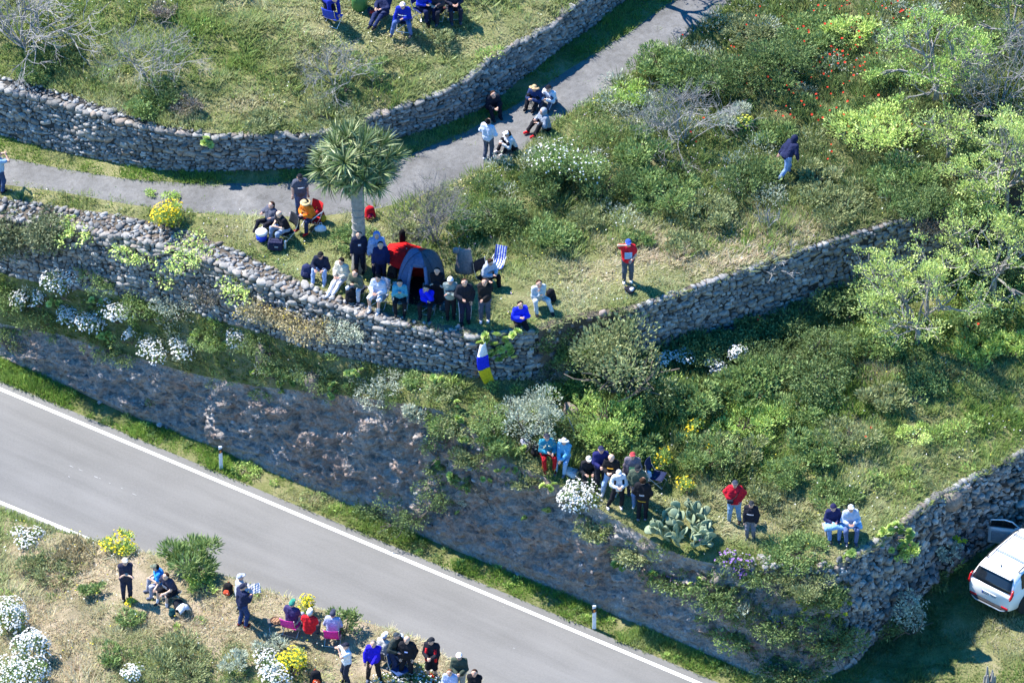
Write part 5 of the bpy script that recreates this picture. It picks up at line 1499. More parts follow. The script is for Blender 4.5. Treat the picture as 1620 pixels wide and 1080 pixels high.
def shell(c, f, u, r, zlo, brim=None, n=12, sq=1.0):
    """cap-like dome over a head: c centre, f front, u up"""
    l = np.cross(u, f); mb = MB(); prof = []
    for i in range(6):
        t = math.asin(zlo / r) + (math.pi / 2 - math.asin(zlo / r)) * i / 5 if abs(zlo) < r else 0
        prof.append((r * math.cos(t), r * math.sin(t) * sq))
    vs = []; fs = []
    for rr, z in prof[:-1]:
        for k in range(n):
            a = 2 * math.pi * k / n; vs.append(c + (l * math.sin(a) * .92 + f * math.cos(a) * 1.06) * rr + u * z)
    vs.append(c + u * prof[-1][1])
    for i in range(len(prof) - 2):
        for k in range(n):
            fs.append((i * n + k, i * n + (k + 1) % n, (i + 1) * n + (k + 1) % n, (i + 1) * n + k))
    for k in range(n):
        fs.append(((len(prof) - 2) * n + k, (len(prof) - 2) * n + (k + 1) % n, len(vs) - 1))
    mb.add(vs, fs)
    z0 = prof[0][1]; r0 = prof[0][0]
    if brim == 'peak':
        g = []
        for i in range(3):
            g.append([c + u * (z0 - .012 * i) + f * (r0 * .95 * math.cos(a) + .045 * i) + l * r0 * .95 * math.sin(a) * (1 - .12 * i) for a in np.linspace(-1.0, 1.0, 7)])
        mb.sheet([[tuple(p) for p in r_] for r_ in g], .01)
    elif brim == 'round':
        g = [[tuple(c + u * (z0 - .02 * i) + (l * math.sin(a) + f * math.cos(a)) * (r0 * .97 + .038 * i)) for a in np.linspace(0, 2 * math.pi, 17)] for i in range(3)]
        mb.sheet(g, .01)
    return mb


def person(px, py, face, pose, label, top, bottom, shoes=S(40, 40, 45), head=('hair', S(40, 30, 25)), H=1.74, sleeve='long', legs='long', hood=False, skin=0, yaw=0, nod=-2, gz=None, hem=.14, dh=None, group=None, bulk=1.0, z_add=0.0, extra=()):
    P, lean, fl, fr, hl, hr = [np.copy(q) if isinstance(q, np.ndarray) else q for q in POSES[pose]]
    if dh:                                                       # own hands or feet for this figure
        for k_, v_ in dh.items():
            if k_ == 'hl': hl = V3(*v_)
            if k_ == 'hr': hr = V3(*v_)
            if k_ == 'fl': fl = V3(*v_)
            if k_ == 'fr': fr = V3(*v_)
            if k_ == 'lean': lean = v_
            if k_ == 'P': P = V3(*v_)
    T = frame_rot(lean)
    up = T @ V3(0, 0, 1); fw = T @ V3(0, -1, 0)
    loc = lambda x, y, z: P + T @ V3(x, y, z)
    chest, neck = loc(0, .0, .36), loc(0, .01, .52)
    shL, shR = loc(.175, .01, .47), loc(-.175, .01, .47)
    hpL, hpR = P + V3(.095, 0, -.01), P + V3(-.095, 0, -.01)
    yw = R(yaw); nd = R(nod - 22)
    hf = V3(math.sin(yw) * math.cos(nd), -math.cos(yw) * math.cos(nd), -math.sin(nd)); hf = unit(hf + fw * .15)
    hu = unit(V3(0, 0, 1) - hf * hf[2]); hside = np.cross(hu, hf)
    hc = neck + unit(up * .5 + V3(0, 0, .6)) * .135 + hf * .02
    anL, anR = fl + V3(0, .03, .09), fr + V3(0, .03, .09)
    sit = P[2] < .7
    knL, anL = ik(hpL, anL, .43, .42, V3(.25 if sit else .05, -1, .8 if sit else .2)); knR, anR = ik(hpR, anR, .43, .42, V3(-.25 if sit else -.05, -1, .8 if sit else .2))
    elL, wrL = ik(shL, hl, .29, .26, V3(.7, .55, -.6)); elR, wrR = ik(shR, hr, .29, .26, V3(-.7, .55, -.6))
    b = bulk
    tor = [(loc(.06, 0, .02), loc(.085, 0, .36), .115 * b, .118 * b), (loc(-.06, 0, .02), loc(-.085, 0, .36), .115 * b, .118 * b), (loc(.05, -.02 * b, .12), loc(-.05, -.02 * b, .12), .125 * b, .125 * b), (shL * .94 + shR * .06, shR * .94 + shL * .06, .072, .072)]
    pel = [(hpL, hpR, .115 * b, .115 * b)]
    arms = [[(shL, elL, .056, .045), (elL, wrL, .044, .031)], [(shR, elR, .056, .045), (elR, wrR, .044, .031)]]
    leg = [[(hpL, knL, .092 * b, .062), (knL, anL, .062, .042)], [(hpR, knR, .092 * b, .062), (knR, anR, .062, .042)]]
    hang = pose == 'wall'
    def foot(an, kn):
        d = V3(0, -1, 0) if not hang else unit(V3(0, -.8, -.5))
        h_ = an + V3(0, .03, -.045); return [(h_, h_ + d * .16 + V3(0, 0, -.005), .042, .034)]
    feet = [foot(anL, knL), foot(anR, knR)]
    dL, dR = unit(wrL - elL), unit(wrR - elR)
    hands = [(wrL, wrL + dL * .075, .030, .036), (wrR, wrR + dR * .075, .030, .036)]
    hd = [(hc + hu * .015 + -hf * .01, hc + hu * .02, .098, .095), (hc - hu * .07 + hf * .035, hc - hu * .02 + hf * .02, .058, .07), (neck - up * .04, hc - hu * .05, .062, .056),
          (hc + hside * .095, hc + hside * .098 - hu * .02, .02, .016), (hc - hside * .095, hc - hside * .098 - hu * .02, .02, .016)]
    V, F = sdf_mesh(tor + pel + arms[0] + arms[1] + leg[0] + leg[1] + feet[0] + feet[1] + hands + hd, .038, .032)
    nb = len(F)
    xs = MB()
    for (w, d, sd) in ((wrL, dL, 1), (wrR, dR, -1)):
        nrm = unit(np.cross(d, V3(1, 0, 0)) + 1e-3); xs_ = finger_geo(w, d, nrm, sd); xs.add(xs_.v, xs_.f)
    nose = hc + hf * .108; xs.add([nose + hu * .03 - hf * .016, nose - hu * .012 + hside * .018 - hf * .014, nose - hu * .012 - hside * .018 - hf * .014, nose - hu * .008 + hf * .02], [(0, 1, 3), (0, 3, 2), (1, 2, 3)])
    sk = len(xs.f)
    for s_ in (-1, 1):
        e = hc + hf * .101 + hside * .036 * s_ + hu * .015
        xs.add([e - hside * .014, e - hu * .008 + hf * .006, e + hside * .014, e + hu * .007 + hf * .006], [(0, 1, 2, 3)])
    mth = hc + hf * .102 - hu * .058
    xs.add([mth - hside * .024, mth - hu * .007 + hf * .004, mth + hside * .024, mth + hu * .006 + hf * .004], [(0, 1, 2, 3)])
    me = bpy.data.meshes.new('person'); o_ = len(V)
    me.from_pydata([tuple(p) for p in V] + xs.v, [], [tuple(int(i) for i in q) for q in F] + [tuple(i + o_ for i in q) for q in xs.f]); me.update()
    sm = np.zeros(len(me.polygons), bool); sm[:nb] = True; me.polygons.foreach_set('use_smooth', sm)
    mi = np.zeros(len(me.polygons), np.int32); mi[nb + sk:] = 1; me.polygons.foreach_set('material_index', mi)
    me.materials.append(M_SKIN[skin]); me.materials.append(M_EYE)
    base = hit(px, py) if gz is None else at(px, py, gz)
    sc = H / 1.74
    root = link('person', me, None, base + V3(0, 0, z_add), (0, 0, R(face)), sc)
    tag(root, label, 'person', group); PEOPLE.append(root)

    def wear(name, prims, col, infl, cuts=(), h=.039, k=.03):
        v, f = sdf_mesh(prims, h, k, infl, cuts)
        if len(f):
            if name in ('jacket', 'trousers', 't_shirt', 'skirt', 'shorts'):          # creases
                v = v + np.stack([vnoise(v * np.array([1, 1, 2.2]), 7.0, 3 + a_ + len(PEOPLE)) for a_ in range(3)], 1) * .014

            return link(name, mesh_np(name, v, f, cloth(col), smooth=True), root)
    # clothes
    ac = {'long': 1.0, 'short': .0, 'none': -1}[sleeve]
    tp = list(tor)
    for A in arms:
        if ac > 0: tp += [A[0], (A[1][0], A[1][0] * .06 + A[1][1] * .94, A[1][2] + .004, A[1][3] + .006)]
        elif ac == 0: tp += [(A[0][0], A[0][0] * .45 + A[0][1] * .55, .062, .06)]
    if hem > .05:
        tp += [(P + V3(.07, 0, 0), P + V3(-.07, 0, 0), .118 * b, .118 * b)]
    if hood:
        tp += [(neck + up * .0 - hf * .05, neck - hf * .06, .085, .085)]
    wear({'long': 'jacket', 'short': 't_shirt', 'none': 'vest'}[sleeve], tp, top, .026, [(P - up * hem, up)])
    pp = list(pel) + [(loc(.05, 0, .03), loc(-.05, 0, .03), .112 * b, .112 * b)]
    cuts = []
    for Lg in leg:
        if legs == 'long': pp += [Lg[0], (Lg[1][0], Lg[1][0] * .03 + Lg[1][1] * .97, .062, .05)]
        elif legs == 'shorts': pp += [(Lg[0][0], Lg[0][0] * .08 + Lg[0][1] * .92, .096 * b, .078)]
    if legs == 'skirt':
        pp += [(hpL, knL * .6 + anL * .4, .11, .13), (hpR, knR * .6 + anR * .4, .11, .13)]
    wear({'long': 'trousers', 'shorts': 'shorts', 'skirt': 'skirt'}[legs], pp, bottom, .018, cuts)
    for ft in feet:
        wear('shoe', ft, shoes, .014, (), .028)
    # head
    kind, hcol = head[0], head[1]
    def hair(col, long=0):
        pr = [(hc + hu * .025 - hf * .02, hc + hu * .02 - hf * .01, .106, .104)]
        if long: pr += [(hc - hf * .06, neck - fw * .09 - up * long, .085, .06)]
        wear('hair', pr, col, 0, [(hc + hf * .025 + hu * .03, unit(-hf + hu * .7))], .028)
    if len(head) > 2: hair(head[2], head[3] if len(head) > 3 else 0)
    if kind == 'hair': hair(hcol)
    elif kind == 'long': hair(hcol, .25)
    elif kind == 'bun':
        hair(hcol); wear('bun', [(hc + hu * .12 - hf * .03, hc + hu * .13 - hf * .03, .045, .045)], hcol, 0, (), .02)
    elif kind == 'hood':
        wear('hood', [(hc + hu * .02 - hf * .03, hc - hu * .03 - hf * .02, .122, .118), (neck - hf * .03, hc - hf * .05, .10, .10)], hcol, 0, [(hc + hf * .06, unit(-hf + hu * .25))], .028)
    elif kind == 'cap': shell(hc + hu * .01, hf, hu, .115, .03, 'peak').build('cap', cloth(hcol), root, True)
    elif kind == 'backcap': shell(hc + hu * .01, -hf, hu, .115, .03, 'peak').build('cap', cloth(hcol), root, True)
    elif kind == 'hat': shell(hc + hu * .01, hf, hu, .118, .03, 'round').build('hat', cloth(hcol), root, True)
    elif kind == 'beanie': shell(hc + hu * .01, hf, hu, .122, .0, None, sq=1.12).build('beanie', cloth(hcol), root, True)
    for e in extra:
        kind_, col_ = e[0], e[1]
        if kind_ == 'glasses':
            mb = MB(); c_ = hc + hf * .115 + hu * .012
            for s_ in (-1, 1): mb.box(tuple(c_ + hside * .036 * s_), (.05, .02, .035), rz=R(yaw) + 1e-4)
            mb.build('sunglasses', plain('dark_lens', (.02, .02, .022), .2), root)
        elif kind_ == 'print':                                     # print on the chest, lying on the curved cloth
            w_, h_, dz = e[2]; g = []
            for i in range(4):
                g.append([tuple(loc((j / 4 - .5) * w_, -.178 * b - .012 - .016 * (i in (1, 2)) + .30 * ((j / 4 - .5) * w_) ** 2 * 4, dz + (.5 - i / 3) * h_)) for j in range(5)])
            mb = MB(); mb.sheet(g, .004); mb.build('chest_print', cloth(col_), root)
        elif kind_ == 'backprint':
            w_, h_, dz = e[2]
            mb = MB(); mb.sheet([[tuple(loc((.5 - j / 4) * w_, .178 * b - .30 * ((j / 4 - .5) * w_) ** 2 * 4 + .004, dz + (.5 - i / 3) * h_)) for j in range(5)] for i in range(4)], .004); mb.build('back_print', cloth(col_), root)
        elif kind_ == 'band':                                      # hem band
            wear('hem_band', [(loc(.05, 0, .0), loc(-.05, 0, .0), .125 * b, .125 * b)], col_, .034, [(loc(0, 0, -.11), up), (loc(0, 0, -.05), -up)], .026)
        elif kind_ == 'strap':
            mb = MB(); mb.tube([tuple(loc(.15, -.10, .46)), tuple(loc(.06, -.185 * b, .30)), tuple(loc(-.1, -.18 * b, .10))], .018, 5); mb.build('strap', cloth(col_), root)
        elif kind_ == 'bumbag':
            mb = MB(); c_ = loc(-.12, -.20 * b, .10); mb.box(tuple(c_), (.2, .09, .15), round_=.03); mb.build('bum_bag', cloth(col_), root)
        elif kind_ == 'stripe':
            for (L2, sg) in ((leg[0], 1), (leg[1], -1)):
                o1 = V3(.088 * sg, -.03, 0); mb = MB(); mb.tube([tuple(L2[0][0] + o1 * 1.2), tuple(L2[0][1] + o1 * .9), tuple(L2[1][1] + o1 * .75)], .012, 4); mb.build('leg_stripe', cloth(col_), root)
        elif kind_ == 'sock':
            for L2 in leg:
                wear('sock', [(L2[1][0] * .28 + L2[1][1] * .72, L2[1][1], .05, .044)], col_, .006, (), .025)
        elif kind_ == 'held':                                      # something small in the hands
            c_ = (wrL + dL * .1 + wrR + dR * .1) / 2; mb = MB(); mb.box(tuple(c_), e[2], round_=.01)
            ob = mb.build(e[3], plain('held_' + e[3], col_, .4), None)
            ob.matrix_world = Matrix.LocRotScale(Vector(base + V3(0, 0, z_add)), Euler((0, 0, R(face))), Vector((sc,) * 3)); tag(ob, e[4], e[5])
        elif kind_ == 'flank':                                     # coloured side panels on the jacket
            for sg in (1, -1):
                mb = MB(); mb.tube([tuple(loc(.135 * sg, -.12, .44)), tuple(loc(.15 * sg, -.145 * b, .2)), tuple(loc(.15 * sg, -.14 * b, -.06))], [.04, .05, .045], 6); mb.build('side_panel', cloth(col_), root, True)
    return root


BLK, NAVY, GRYL, WHT, JEAN, PALEJ = S(34, 34, 40), S(32, 40, 78), S(190, 196, 206), S(228, 232, 244), S(92, 118, 165), S(165, 185, 220)
ROY, GRY, DGRY, CREAM = S(30, 45, 235), S(130, 134, 146), S(72, 76, 90), S(214, 206, 190)
HB, HD, HG = S(62, 42, 30), S(30, 26, 26), S(130, 125, 120)
# on the lane
person(772, 252, 150, 'stand', 'person standing on the lane in a white sweatshirt, seen from behind', S(215, 222, 242), S(92, 96, 112), WHT, ('bun', HD), 1.72, dh={'hl': (.20, -.22, 1.0), 'hr': (-.20, -.22, 1.0)})
person(811, 236, -58, 'hug', 'person sitting on the lane with white hood, cap and long brown hair', S(222, 224, 230), S(36, 36, 44), S(225, 215, 215), ('cap', WHT, HB, .3), 1.66, hood=True, nod=2)
person(864, 205, -62, 'ground', 'person sitting on the lane in grey hoodie and red shoes', S(150, 160, 176), BLK, S(225, 40, 50), ('hood', S(160, 168, 182)), 1.78, nod=5)
person(873, 163, -32, 'hug', 'person sitting on the lane in white sweatshirt and black cap', WHT, S(85, 88, 105), S(60, 60, 66), ('cap', BLK), 1.72, extra=(('stripe', WHT),))
person(851, 163, -32, 'hug', 'person sitting on the lane in navy sweater and tan hat', S(48, 66, 112), BLK, BLK, ('hat', S(200, 170, 130), HD), 1.76, extra=(('glasses', BLK),))
person(777, 176, 22, 'hug', 'person in black crouching in the wall shade beside the lane', S(30, 34, 48), S(30, 32, 44), BLK, ('hair', HB), 1.74, dh={'P': (0, 0, .24)})
person(1, 303, 120, 'camera', 'person in pale blue shirt at the left edge holding a camera up', S(165, 195, 225), S(60, 80, 120), BLK, ('hair', HB), 1.72, sleeve='short')
# the field picnic
person(607, 26, -30, 'recline', 'person in navy lying back in the field beside the green bin', S(40, 48, 84), S(44, 54, 92), BLK, ('cap', NAVY), 1.76)
person(640, 46, -12, 'chair2', 'person in blue striped jacket and white cap seated in the field', S(28, 48, 170), S(88, 110, 165), S(70, 70, 78), ('cap', S(235, 215, 225)), 1.76, extra=(('print', S(200, 205, 220), (.3, .04, .36)),), dh={'fl': (.30, -.40, 0), 'fr': (-.34, -.5, 0), 'hr': (-.30, -.36, .4)})
person(668, 27, 40, 'chair', 'person in bright blue seated behind the blue striped jacket', S(40, 60, 190), NAVY, BLK, ('hair', HD), 1.74)
person(692, 28, -20, 'chair', 'dark-clothed person seated beside the yellow panel', S(66, 58, 66), S(40, 42, 54), DGRY, ('hair', HB), 1.74)
person(718, 26, 10, 'chair', 'dark-clothed person seated at the end of the field picnic', S(46, 48, 66), S(38, 42, 60), DGRY, ('cap', BLK), 1.74)
person(518, 27, 30, 'bend', 'person in blue bending over in the field', S(34, 50, 160), S(34, 38, 60), BLK, ('hair', HD), 1.7)
# beside the lane, left of the tree
person(476, 341, 12, 'stand', 'person standing in grey t-shirt, dark cap and jeans at the lane edge', S(88, 92, 108), S(98, 116, 150), DGRY, ('cap', S(38, 38, 46)), 1.78, sleeve='short', nod=22, extra=(('print', S(205, 208, 216), (.22, .05, .34)),))
person(492, 358, -42, 'chair2', 'person in orange and yellow top and straw hat on a folding chair', S(240, 130, 40), S(48, 58, 92), S(230, 40, 40), ('hat', S(220, 190, 140), HD), 1.74, nod=25, extra=(('print', S(248, 205, 120), (.24, .22, .3)),))
person(428, 362, -45, 'chair3', 'person with long brown hair in grey hoodie sitting at the lane edge', S(94, 96, 112), S(40, 40, 50), BLK, ('long', HB), 1.68, extra=(('sock', S(210, 60, 70)),), dh={'P': (0, 0, .34)})
person(452, 378, -58, 'chair2', 'bald person in black t-shirt and jeans on a steel folding chair', S(36, 36, 44), S(150, 165, 195), S(90, 80, 76), ('bald', HG), 1.76, sleeve='short', skin=2, nod=25)
# the crowd under the tree
person(510, 436, -14, 'low', 'person in navy jacket, cap and jeans sitting on the wall edge left', S(38, 44, 66), S(150, 172, 215), S(220, 220, 230), ('cap', BLK), 1.76, nod=15)
person(543, 449, -32, 'recline', 'person in cream sweater and white trousers reclining on the wall edge', CREAM, S(225, 226, 236), S(225, 225, 230), ('hair', HD), 1.76, nod=30, dh={'P': (0, 0, .34), 'lean': 8})
person(569, 431, 6, 'stand', 'person in dark navy tracksuit leaning at the tree trunk', S(34, 40, 66), S(32, 36, 56), BLK, ('hair', HD), 1.74, yaw=-15, extra=(('print', S(190, 195, 215), (.1, .08, .36)),))
person(597, 434, 4, 'stand', 'person in pale blue hooded jacket standing behind a navy coat', S(160, 180, 225), NAVY, BLK, ('hood', S(120, 150, 215)), 1.8, hood=True)
person(603, 446, 4, 'stand', 'person in long navy coat standing before the pale blue hood', S(30, 40, 86), S(30, 34, 60), BLK, ('hair', HD), 1.7, hem=.3)
person(567, 466, -24, 'chair2', 'person in olive hoodie and pale trousers sitting by the black backpack', S(98, 104, 88), S(188, 196, 214), DGRY, ('hair', HB), 1.74, dh={'P': (0, 0, .42)})
person(600, 482, -22, 'chair', 'person in white hoodie and white shorts on a folding chair', S(205, 212, 235), S(222, 225, 236), S(215, 215, 225), ('hair', HD), 1.74, legs='shorts', nod=28, extra=(('sock', S(210, 205, 205)),))
person(633, 487, 0, 'chair', 'person in teal jacket with long dark hair on a folding chair', S(98, 176, 196), BLK, BLK, ('long', HD), 1.64, nod=18, dh={'hl': (.06, -.26, .86), 'hr': (-.06, -.26, .88)})
person(677, 492, -14, 'think', 'person in royal blue jacket seated with hand at the face', ROY, BLK, BLK, ('hair', HD), 1.74, nod=15)
person(692, 487, -6, 'cross', 'person in long black coat with arms crossed beside the tent', S(30, 30, 38), S(32, 32, 40), S(210, 205, 210), ('long', HD), 1.68, hem=.42, legs='skirt')
person(713, 503, 2, 'cross', 'person in sage jacket and white beanie with arms crossed', S(152, 164, 160), S(34, 36, 44), BLK, ('beanie', S(238, 238, 248)), 1.7, extra=(('print', S(46, 50, 58), (.34, .05, .34)),))
person(735, 510, 10, 'pocket', 'person in black jacket and striped navy track trousers', S(38, 40, 50), S(36, 42, 64), BLK, ('hair', HB), 1.84, extra=(('stripe', S(190, 195, 210)),), dh={'hr': (-.12, -.26, 1.12)})
person(767, 508, -4, 'eye', 'person in black jacket and grey trousers shading the eyes', S(40, 38, 40), S(80, 88, 108), S(225, 225, 235), ('hair', HB), 1.78, dh={'hr': (.16, -.06, 1.66), 'hl': (-.02, -.3, 1.1)})
person(769, 452, 40, 'chair2', 'person in pale grey hoodie bowed over a phone', S(180, 190, 212), BLK, S(190, 200, 215), ('hair', HB), 1.74, nod=45, hood=True)
person(822, 513, 16, 'wall', 'person in royal blue jacket sitting on the wall corner with legs hanging', S(34, 52, 235), S(34, 34, 42), S(60, 60, 66), ('hair', HD), 1.78, z_add=.12)
person(851, 484, 14, 'low', 'person in pale grey tracksuit sitting before a black backpack', S(196, 206, 210), S(200, 208, 214), S(40, 40, 46), ('hair', HB), 1.8, dh={'P': (0, 0, .36), 'hl': (.0, -.26, .78), 'hr': (-.02, -.30, .66), 'fl': (.34, -.52, 0), 'fr': (-.16, -.5, 0)})
person(993, 446, 2, 'eye', 'person in red printed t-shirt and blue cap standing on the middle terrace', S(225, 40, 55), S(84, 90, 102), S(235, 232, 225), ('cap', S(60, 90, 190)), 1.8, sleeve='short', nod=14, extra=(('print', S(165, 195, 235), (.24, .26, .26)),))
person(1243, 280, 128, 'walk', 'hooded walker in navy top and pale jeans crossing the hillside', S(38, 44, 78), S(140, 165, 210), BLK, ('hood', S(34, 40, 72)), 1.76, yaw=25, nod=30)
# lower terrace
person(864, 733, 14, 'chair', 'person in teal jacket and red trousers seated at the rim', S(52, 140, 170), S(175, 30, 40), S(90, 30, 34), ('cap', S(52, 56, 70)), 1.76, dh={'hl': (.16, -.30, .66), 'hr': (-.06, -.34, .74)})
person(893, 738, -20, 'chair', 'person in sky blue jacket and white brimmed hat seated at the rim', S(105, 178, 222), S(150, 185, 225), S(110, 120, 140), ('hat', S(232, 228, 225), HD), 1.7, dh={'hl': (.05, -.42, .62), 'hr': (-.05, -.44, .6)})
person(930, 757, 8, 'low', 'person in black patterned jacket and white cap crouching by the grey bag', S(44, 44, 50), S(40, 42, 48), BLK, ('cap', S(215, 218, 215)), 1.7, nod=15)
person(950, 772, 4, 'phone', 'person in navy top and navy cap with hands before the chest', S(44, 46, 104), S(38, 40, 52), BLK, ('cap', S(50, 54, 84)), 1.82)
person(967, 782, -14, 'stride', 'balding person in black shirt and pale jeans stepping forward', S(38, 36, 38), S(160, 182, 220), S(225, 228, 235), ('bald', HG), 1.8, skin=2, extra=(('print', S(215, 160, 60), (.2, .03, .36)),), dh={'fl': (.14, .0, 0), 'fr': (-.26, -.08, 0)})
person(978, 803, 6, 'stride', 'person in white vest over black sleeves and white cap', S(225, 228, 238), S(34, 34, 42), S(230, 222, 225), ('cap', S(225, 228, 240)), 1.7, nod=30, dh={'fl': (.10, -.02, 0), 'fr': (-.34, .02, 0)}, extra=(('flank', S(40, 42, 50)),))
person(1000, 780, -4, 'stand', 'person in grey and coloured shirt with red cap at the back of the group', S(120, 112, 124), S(60, 66, 84), DGRY, ('cap', S(180, 70, 75)), 1.76, extra=(('print', S(150, 210, 150), (.2, .2, .22)),))
person(1008, 800, -10, 'pocket', 'person in olive top, dark cap and blue jeans', S(92, 104, 88), S(112, 140, 190), S(200, 205, 215), ('cap', S(40, 44, 52)), 1.76, nod=15)
person(1016, 822, 168, 'pocket', 'person in black jacket with yellow hem seen from behind', S(38, 36, 40), S(36, 36, 46), S(120, 124, 140), ('hair', HB), 1.78, extra=(('band', S(225, 180, 60)), ('backprint', S(165, 170, 185), (.16, .06, .2))))
person(1161, 826, -6, 'hips', 'stout person in red jacket and jeans with hands on hips', S(205, 34, 55), S(140, 172, 205), S(60, 52, 50), ('cap', S(66, 70, 86)), 1.78, bulk=1.18, extra=(('bumbag', S(40, 44, 60)), ('strap', S(60, 40, 46))))
person(1187, 852, -12, 'stand', 'short person in black patterned top and grey trousers', S(40, 42, 50), S(122, 122, 136), S(62, 66, 80), ('cap', S(46, 50, 60)), 1.62, extra=(('print', S(160, 165, 180), (.24, .05, .32)),), dh={'hl': (.22, -.16, .9), 'hr': (-.2, -.2, .84)})
person(1316, 843, 8, 'chair', 'person in navy hoodie and beanie on the blanket-covered bench', S(44, 48, 92), S(120, 150, 205), DGRY, ('beanie', S(46, 44, 84)), 1.7)
person(1344, 846, 4, 'chair', 'person in pale blue hoodie and white cap on the blanket-covered bench', S(186, 198, 226), S(92, 108, 150), S(66, 74, 96), ('cap', S(225, 225, 230)), 1.78, hood=True)
# roadside bank
person(201, 948, 8, 'cross', 'person in navy vest and white cap with arms crossed', S(56, 56, 76), S(52, 54, 74), BLK, ('cap', S(222, 218, 210)), 1.8, sleeve='none', skin=2)
person(259, 938, -78, 'chair2', 'person in bright blue t-shirt sitting turned to the side', S(60, 158, 240), S(178, 180, 200), S(120, 124, 140), ('cap', S(120, 128, 110), HD), 1.78, sleeve='short', bulk=1.15)
person(272, 948, -42, 'chair2', 'person in dark t-shirt and black shorts sitting with white socks', S(66, 66, 88), S(38, 36, 42), S(34, 38, 50), ('hair', HB), 1.78, sleeve='short', legs='shorts', skin=2, extra=(('sock', S(225, 225, 235)), ('print', S(170, 175, 190), (.2, .2, .28))), dh={'hr': (-.30, -.42, .56), 'hl': (.1, -.46, .58)})
person(380, 972, 100, 'phone', 'person in black and white jacket and white cap behind the red strap', S(190, 192, 202), S(36, 36, 44), BLK, ('cap', S(190, 195, 210)), 1.76)
person(384, 990, 128, 'phone', 'person in navy jacket with red shoulder strap and jeans', S(42, 48, 80), S(52, 72, 122), S(110, 50, 48), ('cap', S(52, 56, 76)), 1.8, extra=(('strap', S(205, 50, 65)),))
person(462, 1000, 158, 'chair', 'person in purple shirt and green cap on a pink folding chair', S(72, 62, 110), S(170, 175, 190), DGRY, ('cap', S(62, 150, 130)), 1.76, sleeve='short')
person(490, 1014, 164, 'chair', 'person in red shirt and white cap on the chair with the black coat', S(225, 40, 52), S(90, 96, 110), DGRY, ('cap', S(232, 230, 228)), 1.74, sleeve='short')
person(527, 1016, 172, 'chair', 'person in lilac shirt and dark cap on a pink folding chair', S(178, 182, 222), S(140, 146, 165), DGRY, ('cap', S(66, 70, 92)), 1.74)
person(549, 1080, -70, 'camera', 'person in white t-shirt with both hands raised to the face', S(238, 240, 248), S(46, 52, 70), BLK, ('cap', S(46, 48, 66)), 1.74, sleeve='short', yaw=10)
person(592, 1076, -8, 'wide', 'person in royal blue sweater and dark trousers on the bank', S(48, 36, 205), S(50, 44, 48), S(110, 120, 140), ('hair', HG), 1.76, dh={'hr': (-.26, -.16, .9), 'hl': (.0, -.32, .98)})
person(622, 1060, 60, 'lean', 'person in camouflage top and cap leaning over the blue chair', S(64, 70, 66), S(48, 60, 92), BLK, ('cap', S(66, 74, 82)), 1.74)
person(607, 1050, 150, 'chair', 'person in white cap seated beyond the blue sweater', S(205, 200, 195), DGRY, BLK, ('cap', S(235, 235, 240)), 1.7)
person(634, 1054, 170, 'chair', 'person in grey cap seated beyond the blue chair', S(120, 140, 170), DGRY, BLK, ('cap', S(205, 215, 230)), 1.7)
person(645, 1072, -10, 'pocket', 'bearded balding person in black jacket on the bank', S(40, 40, 48), S(38, 38, 46), BLK, ('bald', HG), 1.82, skin=2, yaw=-10, extra=(('print', S(150, 170, 225), (.1, .06, .3)),), dh={'fr': (-.24, -.02, 0)})
person(684, 1074, -14, 'phone', 'person in black and red jacket and black shorts', S(42, 42, 50), S(34, 34, 42), BLK, ('cap', S(42, 44, 52)), 1.84, legs='shorts', yaw=-30, extra=(('flank', S(215, 40, 50)), ('sock', S(40, 40, 46))))
person(727, 1098, -4, 'phone', 'person in olive camouflage jacket, white cap and sunglasses', S(74, 84, 72), S(190, 184, 176), S(200, 190, 180), ('cap', S(235, 235, 240)), 1.84, extra=(('glasses', BLK),))
person(712, 1118, -6, 'phone', 'person in pale blue hoodie at the bottom edge', S(190, 200, 236), S(60, 64, 84), BLK, ('hair', S(120, 90, 64)), 1.66, hood=True)
person(751, 1122, -10, 'cross', 'person in black hoodie with white print at the bottom edge', S(34, 34, 42), S(40, 40, 50), BLK, ('hair', HB), 1.72, hood=True, extra=(('print', S(232, 236, 245), (.13, .12, .24)),))
# ------------------------------------------------------------ things people brought
M_STEEL = plain('brushed_steel', (.55, .55, .56), .35, .9, var=.08)
M_DARKM = plain('dark_metal', (.05, .05, .055), .45, .5)
WHO = {o['label']: o for o in PEOPLE}


def who(part):
    for k, o in WHO.items():
        if part in k:
            return o
    raise KeyError(part)


def cmat(c, rough=.85):
    return cloth(c)


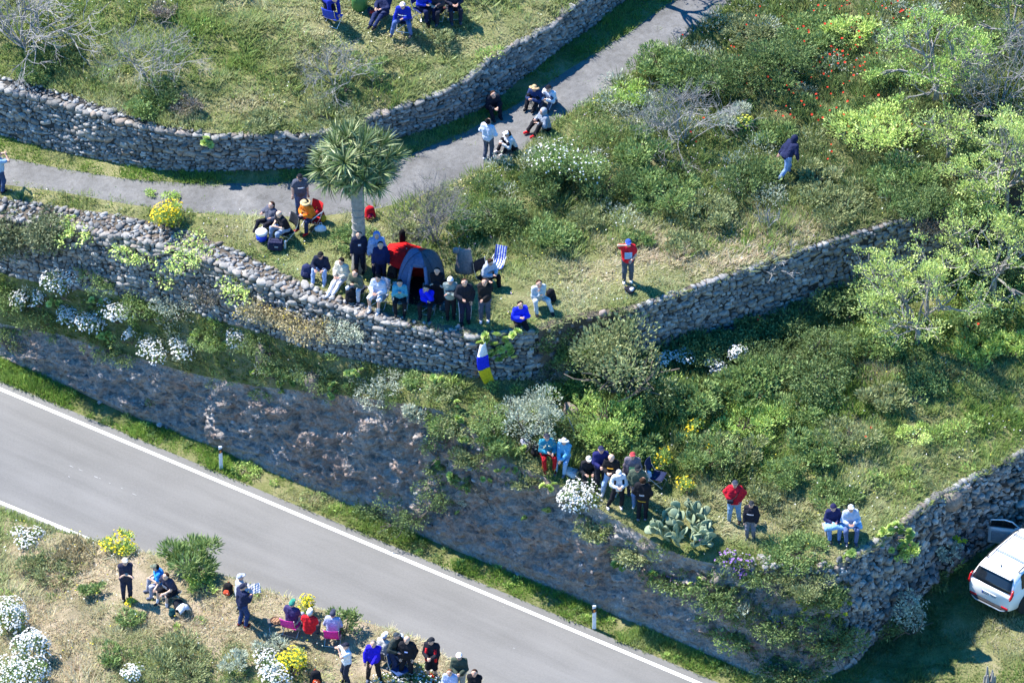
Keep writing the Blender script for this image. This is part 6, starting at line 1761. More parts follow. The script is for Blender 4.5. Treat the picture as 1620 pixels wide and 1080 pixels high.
def camp_chair(loc, rz, col, label, seat=.36, back=True, arms=False, steel=None, name='folding_chair', cat='chair', group=None, scale=1.0):
    """tube frame with crossed legs, slung cloth seat and back"""
    st = steel or M_STEEL
    r = empty(name, loc, rz, scale); tag(r, label, cat, group)
    w, d = .25, .22; b = .84
    for s in (-1, 1):
        mb = MB(); mb.tube([(s * w, -d, 0), (s * w, d * .9, seat), (s * w, d * 1.0, seat + .03)], .013, 6); mb.build('leg', st, r)
        mb = MB(); mb.tube([(s * w, d, 0), (s * w, -d, seat)], .013, 6); mb.build('leg', st, r)
    for y, z in ((-d, 0.015), (d, 0.015)):
        mb = MB(); mb.tube([(-w, y, z), (w, y, z)], .011, 6); mb.build('crossbar', st, r)
    mb = MB(); mb.tube([(-w, -d, .02), (w, d, seat - .02)], .010, 5); mb.build('crossbar', st, r)
    mb = MB(); mb.sheet([[(-w + 2 * w * j / 6, -d + 2 * d * i / 5, seat - .05 * math.sin(math.pi * j / 6) * math.sin(math.pi * i / 5)) for j in range(7)] for i in range(6)], .012); mb.build('seat', cloth(col), r, True)
    if back:
        for s in (-1, 1):
            mb = MB(); mb.tube([(s * w, d * .8, seat - .04), (s * w, d + .10, seat + .22), (s * w, d + .16, b)], .013, 6); mb.build('back_post', st, r)
        mb = MB(); mb.sheet([[(-w + 2 * w * j / 6, d + .06 + .02 * i + .05 * math.sin(math.pi * j / 6), seat + .10 + (b - seat - .10) * i / 5) for j in range(7)] for i in range(6)], .012); mb.build('backrest', cloth(col), r, True)
    if arms:
        for s in (-1, 1):
            mb = MB(); mb.tube([(s * (w + .02), -d, seat + .18), (s * (w + .02), d + .10, seat + .22)], .018, 6); mb.build('armrest', st, r)
            mb = MB(); mb.tube([(s * w, -d, seat), (s * (w + .02), -d, seat + .18)], .011, 5); mb.build('arm_post', st, r)
    return r


def chair_for(part, col, label, **k):
    o = who(part)
    return camp_chair(tuple(o.location), o.rotation_euler.z, col, label, scale=o.scale[0], **k)


chair_for('straw hat', S(200, 40, 45), 'red folding chair under the straw hat', arms=True)
chair_for('bald person', S(40, 44, 50), 'steel folding chair under the bald person in black', arms=False)
chair_for('long brown hair in grey', S(60, 62, 70), 'low dark stool under the long brown hair', seat=.22, back=False, name='folding_stool', cat='stool')
chair_for('white shorts', S(170, 180, 200), 'pale folding chair under the white shorts', arms=True)
chair_for('long dark hair on a', S(180, 200, 205), 'pale steel folding chair under the teal jacket', arms=True)
chair_for('hand at the face', S(60, 110, 130), 'teal folding chair under the royal blue jacket', seat=.33)
chair_for('olive hoodie', S(70, 72, 78), 'small folding stool behind the black backpack', seat=.28, back=False, name='folding_stool', cat='stool')
chair_for('bowed over', S(46, 46, 54), 'dark folding chair under the bowed grey hoodie')
chair_for('green cap on a pink', S(235, 70, 165), 'pink folding chair under the purple shirt')
chair_for('black coat', S(60, 60, 66), 'folding chair hung with a black coat')
chair_for('lilac', S(235, 60, 160), 'pink folding chair under the lilac shirt')
chair_for('bright blue t-shirt', S(90, 90, 96), 'folding stool under the bright blue t-shirt', back=False, name='folding_stool', cat='stool')
chair_for('black shorts sitting', S(70, 72, 80), 'folding stool under the black shorts', back=False, name='folding_stool', cat='stool')
chair_for('beyond the blue sweater', S(80, 80, 90), 'folding chair under the white cap beyond the blue sweater')
chair_for('beyond the blue chair', S(70, 80, 110), 'folding chair under the grey cap')
chair_for('blue striped jacket and', S(70, 70, 90), 'folding stool under the blue striped jacket', back=False, name='folding_stool', cat='stool')
chair_for('bright blue seated', S(50, 60, 110), 'folding chair under the bright blue picnicker')
chair_for('beside the yellow panel', S(96, 62, 60), 'brown folding chair at the field picnic')
chair_for('end of the field', S(60, 60, 70), 'dark folding chair at the end of the field picnic')
camp_chair(hit(633, 1072), R(40), S(50, 78, 130), 'blue folding chair under the leaning camouflage top')
camp_chair(hit(1041, 764), R(70), S(40, 50, 84), 'empty dark blue folding chair behind the olive top', seat=.32)
camp_chair(hit(528, 38), R(150), S(60, 80, 190), 'empty blue folding chair in the field', seat=.34)

# striped beach chair
bc = empty('beach_chair', hit(787, 426), R(-18), .72); tag(bc, 'empty blue and white striped beach chair on the terrace', 'chair')
for s in (-1, 1):
    mb = MB(); mb.tube([(s * .27, -.3, .02), (s * .27, .32, .36), (s * .27, .62, .95)], .014, 6); mb.build('frame_rail', M_STEEL, bc)
    mb = MB(); mb.tube([(s * .27, .3, .02), (s * .27, -.25, .30)], .014, 6); mb.build('leg', M_STEEL, bc)
    mb = MB(); mb.tube([(s * .30, -.2, .46), (s * .30, .42, .50)], .02, 6); mb.build('armrest', plain('white_plastic', (.6, .6, .6), .4), bc)
for k in range(9):
    x0, x1 = -.26 + k * .52 / 9, -.26 + (k + 1) * .52 / 9
    mb = MB(); mb.sheet([[(x, y, z) for x in (x0, x1)] for y, z in ((-.26, .27), (-.05, .23), (.2, .26), (.36, .36), (.48, .62), (.62, .94))], .01)
    mb.build('stripe', cloth(S(50, 80, 215) if k % 2 == 0 else S(235, 238, 245)), bc)

# blanket-covered bench with the pair
bn = empty('bench', hit(1331, 845), R(5)); tag(bn, 'low bench under the pair with a pale blue blanket', 'bench')
mb = MB(); mb.box((0, .06, .34), (1.25, .36, .05), round_=.015); mb.build('seat', plain('bench_board', (.3, .24, .18)), bn)
for s in (-1, 1):
    mb = MB(); mb.box((s * .5, .06, .16), (.05, .32, .32)); mb.build('leg', plain('bench_board', (.3, .24, .18)), bn)
bk = MB(); bk.sheet([[(-.62 + 1.24 * j / 12, -.40 + .42 * i / 6, .62 + .03 * math.sin(j * 1.7 + i) - (.10 if i == 0 else 0) - .10 * (i > 4) - .03 * math.cos(j * 1.05)) for j in range(13)] for i in range(7)], .012)
tag(bk.build('blanket', cloth(S(150, 195, 240)), None, True, loc=tuple(bn.location), rot=(0, 0, R(5))), 'pale blue blanket spread over the knees of the seated pair', 'blanket')

# tent
tn = empty('dome_tent', hit(666, 462), R(-8)); tag(tn, 'slate grey dome tent with an open dark doorway', 'tent')
a_, h_ = .80, 1.68


def tent_pt(ang, t, infl=0.0):
    c, s = math.cos(ang), math.sin(ang); sq = 1 / max(abs(c), abs(s)) ** .55
    rr = a_ * sq * math.cos(t * math.pi / 2) ** .8
    return ((rr + infl) * s, -(rr + infl) * c, (h_ + infl) * math.sin(t * math.pi / 2))


SL, DG = S(88, 104, 140), S(84, 88, 98)
for k, (a0, a1, c) in enumerate(((.42, 1.57, DG), (1.57, 2.6, DG), (2.6, 3.68, S(200, 48, 44)), (3.68, 4.71, SL), (4.71, 5.86, SL))):
    mb = MB(); mb.sheet([[tent_pt(a0 + (a1 - a0) * j / 8, i / 10) for j in range(9)] for i in range(11)], .01); mb.build('fabric_panel', cloth(c), tn, True)
mb = MB(); mb.sheet([[tent_pt(-.43 + .86 * j / 6, .62 + .38 * i / 5) for j in range(7)] for i in range(6)], .01); mb.build('fabric_panel', cloth(SL), tn, True)
for s in (-1, 1):
    mb = MB(); mb.sheet([[tent_pt(s * (.50 - .05 * j), i / 7 * .64, .015 + .03 * math.sin(j * 1.5)) for j in range(4)] for i in range(8)], .01); mb.build('door_flap', cloth(S(110, 128, 165)), tn, True)
mb = MB(); mb.box((0, 0, .02), (1.5, 1.5, .03)); mb.build('groundsheet', cloth(S(46, 50, 60)), tn)
for ang in (.785, 2.356, 3.927, 5.498):
    mb = MB(); mb.tube([tent_pt(ang, t, .012) for t in np.linspace(0, 1, 9)], .010, 5); mb.build('tent_pole', cloth(S(60, 66, 84)), tn)
for dx in (0, .07):
    mb = MB(); mb.tube([(-.78 + dx, -.55, .0), (-.52 + dx, -.3, .8), (-.36 + dx, -.1, 1.5)], .014, 5); mb.build('guy_pole', plain('pink_pole', (.62, .42, .42)), tn)
rc = empty('parasol', hit(646, 434), 0); tag(rc, 'red parasol opened behind the grey tent', 'parasol')
_tl = Matrix.Rotation(R(2), 3, 'X') @ Matrix.Rotation(R(8), 3, 'Y')
def ppt(ang, t):
    sag = .05 * abs(math.sin(ang * 4)) * t
    p = _tl @ Vector((.74 * t * math.cos(ang) * (1 - .05 * abs(math.sin(ang * 4))), .74 * t * math.sin(ang) * (1 - .05 * abs(math.sin(ang * 4))), -.30 * t * t - sag))
    return (p.x - .05, p.y, p.z + 1.08)
for k in range(8):
    a0 = k * math.pi / 4; mb = MB(); mb.sheet([[ppt(a0 + math.pi / 4 * j / 4, .03 + .97 * i / 6) for j in range(5)] for i in range(7)], .008); mb.build('canopy_panel', cloth(S(235, 28, 28)), rc, True)
    mb = MB(); mb.tube([(p[0], p[1], p[2] - .015) for p in (ppt(a0, t) for t in np.linspace(.03, 1, 6))], .008, 4); mb.build('rib', M_STEEL, rc)
mb = MB(); mb.tube([(0, .06, 0), (-.05, 0, 1.08)], .016, 6); mb.build('pole', M_STEEL, rc)
mb = MB(); mb.lathe([(.05, 0), (.095, .05), (.11, .3), (.105, .52), (.06, .60)], 12, (0, 0, .58)); mb.tube([(0, 0, 0), (0, 0, .62)], .015, 5)
tag(mb.build('covered_pole', cloth(S(16, 16, 18)), None, True, loc=tuple(hit(637, 409))), 'upright black cover on a pole above the red parasol', 'pole')

# coat on a stick
ct = empty('coat_stand', hit(735, 442), R(-10)); tag(ct, 'thin stick planted in the grass carrying a coat', 'stick')
mb = MB(); mb.tube([(0, 0, 0), (0, 0, 1.32)], .016, 5); mb.build('upright', M_TWIGD, ct)
mb = MB(); mb.tube([(-.22, 0, 1.24), (.22, 0, 1.22)], .012, 5); mb.build('crossbar', M_TWIGD, ct)
cb = MB(); cb.sheet([[((.20 + .12 * i / 7) * math.sin(-2.4 + 4.8 * j / 12) + .015 * math.sin(3 * j), -(.07 + .09 * i / 7) * math.cos(-2.4 + 4.8 * j / 12), 1.28 - .95 * i / 7 + (.04 if i == 0 and 3 < j < 9 else 0)) for j in range(13)] for i in range(8)], .015)
cb.box((-.28, -.02, 1.18), (.2, .14, .24), round_=.05)
tag(cb.build('coat', cloth(S(150, 142, 142)), None, True, loc=tuple(ct.location), rot=(0, 0, R(-10))), 'grey-brown coat hanging on a stick beside the crowd', 'coat')


# bags
def backpack(px, py, col, label, rz=0, s=1.0, trim=None, lay=False, z_add=0.0, name='backpack', cat='backpack'):
    r = empty(name, hit(px, py) + V3(0, 0, z_add), R(rz), s); tag(r, label, cat)
    m = cloth(col); t = cloth(trim or tuple(c * .55 for c in col))
    tl = Matrix.Rotation(R(-72), 3, 'X') if lay else Matrix.Rotation(R(-12), 3, 'X')
    def put(q): return tuple(tl @ Vector(q) + Vector((0, 0, .12 if lay else 0)))
    pr = [(np.array(put((-.08, 0, .14))), np.array(put((-.07, .0, .40))), .125, .10), (np.array(put((.08, 0, .14))), np.array(put((.07, .0, .40))), .125, .10), (np.array(put((0, .0, .40))), np.array(put((0, .01, .44))), .10, .09)]
    v, f = sdf_mesh(pr, .035, .05); link('body', mesh_np('body', v, f, m, smooth=True), r)
    v, f = sdf_mesh([(np.array(put((-.06, -.11, .14))), np.array(put((.06, -.11, .14))), .075, .075), (np.array(put((-.05, -.10, .22))), np.array(put((.05, -.10, .22))), .05, .05)], .03, .03); link('pocket', mesh_np('pocket', v, f, t, smooth=True), r)
    for sx in (-1, 1):
        mb = MB(); mb.tube([put((sx * .07, .09, .44)), put((sx * .10, .20, .34)), put((sx * .12, .17, .12)), put((sx * .12, .09, .06))], .018, 5); mb.build('strap', t, r)
    mb = MB(); mb.tube([put((-.04, .03, .50)), put((0, .03, .56)), put((.04, .03, .50))], .012, 5); mb.build('handle', t, r)
    return r


backpack(485, 440, S(52, 58, 96), 'navy backpack beside the wall-edge sitter', -10)
backpack(556, 478, S(36, 36, 42), 'black backpack at the feet of the olive hoodie', 20)
backpack(873, 478, S(34, 34, 40), 'black backpack beside the pale tracksuit', 40, .95)
backpack(1003, 466, S(44, 44, 54), 'small dark bag before the red printed t-shirt', 60, .7, S(200, 200, 215), True)
backpack(626, 428, S(200, 180, 160), 'beige rucksack beside the red parasol', 10, 1.0, S(70, 62, 60)); backpack(620, 440, S(70, 66, 66), 'dark rucksack below the beige one', -20, .9)
backpack(690, 168, S(48, 40, 52), 'dark bag lying on the upper wall', 30, .8, S(120, 40, 50), True, .05)
backpack(360, 941, S(40, 36, 40), 'black backpack with orange patch beside the bank path', -20, .9, S(230, 90, 60))
backpack(290, 972, S(36, 36, 46), 'black backpack pile under a white cloth', 30, 1.0, S(30, 60, 70), True); backpack(272, 975, S(30, 80, 84), 'small teal bag beside the backpack pile', -15, .6)
mb = MB(); mb.sheet([[(-.2 + .4 * j / 8, -.16 + .32 * i / 6, .02 - .25 * ((j / 4 - 1) ** 2 * .5 + (i / 3 - 1) ** 2 * .5) + .02 * math.sin(j * 2 + i)) for j in range(9)] for i in range(7)], .012)
tag(mb.build('white_cloth', cloth(S(228, 228, 238)), None, True, loc=tuple(hit(290, 972) + V3(0, 0, .42)), rot=(0, 0, .6)), 'white cloth thrown over the black backpack pile', 'cloth')
backpack(500, 1082, S(38, 36, 40), 'black backpack with orange top at the bottom edge', 10, 1.0, S(240, 90, 50))
backpack(462, 1058, S(36, 38, 52), 'dark bag among the yellow broom', 0, .9)
backpack(836, 712, S(170, 172, 188), 'pale grey bag at the rim beside the seated pair', 30, .8, S(110, 112, 130), True); backpack(848, 722, S(40, 40, 46), 'black backpack at the rim beside the teal jacket', -10, .9)
backpack(862, 742, S(220, 160, 50), 'small yellow bag at the feet of the red trousers', 0, .5)
backpack(915, 757, S(196, 198, 204), 'rounded grey-white bag behind the dense daisies', 70, 1.0, S(150, 150, 160), True)
backpack(1024, 762, S(225, 226, 240), 'white bag behind the olive top', 0, .8); backpack(586, 347, S(205, 30, 42), 'bright red backpack beyond the tree trunk', 15, .95, S(150, 20, 60))
backpack(681, 1085, S(190, 28, 34), 'red bag at the feet of the black and red jacket', 0, .8, None, True); backpack(508, 352, S(176, 44, 50), 'red backpack behind the straw hat', 60, 1.1, S(220, 170, 50))
backpack(704, 492, S(50, 84, 100), 'teal bag between the royal blue jacket and the black coat', 0, .7)
backpack(590, 28, S(46, 44, 66), 'dark bag beside the green bin', 20, .7, S(220, 60, 50), True)

# cool boxes
cbk = empty('cool_bucket', hit(414, 379)); tag(cbk, 'blue round cool bucket with a white lid', 'cooler')
mb = MB(); mb.lathe([(.15, 0), (.175, .02), (.195, .26)], 18); mb.build('bucket', plain('blue_plastic', S(30, 70, 215), .45), cbk, True)
mb = MB(); mb.lathe([(.205, .26), (.208, .33), (.19, .36), (.05, .375)], 18); mb.build('lid', plain('white_lid', (.62, .63, .66), .4), cbk, True)
mb = MB(); mb.tube([(-.2, 0, .28), (-.16, -.06, .42), (.16, -.06, .42), (.2, 0, .28)], .012, 5); mb.build('handle', plain('white_lid', (.62, .63, .66), .4), cbk)
cbx = empty('cool_bag', hit(436, 394), R(-6)); tag(cbx, 'dark navy cool bag at the feet of the bald person', 'cooler')
mb = MB(); mb.box((0, 0, .17), (.50, .30, .32), round_=.05); mb.build('body', cloth(S(44, 46, 72)), cbx)
mb = MB(); mb.box((0, 0, .345), (.47, .27, .04), round_=.015); mb.build('lid', cloth(S(50, 52, 80)), cbx)
mb = MB(); mb.box((.05, -.155, .2), (.12, .012, .05)); mb.build('badge', cloth(S(170, 175, 190)), cbx)
mb = MB(); mb.tube([(-.18, 0, .36), (-.12, 0, .46), (.12, 0, .46), (.18, 0, .36)], .014, 5); mb.build('handle', cloth(S(30, 30, 40)), cbx)
bt = empty('bottle', hit(451, 393)); tag(bt, 'pale plastic bottle beside the navy cool bag', 'bottle')
mb = MB(); mb.lathe([(.04, 0), (.045, .02), (.045, .18), (.018, .24), (.018, .27)], 10); mb.build('body', plain('pale_plastic', (.5, .54, .56), .25), bt, True)
mb = MB(); mb.lathe([(.02, .27), (.02, .30)], 10); mb.build('cap', plain('bottle_cap', (.1, .3, .6), .4), bt)
wb = empty('white_bag', hit(507, 366)); tag(wb, 'white carrier bag beside the straw-hatted person', 'bag')
v, f = sdf_mesh([(V3(-.1, 0, .1), V3(.1, 0, .1), .10, .11), (V3(-.05, 0, .2), V3(.06, 0, .22), .06, .05)], .03, .05); link('body', mesh_np('body', v, f, cloth(S(228, 230, 240)), smooth=True), wb)
mb = MB(); mb.tube([(-.06, 0, .24), (-.02, 0, .36), (.04, 0, .36), (.07, 0, .25)], .01, 5); mb.build('handle', cloth(S(228, 230, 240)), wb)

# folding table with a basket
tb = empty('folding_table', hit(437, 1000), R(12)); tag(tb, 'small folding table beside the pink chairs', 'table')
mb = MB(); mb.box((0, 0, .46), (.52, .4, .025), round_=.008); mb.build('tabletop', plain('table_board', (.12, .10, .09)), tb)
for s in (-1, 1):
    for t in (-1, 1):
        mb = MB(); mb.tube([(s * .22, t * .17, 0), (s * .22, -t * .15, .45)], .01, 5); mb.build('leg', M_STEEL, tb)
bs = empty('food_tray', np.array(tb.location) + V3(0, 0, .475)); tag(bs, 'brown tray of food on the folding table', 'tray')
mb = MB(); mb.lathe([(.14, 0), (.19, .05), (.2, .055), (.15, .012)], 14); mb.build('tray', plain('wicker', (.22, .13, .08)), bs)
for k in range(7):
    v, f = ellipsoid(.05, .045, .035, 7, 5); mb = MB(); mb.add([(x + .09 * math.cos(k * 1.05) * (k > 0), y + .08 * math.sin(k * 1.05) * (k > 0), z + .045) for x, y, z in v], f); mb.build('bread_roll', plain('bread', (.36, .2, .11)), bs)
# black coat on the chair back
mb = MB(); mb.sheet([[(.30 * math.sin(-1.3 + 2.6 * j / 10), .34 + .06 * math.cos(-1.3 + 2.6 * j / 10) + .05 * i / 6, .90 - .72 * i / 6 + .02 * math.sin(j * 2.1)) for j in range(11)] for i in range(7)], .02)
_o = who('black coat')
tag(mb.build('coat', cloth(S(34, 36, 46)), None, True, loc=tuple(_o.location), rot=tuple(_o.rotation_euler)), 'black coat hung over the back of the red shirt chair', 'coat')
mb = MB(); mb.sheet([[(-.20 + .4 * j / 6, -.16 + .32 * i / 5, .02 + .03 * math.sin(j * 1.7 + i * 1.1) - .05 * abs(j / 3 - 1)) for j in range(7)] for i in range(6)], .02)
tag(mb.build('newspaper', cloth(S(215, 215, 226)), None, loc=tuple(hit(404, 975) + V3(0, .1, 1.12)), rot=(.7, 0, .3)), 'white sheet held up between the pair with the red strap', 'paper')
# picnic of the field
gbn = empty('waste_bin', hit(569, 13)); tag(gbn, 'green plastic barrel bin at the top of the field', 'bin')
mb = MB(); mb.lathe([(.24, 0), (.27, .05), (.28, .4), (.27, .75)], 16); mb.build('drum', plain('green_plastic', (.06, .17, .05), .5), gbn, True)
mb = MB(); mb.lathe([(.29, .75), (.29, .79), (.2, .82)], 16); mb.build('rim', plain('green_plastic', (.06, .17, .05), .5), gbn, True)
yp = empty('banner_pole', hit(676, 17)); tag(yp, 'slim yellow banner standing at the field picnic', 'banner')
mb = MB(); mb.tube([(0, 0, 0), (0, 0, 1.5)], .015, 6); mb.build('pole', M_STEEL, yp)
mb = MB(); mb.sheet([[(.0 + .16 * j / 3, .01 * math.sin(j * 2 + i), .25 + 1.2 * i / 7) for j in range(4)] for i in range(8)], .008); mb.build('cloth', cloth(S(225, 225, 40)), yp)

# the flag over the wall
fgp = hit(764, 536)
fg = empty('flag', (fgp[0], fgp[1] - .28, fgp[2] + .08)); tag(fg, 'white, blue and yellow flag hanging down the stone wall', 'flag')
def fpt(u, v):                                                   # u across, v down
    bow = -.22 * math.sin(math.pi * min(1, v * .9)) ; x = (-.08 + .30 * u * min(1, .55 + 1.2 * v)) + bow * (1 - .4 * u) + .20 * v
    return (x, -.10 - .10 * math.sin(u * 3 + v * 2.2) - .16 * v, .1 - 1.58 * v - .10 * (1 - u) * (v < .3))
for nm, c, v0, v1 in (('white_band', S(232, 236, 248), 0, .33), ('blue_band', S(32, 52, 222), .33, .66), ('yellow_band', S(225, 195, 40), .66, 1.0)):
    mb = MB(); mb.sheet([[fpt(j / 8, v0 + (v1 - v0) * i / 7) for j in range(9)] for i in range(8)], .006); mb.build(nm, cloth(c), fg, True)
mb = MB(); mb.tube([(.1, .25, .25), (.02, -.05, .12)], .016, 6); mb.build('pole', M_TWIGD, fg)

# marker posts
def post(px, py, label):
    r = empty('marker_post', hit(px, py)); tag(r, label, 'post')
    mb = MB(); mb.box((0, 0, .5), (.13, .07, 1.0), taper=.92, round_=.015); mb.build('shaft', plain('white_post', (.66, .67, .68), .5), r)
    mb = MB(); g = [(-.068, -.041, .70), (.068, -.041, .76), (.068, -.041, .93), (-.068, -.041, .87)]; g2 = [(x, .041, z) for x, y, z in g]
    mb.add(g + g2, [(0, 1, 2, 3), (7, 6, 5, 4), (0, 4, 5, 1), (1, 5, 6, 2), (2, 6, 7, 3), (3, 7, 4, 0)]); mb.build('black_band', plain('black_band', (.03, .03, .03), .6), r)
    mb = MB(); mb.box((0, -.046, .80), (.055, .012, .11)); mb.build('reflector', plain('amber_reflector', (.7, .22, .03), .25), r)


post(350, 742, 'white roadside marker post at the left rock cut'); post(940, 994, 'white roadside marker post near the bottom of the rock cut')


# ------------------------------------------------------------ the parked car
def car(px, py, rz):
    g = hit(px, py)
    f = V3(math.sin(-rz), math.cos(-rz), 0)
    c = g + f * 2.15
    c[2] = ground_z(c[0], c[1], 3.0) + .03
    r = empty('parked_car', c, rz); tag(r, 'white estate car parked below the lower wall with its door open', 'car')
    m, nt, b = nodes('white_car_paint'); b.inputs['Base Color'].default_value = (.72, .73, .74, 1); b.inputs['Roughness'].default_value = .28
    b.inputs['Coat Weight'].default_value = .6
    nz = noise_node(nt, 2.0, 4); nt.links.new(ramp(nt, nz.outputs['Fac'], [(.3, (.66, .665, .67)), (.7, (.75, .755, .76))]), b.inputs['Base Color'])
    PW = m
    GL, _, gb_ = nodes('tinted_glass'); gb_.inputs['Base Color'].default_value = (.012, .016, .022, 1); gb_.inputs['Roughness'].default_value = .06; gb_.inputs['Specular IOR Level'].default_value = .6
    BK = plain('black_trim', (.02, .02, .022), .5); RD = plain('tail_lamp_red', (.45, .012, .015), .2); RUB = plain('tyre_rubber', (.025, .025, .026), .85); SV = plain('silver_trim', (.6, .6, .62), .3, .8)
    st = [(-2.2, .76, .50, .96), (-2.14, .84, .36, 1.02), (-1.9, .89, .30, 1.05), (-1.35, .91, .26, 1.04), (0, .915, .24, 1.02), (1.2, .91, .26, 1.00), (1.75, .88, .30, .95), (2.08, .78, .36, .86), (2.2, .62, .46, .72)]
    rings = []
    for y, hw, z0, zb in st:
        zm = z0 + (zb - z0) * .55
        h = [(0, z0), (hw * .86, z0), (hw * .98, z0 + .10), (hw, zm), (hw * .975, zb - .05), (hw * .93, zb), (hw * .5, zb + .035), (0, zb + .045)]
        ring = [(x, y, z) for x, z in h] + [(-x, y, z) for x, z in h[-2:0:-1]]
        rings.append(ring)
    n = len(rings[0]); mb = MB(); vs = [p for q in rings for p in q]
    fs = [(i * n + k, (i + 1) * n + k, (i + 1) * n + (k + 1) % n, i * n + (k + 1) % n) for i in range(len(rings) - 1) for k in range(n)] + [tuple(range(n)), tuple(reversed(range((len(rings) - 1) * n, len(rings) * n)))]
    mb.add(vs, fs); body = mb.build('body', PW, r, True)
    # cabin: sections (y, half width low, half width top, z low, z top)
    cs = [(-2.10, .80, .80, 1.02, 1.06), (-1.98, .83, .74, 1.03, 1.28), (-1.80, .855, .69, 1.03, 1.50), (-1.6, .87, .68, 1.03, 1.545), (-.6, .885, .67, 1.03, 1.585), (.25, .885, .66, 1.02, 1.555), (.45, .88, .655, 1.02, 1.52), (1.20, .83, .80, 1.0, 1.03)]
    rings = []
    for y, a, t, z0, z1 in cs:
        h = [(a, z0), ((a + t) / 2 + .02, (z0 + z1) / 2), (t, z1 - .03), (t * .8, z1), (0, z1 + .02)]
        rings.append([(x, y, z) for x, z in h] + [(-x, y, z) for x, z in h[-2::-1]])
    n = len(rings[0]); mb = MB(); vs = [p for q in rings for p in q]
    fs = [(i * n + k, (i + 1) * n + k, (i + 1) * n + k + 1, i * n + k + 1) for i in range(len(rings) - 1) for k in range(n - 1)] + [tuple(range(n)), tuple(reversed(range((len(rings) - 1) * n, len(rings) * n)))]
    mb.add(vs, fs); roof = mb.build('roof', PW, r, True)
    def pane(name, pts, mat, parent, off):
        mb = MB(); v = [Vector(p) + Vector(off) for p in pts]; mb.add(v, [tuple(range(len(v)))]); nn = Vector(off).normalized()
        mb.add([p - nn * .02 for p in v], [tuple(reversed(range(len(v))))]); return mb.build(name, mat, parent)
    # rear window follows the slope of the tailgate
    def rw(x, t): return (x, -2.075 + .27 * t - .035 * (1 - (x / .8) ** 2), 1.07 + .40 * t)
    mb = MB(); mb.sheet([[rw((-.76 + 1.52 * j / 8) * (1 - .13 * i / 4), i / 4) for j in range(9)] for i in range(5)], .012); o = mb.build('rear_window', GL, r, True); o.location = (0, -.035, .01)
    mb = MB(); mb.box((0, -1.86, 1.50), (1.26, .16, .05), round_=.02); mb.build('spoiler', PW, r)
    for s in (-1, 1):
        mb = MB(); mb.tube([(s * .80, -2.02, 1.22), (s * .835, -2.10, 1.10), (s * .82, -2.185, .98), (s * .80, -2.20, .88)], [.03, .045, .05, .02], 6); mb.build('tail_light', RD, r, True)
        mb = MB(); mb.box((s * .62, -2.20, .50), (.26, .05, .08), round_=.02); mb.build('reflector', RD, r)
        mb = MB(); mb.tube([(s * .62, -1.5, 1.56), (s * .64, -1.35, 1.62), (s * .63, .05, 1.625), (s * .61, .25, 1.575)], .022, 6); mb.build('roof_rail', BK, r)
        for (y0, y1, t0, t1) in ((-1.62, -1.22, -1.5, -1.2), (-1.16, -.30, -1.12, -.30), (-.22, .86, -.22, .36)):
            if s == -1 and y0 > -.3: continue
            pane('side_window', [(s * .888, y0, 1.06), (s * .895, y1, 1.06), (s * .725, t1, 1.47), (s * .73, t0, 1.46)][::s], GL, r, (s * .014, 0, .006))
        mb = MB(); mb.box((s * .90, 0, .34), (.05, 2.2, .16), round_=.02); mb.build('sill_trim', BK, r)
        for y in (-1.38, 1.36):
            w = empty('wheel', (s * .80, y, .34)); w.parent = r
            mb = MB(); mb.lathe([(.22, -.11), (.32, -.115), (.345, -.08), (.345, .08), (.32, .115), (.22, .11)], 22); o = mb.build('tyre', RUB, w, True); o.rotation_euler = (0, R(90), 0)
            mb = MB(); mb.lathe([(.05, -.09), (.225, -.10), (.225, .10), (.05, .09)], 16); o = mb.build('rim', SV, w); o.rotation_euler = (0, R(90), 0)
            mb = MB(); mb.lathe([(.40, -.03), (.40, .035)], 22); o = mb.build('wheel_arch', BK, w); o.rotation_euler = (0, R(90), 0); o.location = (s * .09, 0, .02)
        mb = MB(); mb.box((s * 1.0, .78, 1.06), (.2, .1, .13), round_=.04); mb.build('mirror', PW, r)
    for y in (-1.05, -.05):
        mb = MB(); mb.tube([(-.62, y, 1.63), (0, y, 1.655), (.62, y, 1.63)], .02, 6); mb.build('roof_bar', SV, r)
    mb = MB(); mb.box((0, -2.17, .40), (1.45, .14, .17), round_=.05); mb.build('rear_bumper', BK, r)
    mb = MB(); mb.tube([(-.66, -2.22, .42), (-.5, -2.255, .36), (.5, -2.255, .36), (.66, -2.22, .42)], .022, 6); mb.build('bumper_trim', SV, r)
    mb = MB(); mb.tube([(0, -1.55, 1.56), (0, -1.62, 1.60), (0, -1.66, 1.66)], [.03, .02, .006], 6); mb.build('aerial', BK, r)
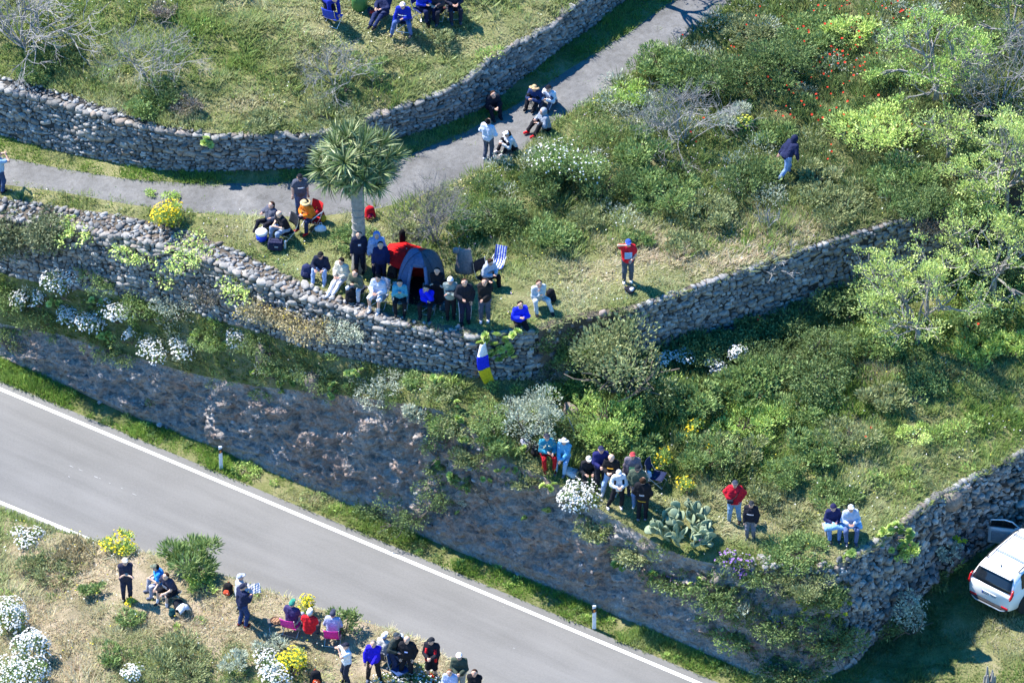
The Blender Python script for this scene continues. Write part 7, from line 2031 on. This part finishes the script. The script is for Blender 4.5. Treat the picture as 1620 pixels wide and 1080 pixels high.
    mb = MB(); mb.box((0, -2.205, .76), (.56, .02, .14), round_=.006); pl = mb.build('number_plate', plain('plate_white', (.62, .65, .7), .4), r)
    mb = MB(); mb.box((-.265, -2.218, .76), (.035, .006, .12)); mb.build('country_strip', plain('plate_blue', (.02, .06, .4), .4), pl)
    fc = bpy.data.curves.new('plate_text', 'FONT'); fc.body = '2229 MGP'; fc.size = .125; fc.extrude = .002; fc.align_x = 'CENTER'; fc.align_y = 'CENTER'
    tmp = bpy.data.objects.new('plate_text', fc); COL.objects.link(tmp); bpy.context.view_layer.update(); me_ = bpy.data.meshes.new_from_object(tmp.evaluated_get(bpy.context.evaluated_depsgraph_get())); bpy.data.objects.remove(tmp)
    me_.materials.clear(); me_.materials.append(BK); fo = link('plate_text', me_, pl); fo.location = (.02, -2.219, .76); fo.rotation_euler = (R(90), 0, 0)
    mb = MB(); mb.sheet([[((-.7 + 1.4 * j / 6) * (1 - .0 * i), .50 + .16 * i * 1.0 + .03, 1.50 - .105 * i) for j in range(7)] for i in range(5)], .012); o = mb.build('windscreen', GL, r, True); o.location = (0, .06, .02)
    # open door on the near-wall side
    d = empty('door', (-.90, .86, 0), R(-62)); d.parent = r
    mb = MB(); mb.sheet([[(-.03 - .03 * math.sin(i / 5 * 3), -1.08 * j / 5, .36 + .66 * i / 5) for j in range(6)] for i in range(6)], .07); mb.build('door_skin', PW, d, True)
    mb = MB(); mb.tube([(-.02, -1.08, 1.02), (.10, -1.0, 1.40), (.15, -.55, 1.50), (.10, -.3, 1.40), (-.01, .0, 1.03)], .024, 6); mb.build('window_frame', PW, d)
    mb = MB(); mb.add([(.0, -1.03, 1.03), (.0, -.05, 1.03), (.10, -.32, 1.38), (.14, -.56, 1.47), (.10, -.97, 1.38)], [(0, 1, 2, 3, 4)]); mb.build('pane', GL, d)
    mb = MB(); mb.box((.06, -.55, .68), (.05, .85, .42), round_=.02); mb.build('inner_panel', plain('door_lining', (.30, .31, .33), .7), d)
    # seats seen through the glass
    return r


car(1564, 974, R(-39))
